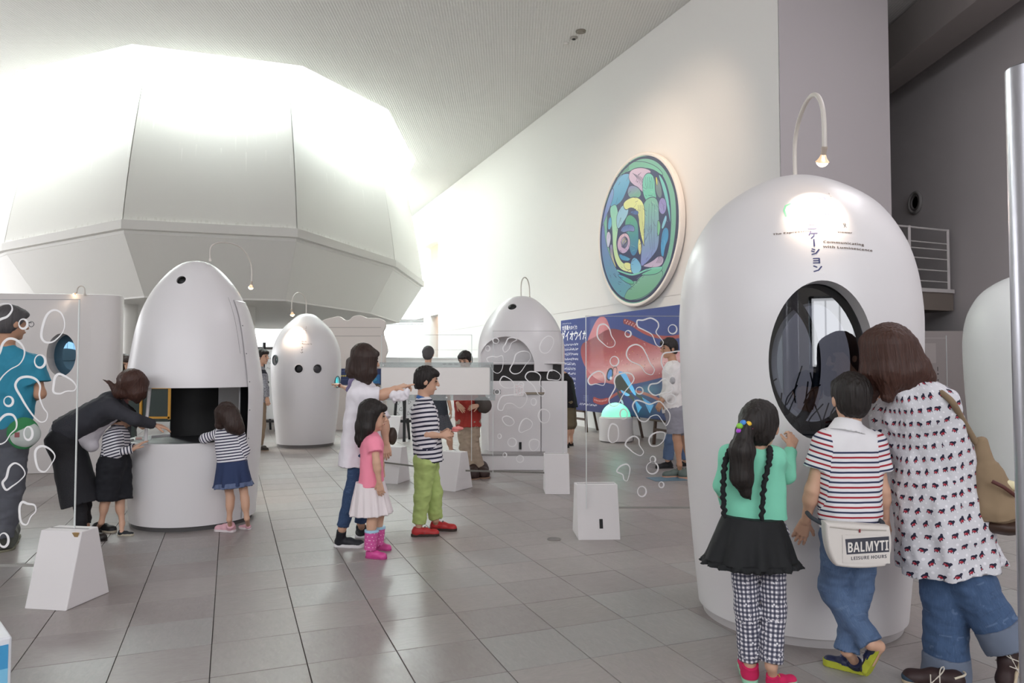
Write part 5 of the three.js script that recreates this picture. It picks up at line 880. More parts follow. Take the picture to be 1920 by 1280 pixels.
function person(o) {
  const { Z, s = 1 } = o, J = {}, big = o.fine ?? 1;
  for (const [k, a] of Object.entries(o.J)) J[k] = P(a[0], a[1], Z + (a[2] ?? 0));
  const pick = (a) => a.length > 2 ? P(a[0], a[1], Z + a[2]) : G(a[0], a[1]);
  const feet = (o.feet ?? []).map((f) => ({ ...f, heel: pick(f.heel), toe: pick(f.toe) }));
  const base = feet.length ? feet[0].heel.clone().add(feet[feet.length - 1].heel).multiplyScalar(0.5) : J.pm ?? J.nk; const O = V(base.x, 0, base.z);
  const t = thing('person', o.label, 'person', O.toArray());
  const add = (name, g, m, parent = t) => { g.translate(-O.x, -O.y, -O.z); return mesh(name, g, m, parent); };
  const skin = o.skin ?? SKIN, F = V(...o.F).normalize(), Rt = F.clone().cross(o.U ? V(...o.U) : V(0, 1, 0)).normalize(), U = Rt.clone().cross(F), q = (o.Hh ?? 0.22) / 0.22, hp = (r, u, f) => J.hd.clone().addScaledVector(Rt, r * q).addScaledVector(U, u * q).addScaledVector(F, f * q), HB = [Rt, U, F], sc = (a) => a.map((x) => x * q);
  J.pm ??= J.hA.clone().lerp(J.hB, 0.5);
  // ---- body
  const b = [], ctx = { J, s, q, add, t, feet, O, hp, HB, sc, pick, P: (a) => P(a[0], a[1], Z + (a[2] ?? 0)), big, o };
  const torsoIn = 0.86;
  b.push(cap(J.nk, hp(0, -0.045, -0.02), 0.05 * q, 0.047 * q));
  if (J.sA && J.sB) { b.push(cap(J.sA, J.nk, 0.04 * s, 0.045 * s), cap(J.sB, J.nk, 0.04 * s, 0.045 * s)); }
  if (J.hA && J.hB) { b.push(cap(J.sA.clone().lerp(J.nk, 0.4), J.hA, 0.06 * s * torsoIn, 0.066 * s * torsoIn), cap(J.sB.clone().lerp(J.nk, 0.4), J.hB, 0.06 * s * torsoIn, 0.066 * s * torsoIn), cap(J.nk, J.pm, 0.05 * s, 0.06 * s)); }
  for (const X of ['A', 'B']) {
    if (J['e' + X]) { b.push(cap(J['s' + X], J['e' + X], 0.043 * s, 0.036 * s), cap(J['e' + X], J['w' + X], 0.036 * s, 0.025 * s)); const e = J['e' + X].clone().lerp(J['w' + X], 0.3); b.push(ell(e, [0.038 * s, 0.038 * s, 0.038 * s])); }
    if (J['k' + X]) { b.push(cap(J['h' + X], J['k' + X], (o.bare ? 0.066 : 0.055) * s, (o.bare ? 0.05 : 0.036) * s), cap(J['k' + X], J['a' + X], (o.bare ? 0.047 : 0.034) * s, 0.029 * s)); b.push(ell(J['k' + X].clone().lerp(J['a' + X], 0.3).addScaledVector(F, -0.012 * s), o.bare ? [0.05 * s, 0.09 * s, 0.05 * s] : [0.035 * s, 0.08 * s, 0.035 * s])); }
  }
  feet.forEach((f) => { const d = f.toe.clone().sub(f.heel); b.push(cap(f.heel.clone().addScaledVector(d, 0.24).add(V(0, 0.036 * s, 0)), f.heel.clone().addScaledVector(d, 0.7).add(V(0, 0.024 * s, 0)), 0.022 * s, 0.016 * s)); const X = f.leg; if (X && J['a' + X]) b.push(cap(J['a' + X], f.heel.clone().addScaledVector(d, 0.22).add(V(0, 0.045 * s, 0)), 0.029 * s, 0.025 * s)); });
  const parts = [net(uni(0.03 * s, ...b), 0.013 * Math.max(0.8, s) / big)];
  // ---- head
  let head = uni(0.02 * q, ell(hp(0, 0.022, -0.008), sc([0.076, 0.098, 0.094]), HB), ell(hp(0, -0.048, 0.02), sc([0.057, 0.062, 0.063]), HB), ell(hp(0, -0.098, 0.058), sc([0.02, 0.014, 0.016]), HB), cap(J.nk, hp(0, -0.04, -0.02), 0.051 * q, 0.048 * q));
  for (const r of [-1, 1]) head = minus(head, ell(hp(r * 0.033, 0.006, 0.098), sc([0.02, 0.012, 0.018]), HB), 0.018 * q);
  head = uni(0.008 * q, head, cap(hp(0, 0.012, 0.086), hp(0, -0.024, 0.103), 0.008 * q, 0.012 * q), ell(hp(0, -0.058, 0.082), sc([0.023, 0.0085, 0.011]), HB), ...[-1, 1].flatMap((r) => [ell(hp(r * 0.077, -0.006, -0.008), sc([0.011, 0.031, 0.02]), HB), ell(hp(r * 0.013, -0.026, 0.094), sc([0.009, 0.008, 0.01]), HB)]));
  parts.push(net(head, 0.0065 / big));
  // ---- hands
  for (const h of o.hands ?? []) {
    const w = J['w' + h.arm], e = J['e' + h.arm], D = ctx.P(h.to).sub(w).normalize(), N = V(...h.n).normalize(); N.addScaledVector(D, -N.dot(D)).normalize();
    parts.push(net(handField(w, D, N, h.side ?? 1, h.H ?? 0.17 * s, h.curl ?? 0.35, h.pose, cap(e.clone().lerp(w, 0.75), w, 0.028 * s, 0.023 * s)), (0.0042 / big) * (h.coarse ?? 1)));
  }
  add('body', mergeGeometries(parts), skin);
  // ---- face
  if (o.face !== false) {
    for (const r of [-1, 1]) { add('eye', net(ell(hp(r * 0.032, 0.006, 0.081), sc([0.0145, 0.0065, 0.008]), HB), 0.0035), EYE_M); add('eyebrow', net(cap(hp(r * 0.018, 0.028, 0.089), hp(r * 0.046, 0.03, 0.078), 0.0035 * q), 0.003), o.hairM ?? HAIR); }
    add('mouth', net(ell(hp(0, -0.0585, 0.0845), sc([0.022, 0.0055, 0.0095]), HB), 0.0035), LIP);
  }
  // ---- hair
  if (o.hair) {
    const hw = o.hair.w ?? 1, list = [ell(hp(0, 0.033, -0.014), sc([0.088 * hw, 0.1, 0.101]), HB), ell(hp(0, -0.028, -0.045), sc([0.07 * hw, 0.065, 0.058]), HB)];
    let h = uni(0.03 * q, ...list), n = F.clone().multiplyScalar(0.86).addScaledVector(U, -0.5).normalize();
    h = clip(h, hp(0, 0.052, 0.06 + (o.hair.front ?? 0)), n); h = clip(h, hp(0, o.hair.nape ?? -0.085, 0), U.clone().negate());
    const extra = [ell(hp(0, 0.068, 0.052), sc([0.07, 0.036, 0.05]), HB)];
    for (const c of o.hair.locks ?? []) for (let i = 1; i < c.length; i++) extra.push(cap(ctx.P(c[i - 1]), ctx.P(c[i]), c[i - 1][3], c[i][3]));
    h = uni(0.022 * q, h, ...extra);
    const amp = o.hair.rough ?? 0.0035;
    add('hair', net({ ...h, f: (x, y, z) => { const d = h.f(x, y, z); return d > 0.04 || d < -0.04 ? d : d - amp * noise.noise(x * 95, y * 9, z * 95) - amp * 0.8 * noise.noise(x * 40, y * 14, z * 40 + 5); } }, 0.0065 / big, [[hp(0, -0.3, -0.01), hp(0, 0.2, -0.01), 0.09 * q, F]]), o.hairM ?? HAIR);
  }
  for (const g of o.wear ?? []) g(ctx);
  return t;
}
// ---- garments
const top = (p) => (c) => {
  const { J, s } = c, [r0, r1, r2] = p.r ?? [0.075, 0.095, 0.1], fl = p.pts ?? {}, axis = J.pm.clone().sub(J.nk).normalize(), hem = p.hem ? c.P(p.hem) : J.pm;
  const down = p.level ? V(0, -1, 0) : axis, list = [], out = p.over ?? 0.25, ref = V(0, 0, -1);
  const A0 = J.sA.clone().lerp(J.nk, 0.32).addScaledVector(axis, r0 * s * 0.7), B0 = J.sB.clone().lerp(J.nk, 0.32).addScaledVector(axis, r0 * s * 0.7);
  const A1 = (p.hA ? c.P(p.hA) : J.hA).clone(), B1 = (p.hB ? c.P(p.hB) : J.hB).clone(); A1.addScaledVector(A1.clone().sub(A0).normalize(), out); B1.addScaledVector(B1.clone().sub(B0).normalize(), out);
  list.push(cap(A0, A1, r1 * s, r2 * s), cap(B0, B1, r1 * s, r2 * s), cap(A0.clone().lerp(B0, 0.5), A1.clone().lerp(B1, 0.5), r1 * s, r2 * s));
  for (const X of ['A', 'B']) list.push(cap(J['s' + X], J.nk.clone().addScaledVector(axis, 0.02 * s), 0.05 * s, (p.neck ?? 0.058) * s));
  for (const e of p.extra ?? []) list.push(cap(c.P(e[0]), c.P(e[1]), e[2], e[3]));
  let torso = clip(uni((p.k ?? 0.07) * s, ...list), hem, down);
  if (p.add) torso = uni(0.04, torso, ...p.add(c));
  const bones = [[J.pm, J.nk, p.rT ?? 0.13 * s, ref]], arms = [];
  for (const X of ['A', 'B']) {
    const tt = p.sl?.[X] ?? p.sl; if (!tt || typeof tt === 'object' || !J['e' + X]) continue; const S = J['s' + X], E = J['e' + X], W = J['w' + X], ua = (p.ar ?? 0.056) * s, fa = (p.fr ?? 0.042) * s;
    const d1 = E.clone().sub(S).normalize(); bones.push([S, E, ua, ref]);
    if (tt <= 1) arms.push(clip(cap(S, S.clone().lerp(E, tt + 0.12), ua, ua * (p.flare ?? 1.05)), S.clone().lerp(E, tt), d1));
    else { const d2 = W.clone().sub(E).normalize(); bones.push([E, W, fa, ref]); arms.push(uni(0.02, cap(S, E, ua, fa * 1.08), clip(cap(E, E.clone().lerp(W, tt - 1 + 0.1), fa * 1.05, fa * (p.cuff ?? 0.85)), E.clone().lerp(W, tt - 1), d2))); }
  }
  let all = uni(0.03 * s, torso, ...arms); const fo = p.fold ?? 0.006; all = folds(all, fo, 13, 9, 13, p.off ?? 0);
  c.add(p.name ?? 'shirt', net(all, (p.cell ?? 0.0115) / c.big, p.map === false ? null : bones), p.m);
};
const trousers = (p) => (c) => {
  const { J, s } = c, [rh, rk, ra] = p.r ?? [0.092, 0.062, 0.055], list = [], bones = [], ref = V(0, 0, -1), axis = J.nk.clone().sub(J.pm).normalize();
  list.push(cap(J.hA, J.hB, rh * s * 1.02)); const wy = p.waist ?? 0.09; list.push(cap(J.hA.clone().lerp(J.pm, 0.2), J.hA.clone().lerp(J.pm, 0.3).addScaledVector(axis, wy), rh * s, rh * s * 0.9), cap(J.hB.clone().lerp(J.pm, 0.2), J.hB.clone().lerp(J.pm, 0.3).addScaledVector(axis, wy), rh * s, rh * s * 0.9));
  const legs = [];
  for (const X of ['A', 'B']) {
    if (!J['k' + X]) continue; const H = J['h' + X], K = J['k' + X], A = J['a' + X], tt = p.len ?? 2, one = []; bones.push([H, K, rk * s * 1.2, ref]);
    const d1 = K.clone().sub(H).normalize(), d2 = A.clone().sub(K).normalize();
    if (tt <= 1) one.push(clip(cap(H, H.clone().lerp(K, tt + 0.15), rh * s, rk * s * 1.1), H.clone().lerp(K, tt), d1));
    else { bones.push([K, A, ra * s, ref]); one.push(cap(H, K, rh * s * 0.98, rk * s), clip(cap(K, K.clone().lerp(A, tt - 1 + 0.15), rk * s, ra * s), K.clone().lerp(A, tt - 1), d2)); }
    legs.push(uni(0.03 * s, ...one));
  }
  let all = folds(uni(0.025 * s, uni(0.04 * s, ...list), ...legs), p.fold ?? 0.006, 12, 16, 12, p.off ?? 3);
  c.add(p.name ?? 'trousers', net(all, (p.cell ?? 0.0115) / c.big, p.map === false ? null : bones), p.m);
};
const skirt = (p) => (c) => {
  const a = c.P(p.a), b = c.P(p.b), g = frustum(a, b, p.ra, p.rb, V(1, 0, 0), p.n ?? 9, p.amp ?? 0.06);
  c.add(p.name ?? 'skirt', net(folds(g, p.fold ?? 0.003, 16, 6, 16), (p.cell ?? 0.009) / c.big, p.map ? [[a, b, Math.max(...p.rb), V(0, 0, -1)]] : null), p.m);
};
const shoes = (p) => (c) => {
  for (const f of c.feet) {
    const H = f.heel, D = f.toe.clone().sub(H), L = D.length(); D.normalize(); const S = D.clone().cross(V(0, 1, 0)).normalize(); const Uu = S.clone().cross(D).normalize(), k = (p.w ?? 1) * L / 0.26; if (Uu.y < 0) Uu.negate();
    const at2 = (d, u, sd = 0) => H.clone().addScaledVector(D, d * L).addScaledVector(Uu, u * k).addScaledVector(S, sd * k), lift = p.sole ?? 0.016;
    const up = [cap(at2(0.16, 0.04), at2(0.5, 0.042), 0.037 * k, 0.037 * k), cap(at2(0.5, 0.036), at2(0.84, 0.026), 0.037 * k, 0.034 * k), ell(at2(0.82, 0.026), [0.038 * k, 0.03 * k, 0.04 * k], [S, Uu, D])];
    const ank = c.J['a' + f.leg]; const ch = p.high ?? 0.075; const dir = ank ? ank.clone().sub(at2(0.2, 0.04)).normalize() : Uu; const co = at2(0.19, 0.04); up.push(clip(cap(co, co.clone().addScaledVector(dir, ch * k), 0.04 * k, 0.04 * k), co.clone().addScaledVector(dir, ch * k - 0.03 * k), dir));
    let u = clip(uni(0.02 * k, ...up), at2(0, lift * 0.6), Uu.clone().negate());
    const cell = (p.cell ?? 0.006) / c.big, sh = c.add(p.name ?? 'shoe', net(u, cell), f.m ?? p.m);
    const two = uni(0.02 * k, cap(at2(0.13, 0), at2(0.5, 0), 0.037 * k, 0.036 * k), cap(at2(0.5, 0), at2(0.83, 0), 0.037 * k, 0.043 * k)), h0 = H.dot(Uu);
    const so = { ...two, lo: two.lo, hi: two.hi, f: (x, y, z) => { const w = x * Uu.x + y * Uu.y + z * Uu.z - h0, d = two.f(x - Uu.x * w, y - Uu.y * w, z - Uu.z * w), e = Math.abs(w - lift / 2) - lift / 2; return Math.max(d, e); } };
    const sm = c.add('sole', net(so, cell * 0.8), p.soleM); sh.add(sm); sm.name = 'sole';
    if (p.lace) { const g = []; for (let i = 0; i < 5; i++) { const d = 0.38 + i * 0.075, y = 0.081 - i * 0.0065; g.push(tube([at2(d, y - 0.012, -0.022), at2(d + 0.02, y, 0), at2(d, y - 0.012, 0.022)], 0.0035 * k, false, 8, 6)); } const m = c.add('laces', mergeGeometries(g), p.lace); sh.add(m); m.name = 'laces'; }
    if (p.toe) { const m = c.add('toe_cap', net(clip(folds(ell(at2(0.83, 0.024), [0.041 * k, 0.03 * k, 0.045 * k], [S, Uu, D]), 0, 1, 1, 1), at2(0.8, 0), D.clone().negate()), cell), p.toe); sh.add(m); m.name = 'toe_cap'; }
    if (p.extra) p.extra(c, sh, at2, f, k, S, Uu, D);
  }
};
// ---------------------------------------------------------------- cloths
const denim = printed(denimTex('#546a8b', 'rgba(196,208,222,0.09)')), denimDark = printed(denimTex('#33496b', 'rgba(150,170,200,0.12)')), denimGrey = printed(denimTex('#41597c', 'rgba(190,204,220,0.18)'));
const navyStripe = (per, dark = '#23243c') => printed(stripes(per, [['#e9e6ea', 0, 1], [dark, 0.05, 0.45]]));
const bretonBoy = printed(texture(8, 512, (c) => { c.fillStyle = '#eae8ea'; c.fillRect(0, 0, 8, 512); for (let k = 0; k < 30; k++) { const v = k * 0.0215; if (v > 0.385 && v < 0.5) continue; c.fillStyle = k % 2 ? '#2a3050' : '#a3212f'; c.fillRect(0, 512 - (v + 0.0085) / 0.645 * 512, 8, 0.0075 / 0.645 * 512); } }, { rep: [1, 0.645] }));
const gingham = printed(texture(256, 256, (c) => { c.fillStyle = '#ece9ec'; c.fillRect(0, 0, 256, 256); for (let k = 0; k < 8; k++) { c.fillStyle = 'rgba(38,40,62,0.62)'; c.fillRect(k * 32, 0, 16, 256); c.fillRect(0, k * 32, 256, 16); } for (let k = 0; k < 26; k++) { c.fillStyle = k % 2 ? 'rgba(245,243,246,0.95)' : 'rgba(225,224,232,0.9)'; c.beginPath(); c.ellipse(rr(0, 256), rr(0, 256), rr(4, 9), rr(4, 7), rr(0, 3), 0, 7); c.fill(); } }, { rep: [0.155, 0.155] }));
const beetle = printed(texture(512, 512, (c) => {
  c.fillStyle = '#d6d5da'; c.fillRect(0, 0, 512, 512);
  for (let i = 0; i < 5; i++) for (let j = 0; j < 5; j++) {
    const x = (i + 0.5 + (j % 2) * 0.5) * 102.4, y = (j + 0.5) * 102.4;
    c.fillStyle = '#eceaef'; c.beginPath(); c.arc((x + 52) % 512, y - 34, 11, 0, 7); c.fill(); c.beginPath(); c.arc((x + 36) % 512, y + 34, 7, 0, 7); c.fill();
    for (const ox of [0, -512]) { c.save(); c.translate(x + ox, y); c.rotate(rr(-0.7, 0.7)); c.fillStyle = '#22233a'; c.beginPath(); c.ellipse(0, -6, 25, 14, 0, 0, 7); c.fill(); c.beginPath(); c.ellipse(20, -16, 11, 9, 0, 0, 7); c.fill(); c.fillRect(-26, 4, 7, 14); c.fillRect(-6, 4, 7, 15); c.fillRect(14, 4, 7, 13); c.fillStyle = '#a51f33'; c.beginPath(); c.ellipse(-6, 4, 17, 9, 0.1, 0, 7); c.fill(); c.fillStyle = '#e9e7ec'; c.fillRect(-14, -2, 5, 4); c.restore(); }
  }
}, { rep: [0.265, 0.265] }));
const knit = printed(texture(128, 512, (c) => { c.fillStyle = '#8f9096'; c.fillRect(0, 0, 128, 512); for (let k = 0; k < 900; k++) { c.fillStyle = k % 2 ? '#c9c9cd' : '#4c4d58'; c.fillRect(rr(0, 128), rr(230, 512), 5, 4); } c.fillStyle = '#d7d4d2'; c.fillRect(0, 130, 128, 40); c.fillStyle = '#20222f'; c.fillRect(0, 0, 128, 130); }, { rep: [0.3, 0.5] }));
const dots = (bg, fg, n = 5) => texture(128, 128, (c) => { c.fillStyle = bg; c.fillRect(0, 0, 128, 128); c.fillStyle = fg; for (let i = 0; i < n; i++) for (let j = 0; j < n; j++) { c.beginPath(); c.arc((i + 0.5 + (j % 2) / 2) * 128 / n % 128, (j + 0.5) * 128 / n, 5, 0, 7); c.fill(); } }, { rep: [0.1, 0.1] });
const rubber = (c) => M(c, 0.7);

// ---------------------------------------------------------------- the three at the large pod
person({ label: 'girl in a mint green top and checked leggings reaching up to the porthole', Z: 3.15, s: 0.75, Hh: 0.2, fine: 1.35, F: [0.5, 0.0, -0.85], face: false, hairM: HAIR,
  J: { hd: [1425, 799], nk: [1413, 850], sA: [1367, 852, 0.02], sB: [1452, 854, 0.02], eA: [1353, 910, 0.05], wA: [1364, 948, 0.2], eB: [1474, 890, 0.1], wB: [1483, 838, 0.24], hA: [1391, 1000, 0.03], hB: [1448, 1000, 0.03], kA: [1400, 1140, 0.03], aA: [1406, 1243, 0.05], kB: [1451, 1140, 0], aB: [1446, 1247, -0.02] },
  feet: [{ leg: 'A', heel: [1408, 1284], toe: [1397, 1243] }, { leg: 'B', heel: [1438, 1290], toe: [1492, 1279] }],
  hands: [{ arm: 'B', to: [1490, 803, 0.32], n: [0.25, 0.35, 1], side: -1, curl: 0.75, H: 0.135 }, { arm: 'A', to: [1385, 940, 0.3], n: [0, 1, 0.3], side: 1, curl: 0.4, H: 0.13 }],
  hair: { w: 1.02, nape: -0.09, locks: [[[1410, 790, -0.05, 0.06], [1397, 803, -0.085, 0.032], [1391, 845, -0.1, 0.05], [1391, 895, -0.095, 0.045], [1399, 922, -0.09, 0.022], [1407, 936, -0.09, 0.006]]] },
  wear: [top({ m: cloth('#85d9ba'), hem: [1412, 978], r: [0.075, 0.088, 0.09], sl: { A: 1.85, B: 1.85 }, ar: 0.05, fr: 0.045, fold: 0.005 }),
    skirt({ name: 'peplum', a: [1411, 968], b: [1407, 1052], ra: [0.13, 0.1], rb: [0.2, 0.165], n: 9, amp: 0.06, m: M('#0d0f12', 0.75) }), skirt({ name: 'peplum_ruffle', a: [1407, 1046], b: [1407, 1056], ra: [0.2, 0.165], rb: [0.214, 0.178], n: 23, amp: 0.05, m: M('#0f1114', 0.8) }), trousers({ name: 'leggings', m: gingham, r: [0.088, 0.066, 0.062], len: 1.93, fold: 0.005 }),
    shoes({ m: printed(dots('#d6265f', '#f3dfe6')), soleM: rubber('#9fd8b8'), high: 0.09, lace: rubber('#c9d24a') }),
    (c) => { for (const pts of [[[1371, 838, -0.03], [1360, 866, -0.06], [1356, 917, -0.065], [1358, 968, -0.065]], [[1443, 838, -0.05], [1443, 860, -0.075], [1433, 906, -0.082], [1428, 974, -0.08]]]) { const g = [], cv = new THREE.CatmullRomCurve3(pts.map(c.P)); for (let i = 0; i < 26; i++) { const p = cv.getPoint(i / 26), q = cv.getPoint((i + 1) / 26); g.push(cap(p.clone().add(V(0.006 * Math.sin(i * 2.4), 0, 0)), q.clone().add(V(-0.006 * Math.sin(i * 2.4), 0, 0)), 0.009)); } c.add('ruffle_strap', net(uni(0.004, ...g), 0.005), M('#0e1014', 0.8)); } },
    (c) => { const o = c.P([1396, 803, -0.1]); ['#e84a8a', '#f0c33a', '#4a8fe0', '#8fd04a', '#b04ad0', '#f0783a', '#3ac0d8'].forEach((k, i) => { const a = i / 7 * 6.283; c.add('hair_band_bead', net(ell(o.clone().add(V(Math.cos(a) * 0.024, Math.sin(a) * 0.024, 0.004 * (i % 2))), [0.014, 0.013, 0.015]), 0.004), M(k, 0.4)); }); }] });
person({ label: 'boy in a striped polo shirt and jeans with a white waist bag', Z: 3.22, s: 0.8, Hh: 0.205, fine: 1.35, F: [0.12, -0.02, -1], face: false,
  J: { hd: [1595, 748], nk: [1590, 806], sA: [1547, 829], sB: [1638, 831], eA: [1523, 918, 0.02], wA: [1511, 976, 0.08], eB: [1654, 920, 0], wB: [1659, 972, 0.05], hA: [1569, 1002], hB: [1621, 1002], kA: [1562, 1105, 0.1], aA: [1632, 1206, -0.05], kB: [1608, 1105, 0.06], aB: [1588, 1219, 0.03] },
  feet: [{ leg: 'B', heel: [1624, 1264], toe: [1543, 1243] }, { leg: 'A', heel: [1656, 1213, -0.06], toe: [1626, 1268, 0.0] }],
  hands: [{ arm: 'A', to: [1496, 1014, 0.13], n: [-0.3, 0.2, 1], side: -1, curl: 0.22, H: 0.15 }, { arm: 'B', to: [1665, 1010, 0.06], n: [0.6, 0, 1], side: 1, curl: 0.4, H: 0.14 }],
  hair: { w: 1.0, nape: -0.088, rough: 0.0045 },
  wear: [top({ name: 'polo_shirt', m: bretonBoy, hem: [1594, 989], r: [0.078, 0.088, 0.092], sl: 0.56, ar: 0.068, flare: 1.12, fold: 0.006 }),
    (c) => c.add('collar', net(frustum(c.P([1590, 787, 0.0]), c.P([1587, 811, -0.01]), [0.054, 0.056], [0.084, 0.074], V(1, 0, 0)), 0.006), cloth('#eceaec')),
    trousers({ name: 'jeans', m: denim, r: [0.088, 0.076, 0.064], len: 2.0, fold: 0.009 }),
    shoes({ m: M('#20264a', 0.45), soleM: rubber('#b3b836'), sole: 0.03, high: 0.08, extra: (c, sh, at2, f, k, S, Uu, D) => { for (const d of [0.42, 0.56]) { const m = c.add('strap', tube([at2(d, 0.03, -0.038), at2(d, 0.082, 0), at2(d, 0.03, 0.038)], 0.006 * k, false, 10, 6), M('#5b6180', 0.4)); sh.add(m); m.name = 'strap'; } const h = c.add('heel_patch', net(ell(at2(0.06, 0.075), [0.024 * k, 0.02 * k, 0.012 * k], [S, Uu, D]), 0.005), M('#e6e8f0', 0.3)); sh.add(h); h.name = 'heel_patch'; } })] });
{
  const p = P(1609, 1020, 3.05), t = thing('waist_bag', 'white canvas waist bag with dark block lettering worn by the boy', 'bag', p.toArray(), -0.06);
  const sh = new THREE.Shape(); sh.moveTo(-0.125, 0.08); sh.lineTo(0.118, 0.066); sh.quadraticCurveTo(0.135, -0.03, 0.1, -0.078); sh.quadraticCurveTo(0.0, -0.094, -0.085, -0.08); sh.quadraticCurveTo(-0.122, -0.04, -0.125, 0.08);
  const g = new THREE.ExtrudeGeometry(sh, { depth: 0.03, bevelEnabled: true, bevelSize: 0.012, bevelThickness: 0.018, bevelSegments: 4, curveSegments: 16 }); at(g, 0, 0, -0.035); mesh('pouch', g, cloth('#dcd6d0'), t);
  const map = texture(512, 256, (c) => { c.fillStyle = '#dcd6d0'; c.fillRect(0, 0, 512, 256); c.fillStyle = '#43444e'; c.beginPath(); c.moveTo(30, 40); c.lineTo(505, 8); c.lineTo(505, 150); c.lineTo(44, 180); c.closePath(); c.fill(); c.save(); c.transform(1, -0.065, 0, 1, 0, 0); c.fillStyle = '#e6e1da'; c.font = 'bold 128px sans-serif'; const w = c.measureText('BALMYTI').width; c.save(); c.translate(50, 166); c.scale(450 / w, 1); c.fillText('BALMYTI', 0, 0); c.restore(); c.fillStyle = '#3c3d46'; c.font = 'bold 42px sans-serif'; const w2 = c.measureText('LEISURE HOURS').width; c.translate(88, 236); c.scale(390 / w2, 1); c.fillText('LEISURE HOURS', 0, 0); c.restore(); });
  mesh('printed_label', box(0.192, 0.116, 0.002, 0.026, -0.016, 0.0145), new THREE.MeshStandardMaterial({ map, roughness: 0.8 }), t);
  mesh('zip', tube([V(-0.12, 0.074, 0.012), V(-0.03, 0.066, 0.016), V(0.11, 0.062, 0.012)], 0.003, false, 16, 6), M('#b9b2aa', 0.5), t);
  mesh('zip_pull', box(0.006, 0.014, 0.004, 0.0, 0.06, 0.018), M('#8d2c34', 0.5), t);
  mesh('belt_strap', tube([V(-0.12, 0.07, -0.02), V(-0.15, 0.085, -0.1), V(-0.14, 0.09, -0.2)], 0.01, false, 14, 6), cloth('#3b4048'), t); mesh('belt_strap', tube([V(0.115, 0.06, -0.02), V(0.14, 0.075, -0.1), V(0.13, 0.085, -0.2)], 0.01, false, 14, 6), cloth('#3b4048'), t);
}
person({ label: 'woman in a long beetle print blouse and rolled jeans leaning to the porthole', Z: 3.22, s: 1, Hh: 0.225, fine: 1.3, F: [-0.62, -0.2, -0.75], face: false, hairM: HAIR_RED,
  J: { hd: [1664, 662], nk: [1706, 728, -0.04], sA: [1676, 772, 0.12], sB: [1757, 752, -0.1], eA: [1676, 832, 0.1], wA: [1664, 766, 0.2], eB: [1752, 850, 0.1], wB: [1735, 900, 0.16], hA: [1756, 968, 0.05], hB: [1778, 958, -0.04], kA: [1773, 1118, 0.03], aA: [1774, 1246, 0.02], kB: [1822, 1098, -0.06], aB: [1890, 1208, -0.14] },
  feet: [{ leg: 'A', heel: [1812, 1294], toe: [1690, 1276] }, { leg: 'B', heel: [1914, 1194, -0.12], toe: [1886, 1294, -0.14] }],
  hands: [{ arm: 'A', to: [1652, 735, 0.22], n: [0.6, 0.1, 0.7], side: -1, curl: 0.9, H: 0.165 }],
  hair: { w: 1.06, nape: -0.1, locks: [[[1650, 650, 0.0, 0.085], [1640, 700, 0.0, 0.06], [1634, 748, 0.02, 0.02]], [[1672, 650, -0.05, 0.09], [1672, 700, -0.06, 0.075], [1664, 742, -0.06, 0.03]], [[1690, 660, -0.05, 0.075], [1700, 700, -0.07, 0.07], [1700, 736, -0.08, 0.025]], [[1690, 655, -0.05, 0.07], [1722, 690, -0.09, 0.05], [1740, 708, -0.1, 0.03], [1751, 718, -0.1, 0.006]]] },
  wear: [top({ name: 'blouse', m: beetle, rT: 0.2, hem: [1742, 900], level: true, r: [0.09, 0.112, 0.11], hA: [1740, 850, 0.07], hB: [1772, 850, -0.05], over: 0.02, sl: { A: 0.98 }, ar: 0.085, flare: 1.0, neck: 0.07, fold: 0.013, add: (c) => [frustum(c.P([1734, 790, 0]), c.P([1782, 1062, 0]), [0.14, 0.145], [0.215, 0.19], V(1, 0, 0), 7, 0.045), cap(c.P([1668, 800, 0.12]), c.P([1676, 836, 0.08]), 0.075, 0.06)] }),
    trousers({ name: 'jeans', m: denimGrey, r: [0.105, 0.094, 0.088], len: 1.95, fold: 0.008 }),
    (c) => { const mk = (a, b, r0, r1) => c.add('trouser_cuff', net(folds(frustum(c.P(a), c.P(b), [r0, r0], [r1, r1], V(1, 0, 0)), 0.004, 12, 12, 12), 0.008), printed(denimTex('#6b7587', 'rgba(220,226,232,0.16)'))); mk([1774, 1226, 0.02], [1774, 1266, 0.02], 0.095, 0.099); mk([1868, 1172, -0.12], [1893, 1213, -0.145], 0.094, 0.098); },
    shoes({ m: M('#33201f', 0.6), soleM: rubber('#c8b79c'), sole: 0.014, high: 0.09, lace: rubber('#241a1a'), cell: 0.007, toe: M('#34495c', 0.6), extra: (c, sh, at2, f, k) => { for (const s of [-1, 1]) { const y = 0.044, z = s * 0.041, m = c.add('side_letter', tube([at2(0.42, y - 0.022, z), at2(0.42, y + 0.02, z * 0.93), at2(0.42, y + 0.02, z * 0.93), at2(0.56, y - 0.022, z), at2(0.56, y - 0.022, z), at2(0.56, y + 0.018, z * 0.9)], 0.0028 * k, false, 40, 6), M('#d8d0c4', 0.5)); sh.add(m); m.name = 'side_letter'; } const cl = c.add('collar_trim', tube([at2(0.34, 0.075, 0.034), at2(0.2, 0.06, 0.042), at2(0.03, 0.075, 0.02), at2(0.03, 0.075, -0.02), at2(0.2, 0.06, -0.042)], 0.005 * k, false, 24, 6), M('#d8cdb8', 0.6)); sh.add(cl); cl.name = 'collar_trim'; } }),
    (c) => c.add('wrist_watch', net(clip(cap(c.P([1662, 763, 0.2]), c.P([1660, 752, 0.21]), 0.031), c.P([1661, 758, 0.205]), V(0, 1, 0)), 0.006), M('#17181c', 0.35))] });
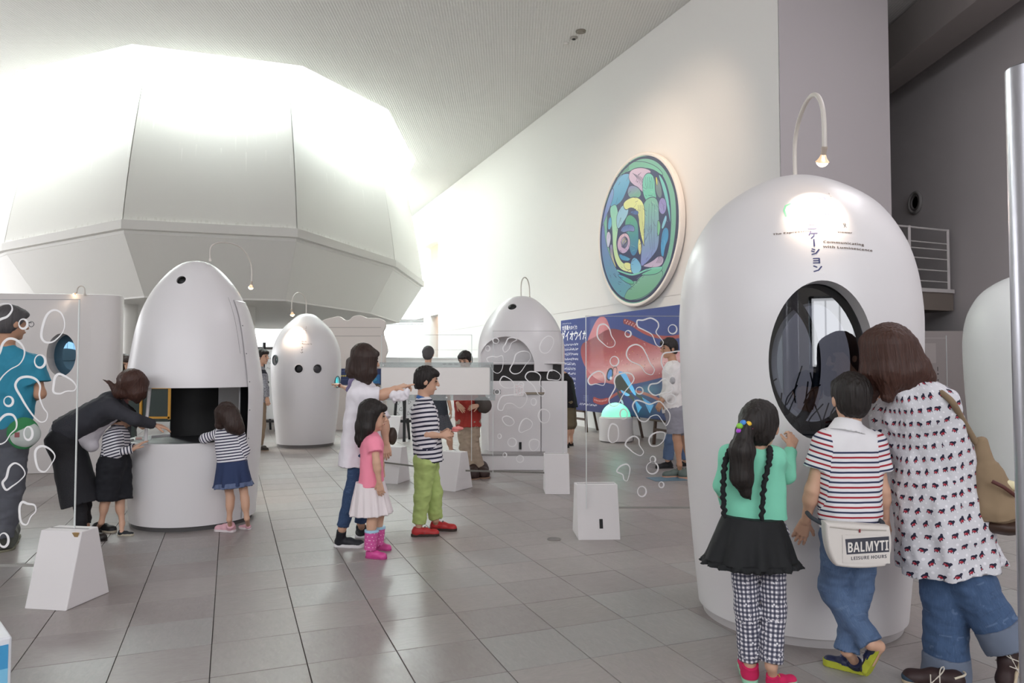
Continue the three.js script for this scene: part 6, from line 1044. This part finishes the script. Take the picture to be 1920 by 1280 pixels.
{
  const p = P(1872, 960, 3.08), t = thing('shoulder_bag', 'tan bucket shaped shoulder bag with a dark brown base', 'bag', p.toArray());
  const L = (u, v, dz = 0) => P(u, v, 3.08 + dz).sub(p), add = (n, g, m) => mesh(n, g, m, t);
  const body = folds(uni(0.03, frustum(L(1846, 872, 0.02), L(1876, 968), [0.05, 0.05], [0.1, 0.085], V(1, 0, 0)), ell(L(1872, 955), [0.1, 0.06, 0.085]), cap(L(1838, 830, 0.02), L(1850, 890, 0.01), 0.025, 0.045)), 0.008, 14, 10, 14);
  add('bag_body', net(body, 0.009, [[L(1876, 975), L(1840, 830), 0.09, V(0, 0, 1)]]), cloth('#8f7a60'));
  add('bag_base', net(folds(ell(L(1882, 984, 0), [0.088, 0.038, 0.08]), 0.004, 18, 18, 18), 0.008), M('#3a2519', 0.55));
  add('strap', tube([L(1764, 735, -0.02), L(1784, 752, -0.07), L(1806, 790, -0.02), L(1830, 830, 0.02)], 0.013, false, 24, 8), cloth('#8a765d'));
  add('trim', tube([L(1860, 902, -0.07), L(1880, 912, -0.09), L(1905, 930, -0.07)], 0.008, false, 14, 8), M('#5a2f2a', 0.6)); add('paper_roll', cyl(0.02, 0.02, 0.1).rotateZ(1.3).translate(...L(1904, 912, -0.02).toArray()), M('#e3d9b0', 0.6));
}
// ---------------------------------------------------------------- the walking group
person({ label: 'woman in a long white shirt and slim jeans pointing to the right', Z: 5.6, s: 0.95, Hh: 0.21, F: [0.85, -0.05, -0.5], hairM: HAIR_BROWN,
  J: { hd: [687, 678], nk: [680, 716], sA: [671, 740, -0.12], sB: [692, 738, 0.14], eA: [716, 741, -0.1], wA: [741, 728, -0.08], eB: [720, 792, 0.1], wB: [724, 830, 0.08], hA: [673, 850, -0.07], hB: [690, 850, 0.08], kA: [659, 928, -0.06], aA: [642, 988, -0.05], kB: [678, 922, 0.08], aB: [677, 980, 0.14] },
  feet: [{ leg: 'A', heel: [627, 1024], toe: [683, 1026] }, { leg: 'B', heel: [667, 1006], toe: [722, 1010] }],
  hands: [{ arm: 'A', to: [775, 717, -0.05], n: [-0.1, 1, 0.35], side: 1, curl: 0.85, pose: 'point' }, { arm: 'B', to: [727, 862, 0.06], n: [0.2, 0, 1], side: 1, curl: 0.6 }],
  hair: { w: 1.02, nape: -0.1, locks: [[[680, 665, -0.02, 0.095], [668, 692, -0.04, 0.07], [657, 702, -0.06, 0.03]], [[684, 670, -0.05, 0.09], [682, 700, -0.06, 0.07], [688, 718, -0.08, 0.02]], [[692, 672, -0.06, 0.065], [696, 700, -0.07, 0.042], [694, 716, -0.07, 0.012]]] },
  wear: [top({ m: M('#e9e4ea', 0.7), hem: [672, 872], level: true, r: [0.075, 0.1, 0.12], hA: [664, 850, -0.05], hB: [690, 850, 0.07], over: 0.12, sl: { A: 0.9, B: 0.9 }, ar: 0.062, fold: 0.009 }),
    trousers({ name: 'jeans', m: denimDark, r: [0.07, 0.06, 0.048], len: 1.96 }),
    shoes({ name: 'sneaker', m: M('#14161f', 0.6), soleM: rubber('#dedbdc'), sole: 0.024, high: 0.14, lace: rubber('#e9e7e6'), toe: rubber('#d9d7d6') })] });
{
  const p = P(748, 741, 5.5), t = thing('handkerchief', 'white crumpled cloth hanging from the pointing hand', 'cloth', p.toArray()), L = (u, v, d = 0) => P(u, v, 5.5 + d).sub(p);
  mesh('cloth_fold', net(folds(uni(0.02, cap(L(738, 741), L(760, 737), 0.035, 0.03), cap(L(742, 748), L(756, 746), 0.02, 0.018), cap(L(764, 731), L(762, 745), 0.012)), 0.01, 24, 18, 24), 0.007), cloth('#ebe7ec'), t);
  mesh('cloth_corner', net(folds(cap(L(736, 744, 0.02), L(740, 754, 0.02), 0.016, 0.008), 0.004, 30, 30, 30), 0.006), cloth('#e6e2e8'), t);
  const b = P(735, 817, 5.75), h = thing('handbag', 'small dark brown bag held low behind the girl in pink', 'bag', b.toArray());
  mesh('bag_body', net(folds(ell(V(0, 0, 0), [0.04, 0.07, 0.06]), 0.006, 16, 16, 16), 0.008), M('#3a2a22', 0.5), h); mesh('handle', tube([V(-0.02, 0.06, 0), V(-0.03, 0.1, 0), V(-0.05, 0.11, 0)], 0.007, false, 12, 6), M('#2f221c', 0.5), h);
}
person({ bare: true, label: 'small girl in a pink top, white tulle skirt and dotted pink boots', Z: 5.3, s: 0.7, Hh: 0.205, F: [0.95, -0.08, -0.2],
  J: { hd: [700, 780], nk: [695, 816], sA: [702, 829, -0.11], sB: [694, 826, 0.1], eA: [706, 868, -0.17], wA: [711, 903, -0.16], eB: [712, 862, 0.12], wB: [718, 892, 0.14], hA: [695, 905, -0.05], hB: [699, 905, 0.06], kA: [700, 968, -0.05], aA: [694, 1020, -0.05], kB: [711, 966, 0.06], aB: [708, 1010, 0.06] },
  feet: [{ leg: 'A', heel: [687, 1045], toe: [724, 1048] }, { leg: 'B', heel: [700, 1028], toe: [732, 1032] }],
  hands: [{ arm: 'A', to: [715, 932, -0.14], n: [-0.2, 0, 1], side: 1, curl: 0.4, H: 0.13 }],
  hair: { w: 1.02, nape: -0.09, locks: [[[694, 770, 0, 0.09], [684, 800, 0, 0.07], [677, 822, 0, 0.045], [673, 836, 0, 0.012]], [[694, 775, -0.06, 0.055], [690, 802, -0.07, 0.045], [682, 824, -0.06, 0.02]]] },
  wear: [top({ name: 'top', m: cloth('#fb94ac'), hem: [696, 909], r: [0.085, 0.105, 0.118], sl: 0.5, ar: 0.062, flare: 1.3, fold: 0.006 }), skirt({ a: [694, 902], b: [696, 963], ra: [0.105, 0.12], rb: [0.152, 0.155], n: 13, amp: 0.07, m: M('#e9dfe0', 0.8, { sheen: 0.4 }) }),
    shoes({ name: 'boot', m: M('#cf4a92', 0.4), soleM: rubber('#b03a7c'), sole: 0.014, high: 0.12, w: 1.2 }),
    (c) => { for (const X of ['A', 'B']) { const a = c.J['a' + X], k = c.J['k' + X].clone().lerp(a, 0.5), fr = frustum(a.clone().add(V(0, -0.04, 0)), k, [0.043, 0.043], [0.05, 0.05], V(1, 0, 0)); c.add('boot_shaft', net(fr, 0.007, [[a, k, 0.045, V(0, 0, -1)]]), printed(dots('#d0579a', '#f3bfd8', 4))); c.add('boot_rim', net(frustum(k.clone().add(V(0, -0.012, 0)), k.clone().add(V(0, 0.006, 0)), [0.0515, 0.0515], [0.052, 0.052], V(1, 0, 0)), 0.005), M('#a9cfe6', 0.5)); } }] });
person({ label: 'boy in a navy striped shirt, green trousers and red shoes', Z: 6.0, s: 0.82, Hh: 0.215, F: [0.97, -0.12, -0.12],
  J: { hd: [800, 714], nk: [794, 750], sA: [796, 772, -0.13], sB: [794, 770, 0.13], eA: [800, 814, -0.15], wA: [828, 817, -0.12], eB: [808, 814, 0.15], wB: [832, 812, 0.1], hA: [798, 866, -0.07], hB: [801, 866, 0.07], kA: [792, 928, -0.07], aA: [786, 982, -0.06], kB: [814, 926, 0.08], aB: [817, 974, 0.1] },
  feet: [{ leg: 'A', heel: [771, 1005], toe: [824, 1004] }, { leg: 'B', heel: [806, 993], toe: [857, 995] }],
  hands: [{ arm: 'A', to: [853, 808, -0.04], n: [0.1, 0.4, 1], side: 1, curl: 0.6, H: 0.15 }, { arm: 'B', to: [852, 804, 0.02], n: [0, 0.4, -1], side: -1, curl: 0.6, H: 0.15 }],
  hair: { w: 1.03, nape: -0.075, rough: 0.006 },
  wear: [top({ m: navyStripe(0.036), hem: [802, 865], r: [0.09, 0.128, 0.128], hA: [802, 850, -0.06], hB: [804, 850, 0.06], over: 0.1, sl: 0.62, ar: 0.07, flare: 1.1, fold: 0.009 }),
    (c) => c.add('collar', net(frustum(c.P([795, 743]), c.P([793, 749]), [0.055, 0.056], [0.062, 0.062], V(1, 0, 0)), 0.006), cloth('#3f6fb0')),
    trousers({ m: cloth('#afc276'), map: false, r: [0.112, 0.082, 0.066], len: 1.97, fold: 0.01 }), shoes({ m: M('#b32a2c', 0.5), soleM: rubber('#33251f'), sole: 0.022, high: 0.07, extra: (c, sh, at2, f, k) => { const m = c.add('strap', tube([at2(0.48, 0.03, -0.04), at2(0.48, 0.085, 0), at2(0.48, 0.03, 0.04)], 0.007 * k, false, 10, 6), M('#5a4a52', 0.5)); sh.add(m); m.name = 'strap'; } })] });
{
  const p = P(858, 803, 6.0), t = thing('small_cloth', 'pale pink folded cloth in the striped boys hands', 'cloth', p.toArray());
  mesh('cloth_fold', net(folds(ell(V(0, 0, 0), [0.045, 0.018, 0.04]), 0.006, 30, 20, 30), 0.006), cloth('#e58c86'), t); mesh('cloth_edge', net(folds(ell(V(-0.02, -0.016, 0.01), [0.03, 0.012, 0.03]), 0.004, 30, 20, 30), 0.006), cloth('#d77f7c'), t);
}
// ---------------------------------------------------------------- at the open pod
person({ bare: true, label: 'long haired girl in a striped shirt and denim skirt leaning on the counter', Z: 6.0, s: 0.65, Hh: 0.2, F: [-0.25, -0.3, -0.9], face: false, hairM: HAIR_BROWN,
  J: { hd: [424, 780, 0.04], nk: [429, 806, 0], sA: [410, 812, 0.02], sB: [449, 814, 0], eA: [384, 822, 0.03], wA: [396, 814, 0.14], eB: [459, 845, 0.03], wB: [454, 832, 0.1], hA: [421, 866], hB: [449, 866], kA: [432, 934], aA: [430, 974], kB: [459, 934], aB: [463, 972] },
  feet: [{ leg: 'A', heel: [440, 997], toe: [404, 995] }, { leg: 'B', heel: [470, 992], toe: [448, 991] }],
  hands: [{ arm: 'A', to: [410, 806, 0.2], n: [0, 1, 0.2], side: 1, curl: 0.3, H: 0.12 }],
  hair: { w: 1.04, nape: -0.1, locks: [[[420, 775, -0.04, 0.08], [412, 796, -0.05, 0.04]], [[430, 778, -0.05, 0.085], [440, 798, -0.07, 0.07], [448, 808, -0.075, 0.035]], [[438, 785, -0.02, 0.06], [452, 806, -0.05, 0.03]]] },
  wear: [top({ m: navyStripe(0.024, '#2b2a48'), hem: [435, 872], r: [0.07, 0.092, 0.1], sl: { A: 1.6, B: 1.5 }, ar: 0.058, fr: 0.055, fold: 0.006 }), skirt({ a: [435, 864], b: [437, 909], ra: [0.122, 0.095], rb: [0.15, 0.13], n: 8, amp: 0.07, m: cloth('#2c3a5e') }), skirt({ name: 'skirt_ruffle', a: [437, 903], b: [437.5, 912], ra: [0.15, 0.13], rb: [0.16, 0.14], n: 11, amp: 0.06, m: cloth('#5f6c8c') }),
    shoes({ m: M('#dcaab4', 0.55), soleM: rubber('#d9cfd0'), sole: 0.02, high: 0.085, lace: rubber('#eee6e8'), w: 1.2 })] });
person({ label: 'woman in a dark cardigan bending forward with her arm over the counter', Z: 5.85, s: 0.92, Hh: 0.215, F: [0.62, -0.6, -0.5], face: false, hairM: HAIR_RED,
  J: { hd: [246, 722], nk: [212, 748], sA: [206, 764, -0.12], sB: [216, 756, 0.14], eA: [252, 786, -0.1], wA: [288, 796, 0.04], eB: [240, 778, 0.2], wB: [268, 800, 0.24], hA: [118, 824, -0.09], hB: [124, 820, 0.1], kA: [150, 930, -0.05], aA: [152, 992, -0.02], kB: [158, 926, 0.1], aB: [160, 986, 0.1] },
  feet: [{ leg: 'A', heel: [148, 1011], toe: [199, 1014] }, { leg: 'B', heel: [146, 1001], toe: [190, 1001] }],
  hands: [{ arm: 'A', to: [335, 806, 0.18], n: [0, 1, 0.4], side: 1, curl: 0.3 }],
  hair: { w: 1.08, nape: -0.12, locks: [[[244, 715, -0.02, 0.1], [238, 735, -0.05, 0.05], [224, 736, -0.03, 0.05], [205, 717, -0.05, 0.012], [194, 712, -0.05, 0.004]], [[250, 715, -0.05, 0.1], [256, 736, -0.05, 0.07], [258, 752, -0.04, 0.02]], [[262, 720, 0, 0.07], [267, 742, 0.02, 0.03]]] },
  wear: [(c) => c.add('wide_trousers', net(folds(uni(0.09, frustum(c.P([124, 822]), c.P([153, 944]), [0.112, 0.15], [0.142, 0.15], V(1, 0, 0)), cap(c.J.hA, c.J.hB, 0.115)), 0.008, 9, 5, 9), 0.011), cloth('#1f1f24')),
    (c) => c.add('undershirt', net(folds(uni(0.06, cap(c.P([122, 814]), c.P([166, 800]), 0.115, 0.1), cap(c.P([150, 810]), c.P([172, 836, -0.02]), 0.085, 0.05), cap(c.P([166, 800]), c.P([205, 775]), 0.1, 0.08)), 0.006, 12, 12, 12), 0.011), cloth('#c9c4ca')),
    top({ name: 'cardigan', m: cloth('#323239'), map: false, hem: [134, 812], r: [0.095, 0.112, 0.122], over: 0.1, hA: [128, 806, -0.08], hB: [132, 802, 0.1], sl: { A: 1.95, B: 1.8 }, ar: 0.068, fr: 0.05, fold: 0.008 }),
    trousers({ name: 'leggings', m: cloth('#201f23'), map: false, r: [0.085, 0.06, 0.044], len: 1.93, fold: 0.01 }), shoes({ m: M('#17120f', 0.5), soleM: rubber('#241c18'), sole: 0.01, high: 0.035 })] });
person({ bare: true, label: 'small boy in a striped shirt and dark shorts beneath the bending woman', Z: 5.95, s: 0.66, Hh: 0.2, F: [0.7, -0.3, -0.6], face: false,
  J: { hd: [228, 782, 0.12], nk: [219, 803, 0.06], sA: [212, 816, -0.06], sB: [226, 813, 0.12], eA: [220, 848, -0.07], wA: [250, 842, -0.03], eB: [240, 842, 0.15], wB: [256, 836, 0.12], hA: [208, 872, -0.03], hB: [221, 870, 0.09], kA: [199, 938, -0.03], aA: [190, 979, -0.02], kB: [225, 938, 0.06], aB: [229, 981, 0.04] },
  feet: [{ leg: 'A', heel: [174, 995], toe: [217, 998] }, { leg: 'B', heel: [221, 1004], toe: [251, 1004] }],
  hands: [{ arm: 'A', to: [268, 828, 0.02], n: [-0.4, 0.8, 0.4], side: 1, curl: 0.25, H: 0.13 }],
  hair: { w: 1.02, nape: -0.08 },
  wear: [top({ m: navyStripe(0.024), hem: [214, 879], r: [0.09, 0.12, 0.128], sl: { A: 1.92, B: 1.8 }, ar: 0.062, fr: 0.052, fold: 0.007 }), trousers({ name: 'shorts', m: cloth('#15161d'), map: false, r: [0.15, 0.13, 0.1], len: 0.98, fold: 0.008 }), shoes({ m: M('#1c2024', 0.55), soleM: rubber('#b9b09c'), sole: 0.018, high: 0.075, lace: rubber('#5d6a66') })] });
person({ label: 'grey haired man in a teal shirt behind the left bubble sheet', Z: 5.45, s: 1.03, Hh: 0.235, F: [0.5, -0.05, -0.85], face: false, hairM: HAIR_GREY, skin: SKIN_DEEP,
  J: { hd: [22, 606], nk: [12, 656], sA: [-34, 682], sB: [62, 684], eA: [-48, 748, 0.05], wA: [-10, 765, 0.2], eB: [75, 738, 0.02], wB: [42, 748, 0.16], hA: [-24, 815], hB: [26, 815], kA: [-28, 915], aA: [-22, 1008, 0.05], kB: [20, 915], aB: [4, 1008] },
  feet: [{ leg: 'A', heel: [-24, 1034], toe: [-18, 1002] }, { leg: 'B', heel: [0, 1036], toe: [12, 1004] }],
  hands: [{ arm: 'B', to: [18, 750, 0.22], n: [0, 0.3, 1], side: -1, curl: 0.4 }],
  hair: { w: 1.02, nape: -0.075, rough: 0.003 },
  wear: [top({ name: 'tee_shirt', m: cloth('#2a86a3'), map: false, hem: [2, 802], r: [0.085, 0.105, 0.1], over: 0.1, sl: 0.62, ar: 0.075, flare: 1.15, fold: 0.009 }), trousers({ m: cloth('#55575f'), map: false, r: [0.105, 0.085, 0.075], len: 1.97, fold: 0.01 }), shoes({ m: M('#3a3c34', 0.6), soleM: rubber('#77745f'), high: 0.08 }),
    (c) => { c.add('glasses', mergeGeometries([tube([c.hp(0.078, 0.012, 0.0), c.hp(0.074, 0.014, 0.06), c.hp(0.06, 0.012, 0.1)], 0.003, false, 12, 6), at(new THREE.TorusGeometry(0.02, 0.0025, 6, 20), ...c.hp(0.042, 0.004, 0.108).toArray())]), M('#3d3d42', 0.3)); }] });
{
  const p = P(44, 812, 5.3), t = thing('waist_pouch', 'round green and white pouch at the hip of the person in teal', 'bag', p.toArray(), 0.3);
  mesh('pouch_body', net(folds(ell(V(0, 0, 0), [0.105, 0.115, 0.05]), 0.005, 12, 12, 12), 0.008), cloth('#2f7d4a'), t);
  mesh('front_pocket', net(folds(clip(ell(V(0.015, -0.005, 0.016), [0.1, 0.095, 0.05]), V(0.01, 0.035, 0), V(-0.5, 0.86, 0)), 0.004, 12, 12, 12), 0.008), cloth('#b9bfbb'), t); mesh('pocket_tag', box(0.03, 0.035, 0.004, -0.02, -0.005, 0.066), M('#8d4f52', 0.6), t);
}
// ---------------------------------------------------------------- farther visitors
person({ label: 'woman in a red jacket and beige trousers facing us beside the banner board', Z: 9.15, s: 0.9, Hh: 0.215, F: [-0.35, -0.3, 0.88],
  J: { hd: [872, 676], nk: [876, 704, 0.06], sA: [860, 720], sB: [894, 720], eA: [857, 746, -0.04], wA: [858, 757, -0.18], eB: [904, 748], wB: [896, 760, -0.15], hA: [869, 792], hB: [886, 792], kA: [874, 838], aA: [884, 882], kB: [887, 838], aB: [899, 881] },
  feet: [{ leg: 'A', heel: [889, 887], toe: [885, 900] }, { leg: 'B', heel: [901, 886], toe: [907, 898] }],
  hands: [{ arm: 'A', to: [868, 768, -0.24], n: [-0.4, 0.5, 0.6], side: 1, curl: 0.3, coarse: 1.4 }, { arm: 'B', to: [880, 764, -0.22], n: [0.3, 0.5, 0.8], side: -1, curl: 0.4, coarse: 1.4 }], hair: { w: 1.04, nape: -0.06, rough: 0.005 },
  wear: [top({ name: 'jacket', m: cloth('#a5322b'), map: false, hem: [877, 799], level: true, r: [0.085, 0.11, 0.12], over: 0.1, sl: 1.8, ar: 0.062, fr: 0.05, fold: 0.01 }), trousers({ m: cloth('#a3917f'), map: false, r: [0.11, 0.09, 0.08], len: 1.97, fold: 0.012 }), shoes({ m: M('#33201c', 0.6), soleM: rubber('#8a6f5d'), high: 0.07 })] });
{
  const p = P(907, 758, 9.05), t = thing('shoulder_bag', 'dark grey shoulder bag at the side of the woman in red', 'bag', p.toArray());
  mesh('bag_body', net(folds(uni(0.03, ell(V(0, -0.01, 0), [0.1, 0.1, 0.08]), ell(V(-0.03, 0.04, 0), [0.08, 0.06, 0.07])), 0.008, 10, 10, 10), 0.011), M('#4c4440', 0.6), t); mesh('strap', tube([V(-0.05, 0.06, 0.02), V(-0.07, 0.2, 0.02), V(-0.08, 0.32, -0.02)], 0.012, false, 12, 6), M('#3c3531', 0.6), t);
}
person({ bare: true, label: 'dark haired visitor seen from behind above the banner board', Z: 11.3, s: 0.95, Hh: 0.225, F: [0.1, -0.1, -1], face: false, hairM: HAIR_GREY,
  J: { hd: [803, 664], nk: [803, 690], sA: [785, 702], sB: [823, 702], eA: [780, 734], wA: [786, 762, 0.15], eB: [838, 735], wB: [845, 768], hA: [806, 778], hB: [824, 778], kA: [806, 818], aA: [806, 845], kB: [842, 818], aB: [846, 845] },
  feet: [{ leg: 'A', heel: [807, 853], toe: [803, 849] }, { leg: 'B', heel: [845, 854], toe: [853, 850] }], hands: [{ arm: 'B', to: [847, 785, 0], n: [1, 0, 0], side: 1, curl: 0.3, coarse: 1.5 }], hair: { w: 1.05, nape: -0.1 },
  wear: [top({ name: 'tunic', m: cloth('#363a44'), map: false, hem: [817, 800], level: true, r: [0.095, 0.13, 0.15], sl: { A: 1.0, B: 0.9 }, ar: 0.075 }), skirt({ a: [822, 778], b: [828, 808], ra: [0.15, 0.14], rb: [0.19, 0.17], n: 7, amp: 0.05, map: true, m: printed(dots('#3a3d48', '#a9a9ac', 6)) }), shoes({ name: 'sandal', m: M('#6f6268', 0.6), soleM: rubber('#4b4145'), high: 0.05 })] });
person({ bare: true, label: 'visitor in a black jacket and khaki shorts before the lettered board', Z: 12.4, s: 0.95, Hh: 0.22, F: [-0.6, -0.4, -0.6], face: false,
  J: { hd: [1044, 690, 0.1], nk: [1058, 703], sA: [1058, 716, -0.13], sB: [1063, 714, 0.17], eA: [1062, 740, -0.1], wA: [1052, 748, 0.05], eB: [1056, 738, 0.2], wB: [1048, 745, 0.2], hA: [1064, 754, -0.07], hB: [1068, 753, 0.09], kA: [1065, 796, -0.06], aA: [1063, 828, -0.05], kB: [1071, 796, 0.1], aB: [1071, 826, 0.1] },
  feet: [{ leg: 'A', heel: [1067, 839], toe: [1049, 840] }, { leg: 'B', heel: [1075, 835], toe: [1058, 836] }], hands: [{ arm: 'A', to: [1042, 750, 0.1], n: [0, 1, 0], side: 1, curl: 0.3, coarse: 1.5 }], hair: { w: 1.03 },
  wear: [top({ name: 'jacket', m: cloth('#121216'), map: false, hem: [1066, 763], level: true, r: [0.1, 0.125, 0.13], sl: 1.8, ar: 0.068, fr: 0.055 }), trousers({ name: 'shorts', m: cloth('#6c614b'), map: false, r: [0.12, 0.1, 0.08], len: 1.05 }), shoes({ m: M('#15110f', 0.6), soleM: rubber('#1c1714'), high: 0.1 })] });
person({ bare: true, label: 'man in an untucked white shirt and grey shorts beside the large pod', Z: 9.15, s: 1, Hh: 0.235, F: [-0.93, -0.08, 0.3], skin: SKIN_DEEP,
  J: { hd: [1254, 653], nk: [1262, 682], sA: [1264, 694, -0.16], sB: [1258, 694, 0.16], eA: [1260, 732, -0.19], wA: [1240, 753, -0.16], eB: [1252, 732, 0.18], wB: [1237, 752, 0.15], hA: [1266, 772, -0.08], hB: [1264, 772, 0.09], kA: [1269, 822, -0.08], aA: [1274, 871, -0.07], kB: [1285, 822, 0.1], aB: [1292, 868, 0.1] },
  feet: [{ leg: 'A', heel: [1284, 893], toe: [1242, 895] }, { leg: 'B', heel: [1312, 890], toe: [1276, 897] }],
  hands: [{ arm: 'A', to: [1229, 774, -0.1], n: [-0.2, 0.4, 1], side: -1, curl: 0.45, coarse: 1.3 }], hair: { w: 1.03, nape: -0.07, rough: 0.006 },
  wear: [top({ m: M('#e6e1df', 0.75), hem: [1264, 774], level: true, r: [0.092, 0.118, 0.122], hA: [1264, 760, -0.07], hB: [1262, 760, 0.08], over: 0.1, sl: { A: 1.75, B: 1.7 }, ar: 0.068, fr: 0.062, fold: 0.012 }), trousers({ name: 'shorts', m: cloth('#8c8a93'), map: false, r: [0.118, 0.112, 0.1], len: 0.8 }),
    shoes({ m: M('#57625c', 0.6), soleM: rubber('#b98f79'), sole: 0.02, high: 0.075, lace: rubber('#d6d8d4') }),
    (c) => c.add('chest_pocket', net(cap(c.P([1261, 711, -0.25]), c.P([1261, 715, -0.25]), 0.03), 0.008), printed(stripes(0.02, [['#d9d5d4', 0, 1], ['#8a8a90', 0, 0.5]])))] });
person({ label: 'visitor in blue jeans and black shoes behind the man in white', Z: 9.95, s: 0.95, Hh: 0.22, F: [-0.9, 0, 0.2],
  J: { hd: [1292, 660], nk: [1292, 688], sA: [1290, 700, -0.15], sB: [1290, 700, 0.15], eA: [1292, 735, -0.17], wA: [1286, 765, -0.12], eB: [1292, 735, 0.17], wB: [1288, 765, 0.14], hA: [1282, 776, -0.08], hB: [1282, 776, 0.08], kA: [1257, 826, -0.08], aA: [1252, 862, -0.08], kB: [1284, 826, 0.1], aB: [1284, 862, 0.1] },
  feet: [{ leg: 'A', heel: [1262, 877], toe: [1229, 878] }, { leg: 'B', heel: [1295, 873], toe: [1268, 874] }], hair: { w: 1.02 },
  wear: [top({ m: cloth('#5d5a63'), map: false, hem: [1282, 785], r: [0.09, 0.115, 0.12], sl: 1.8 }), trousers({ name: 'jeans', m: denim, r: [0.105, 0.085, 0.075], len: 1.97 }), shoes({ m: M('#141216', 0.6), soleM: rubber('#1d191b'), high: 0.11 })] });
person({ label: 'smiling man in a patterned grey sweater between the tall and small pods', Z: 11.9, s: 1, Hh: 0.235, F: [0.93, 0, 0.25],
  J: { hd: [492, 669], nk: [487, 690], sA: [489, 704, -0.16], sB: [486, 704, 0.16], eA: [498, 727, -0.2], wA: [501, 746, -0.16], eB: [488, 727, 0.2], wB: [494, 746, 0.2], hA: [487, 750, -0.08], hB: [487, 750, 0.08], kA: [488, 796, -0.08], aA: [484, 834, -0.07], kB: [488, 796, 0.08], aB: [482, 832, 0.1] },
  feet: [{ leg: 'A', heel: [476, 845], toe: [504, 845] }, { leg: 'B', heel: [474, 841], toe: [500, 841] }], hands: [{ arm: 'A', to: [503, 763, -0.12], n: [0, 0, 1], side: 1, curl: 0.5, coarse: 1.5 }], hair: { w: 1.03, rough: 0.006 },
  wear: [top({ name: 'sweater', m: knit, hem: [487, 754], r: [0.09, 0.118, 0.12], sl: 1.85, ar: 0.065, fr: 0.05 }), trousers({ m: cloth('#94806a'), map: false, r: [0.11, 0.088, 0.08], len: 1.97 }), shoes({ m: M('#2c2724', 0.6), soleM: rubber('#8f7d68'), high: 0.07 })] });
person({ label: 'visitor in a violet sleeve pointing at the small pod behind the woman', Z: 11.6, s: 0.92, Hh: 0.215, F: [-0.9, -0.1, -0.3], face: false, hairM: HAIR_BROWN,
  J: { hd: [664, 686], nk: [668, 704], sA: [662, 716, -0.12], sB: [668, 714, 0.14], eA: [656, 731, -0.1], wA: [637, 722, -0.02], eB: [664, 740, 0.15], wB: [658, 755, 0.1], hA: [668, 776, -0.06], hB: [670, 776, 0.08], kA: [668, 816, -0.06], aA: [668, 842, -0.05], kB: [672, 816, 0.08], aB: [674, 840, 0.1] },
  feet: [{ leg: 'A', heel: [674, 849], toe: [655, 849] }, { leg: 'B', heel: [680, 845], toe: [660, 845] }], hands: [{ arm: 'A', to: [611, 714, 0.04], n: [0, 1, 0.4], side: -1, curl: 0.5, pose: 'point', coarse: 1.3 }], hair: { w: 1.06, locks: [[[660, 680, 0, 0.1], [654, 694, 0, 0.06], [650, 698, 0, 0.02]]] },
  wear: [top({ m: cloth('#7d7299'), map: false, hem: [669, 785], r: [0.085, 0.105, 0.115], sl: { A: 1.25, B: 1.5 }, ar: 0.06, fr: 0.052 }), trousers({ m: cloth('#3a3c46'), map: false, r: [0.1, 0.08, 0.07] }), shoes({ m: M('#2b2728', 0.6), soleM: rubber('#55504c') }), (c) => c.add('bracelet', net(frustum(c.P([639, 723, -0.03]), c.P([636, 722, -0.02]), [0.034, 0.034], [0.034, 0.034], V(0, 1, 0)), 0.006), M('#7a3d34', 0.5))] });
person({ label: 'visitor in dark red bowing the head behind the bending woman', Z: 11.4, s: 0.92, Hh: 0.215, F: [0.15, -0.4, 0.9], hairM: HAIR_BROWN,
  J: { hd: [241, 680], nk: [236, 706, 0.05], sA: [218, 720], sB: [254, 720], eA: [214, 748], wA: [222, 768, -0.15], eB: [256, 748], wB: [250, 768, -0.15], hA: [230, 776], hB: [246, 776], kA: [230, 815], aA: [230, 843], kB: [246, 815], aB: [246, 843] },
  feet: [{ leg: 'A', heel: [230, 848], toe: [228, 857] }, { leg: 'B', heel: [246, 848], toe: [248, 857] }], hair: { w: 1.06, nape: -0.1, locks: [[[232, 672, 0, 0.08], [227, 690, -0.02, 0.05], [226, 700, -0.02, 0.02]]] },
  wear: [top({ m: cloth('#4a2326'), map: false, hem: [238, 800], r: [0.085, 0.105, 0.11], sl: 1.8 }), trousers({ m: cloth('#2a2a30'), map: false, r: [0.1, 0.08, 0.07] }), shoes({ m: M('#221d1c', 0.6), soleM: rubber('#44403d') })] });
renderer.render(scene, camera);
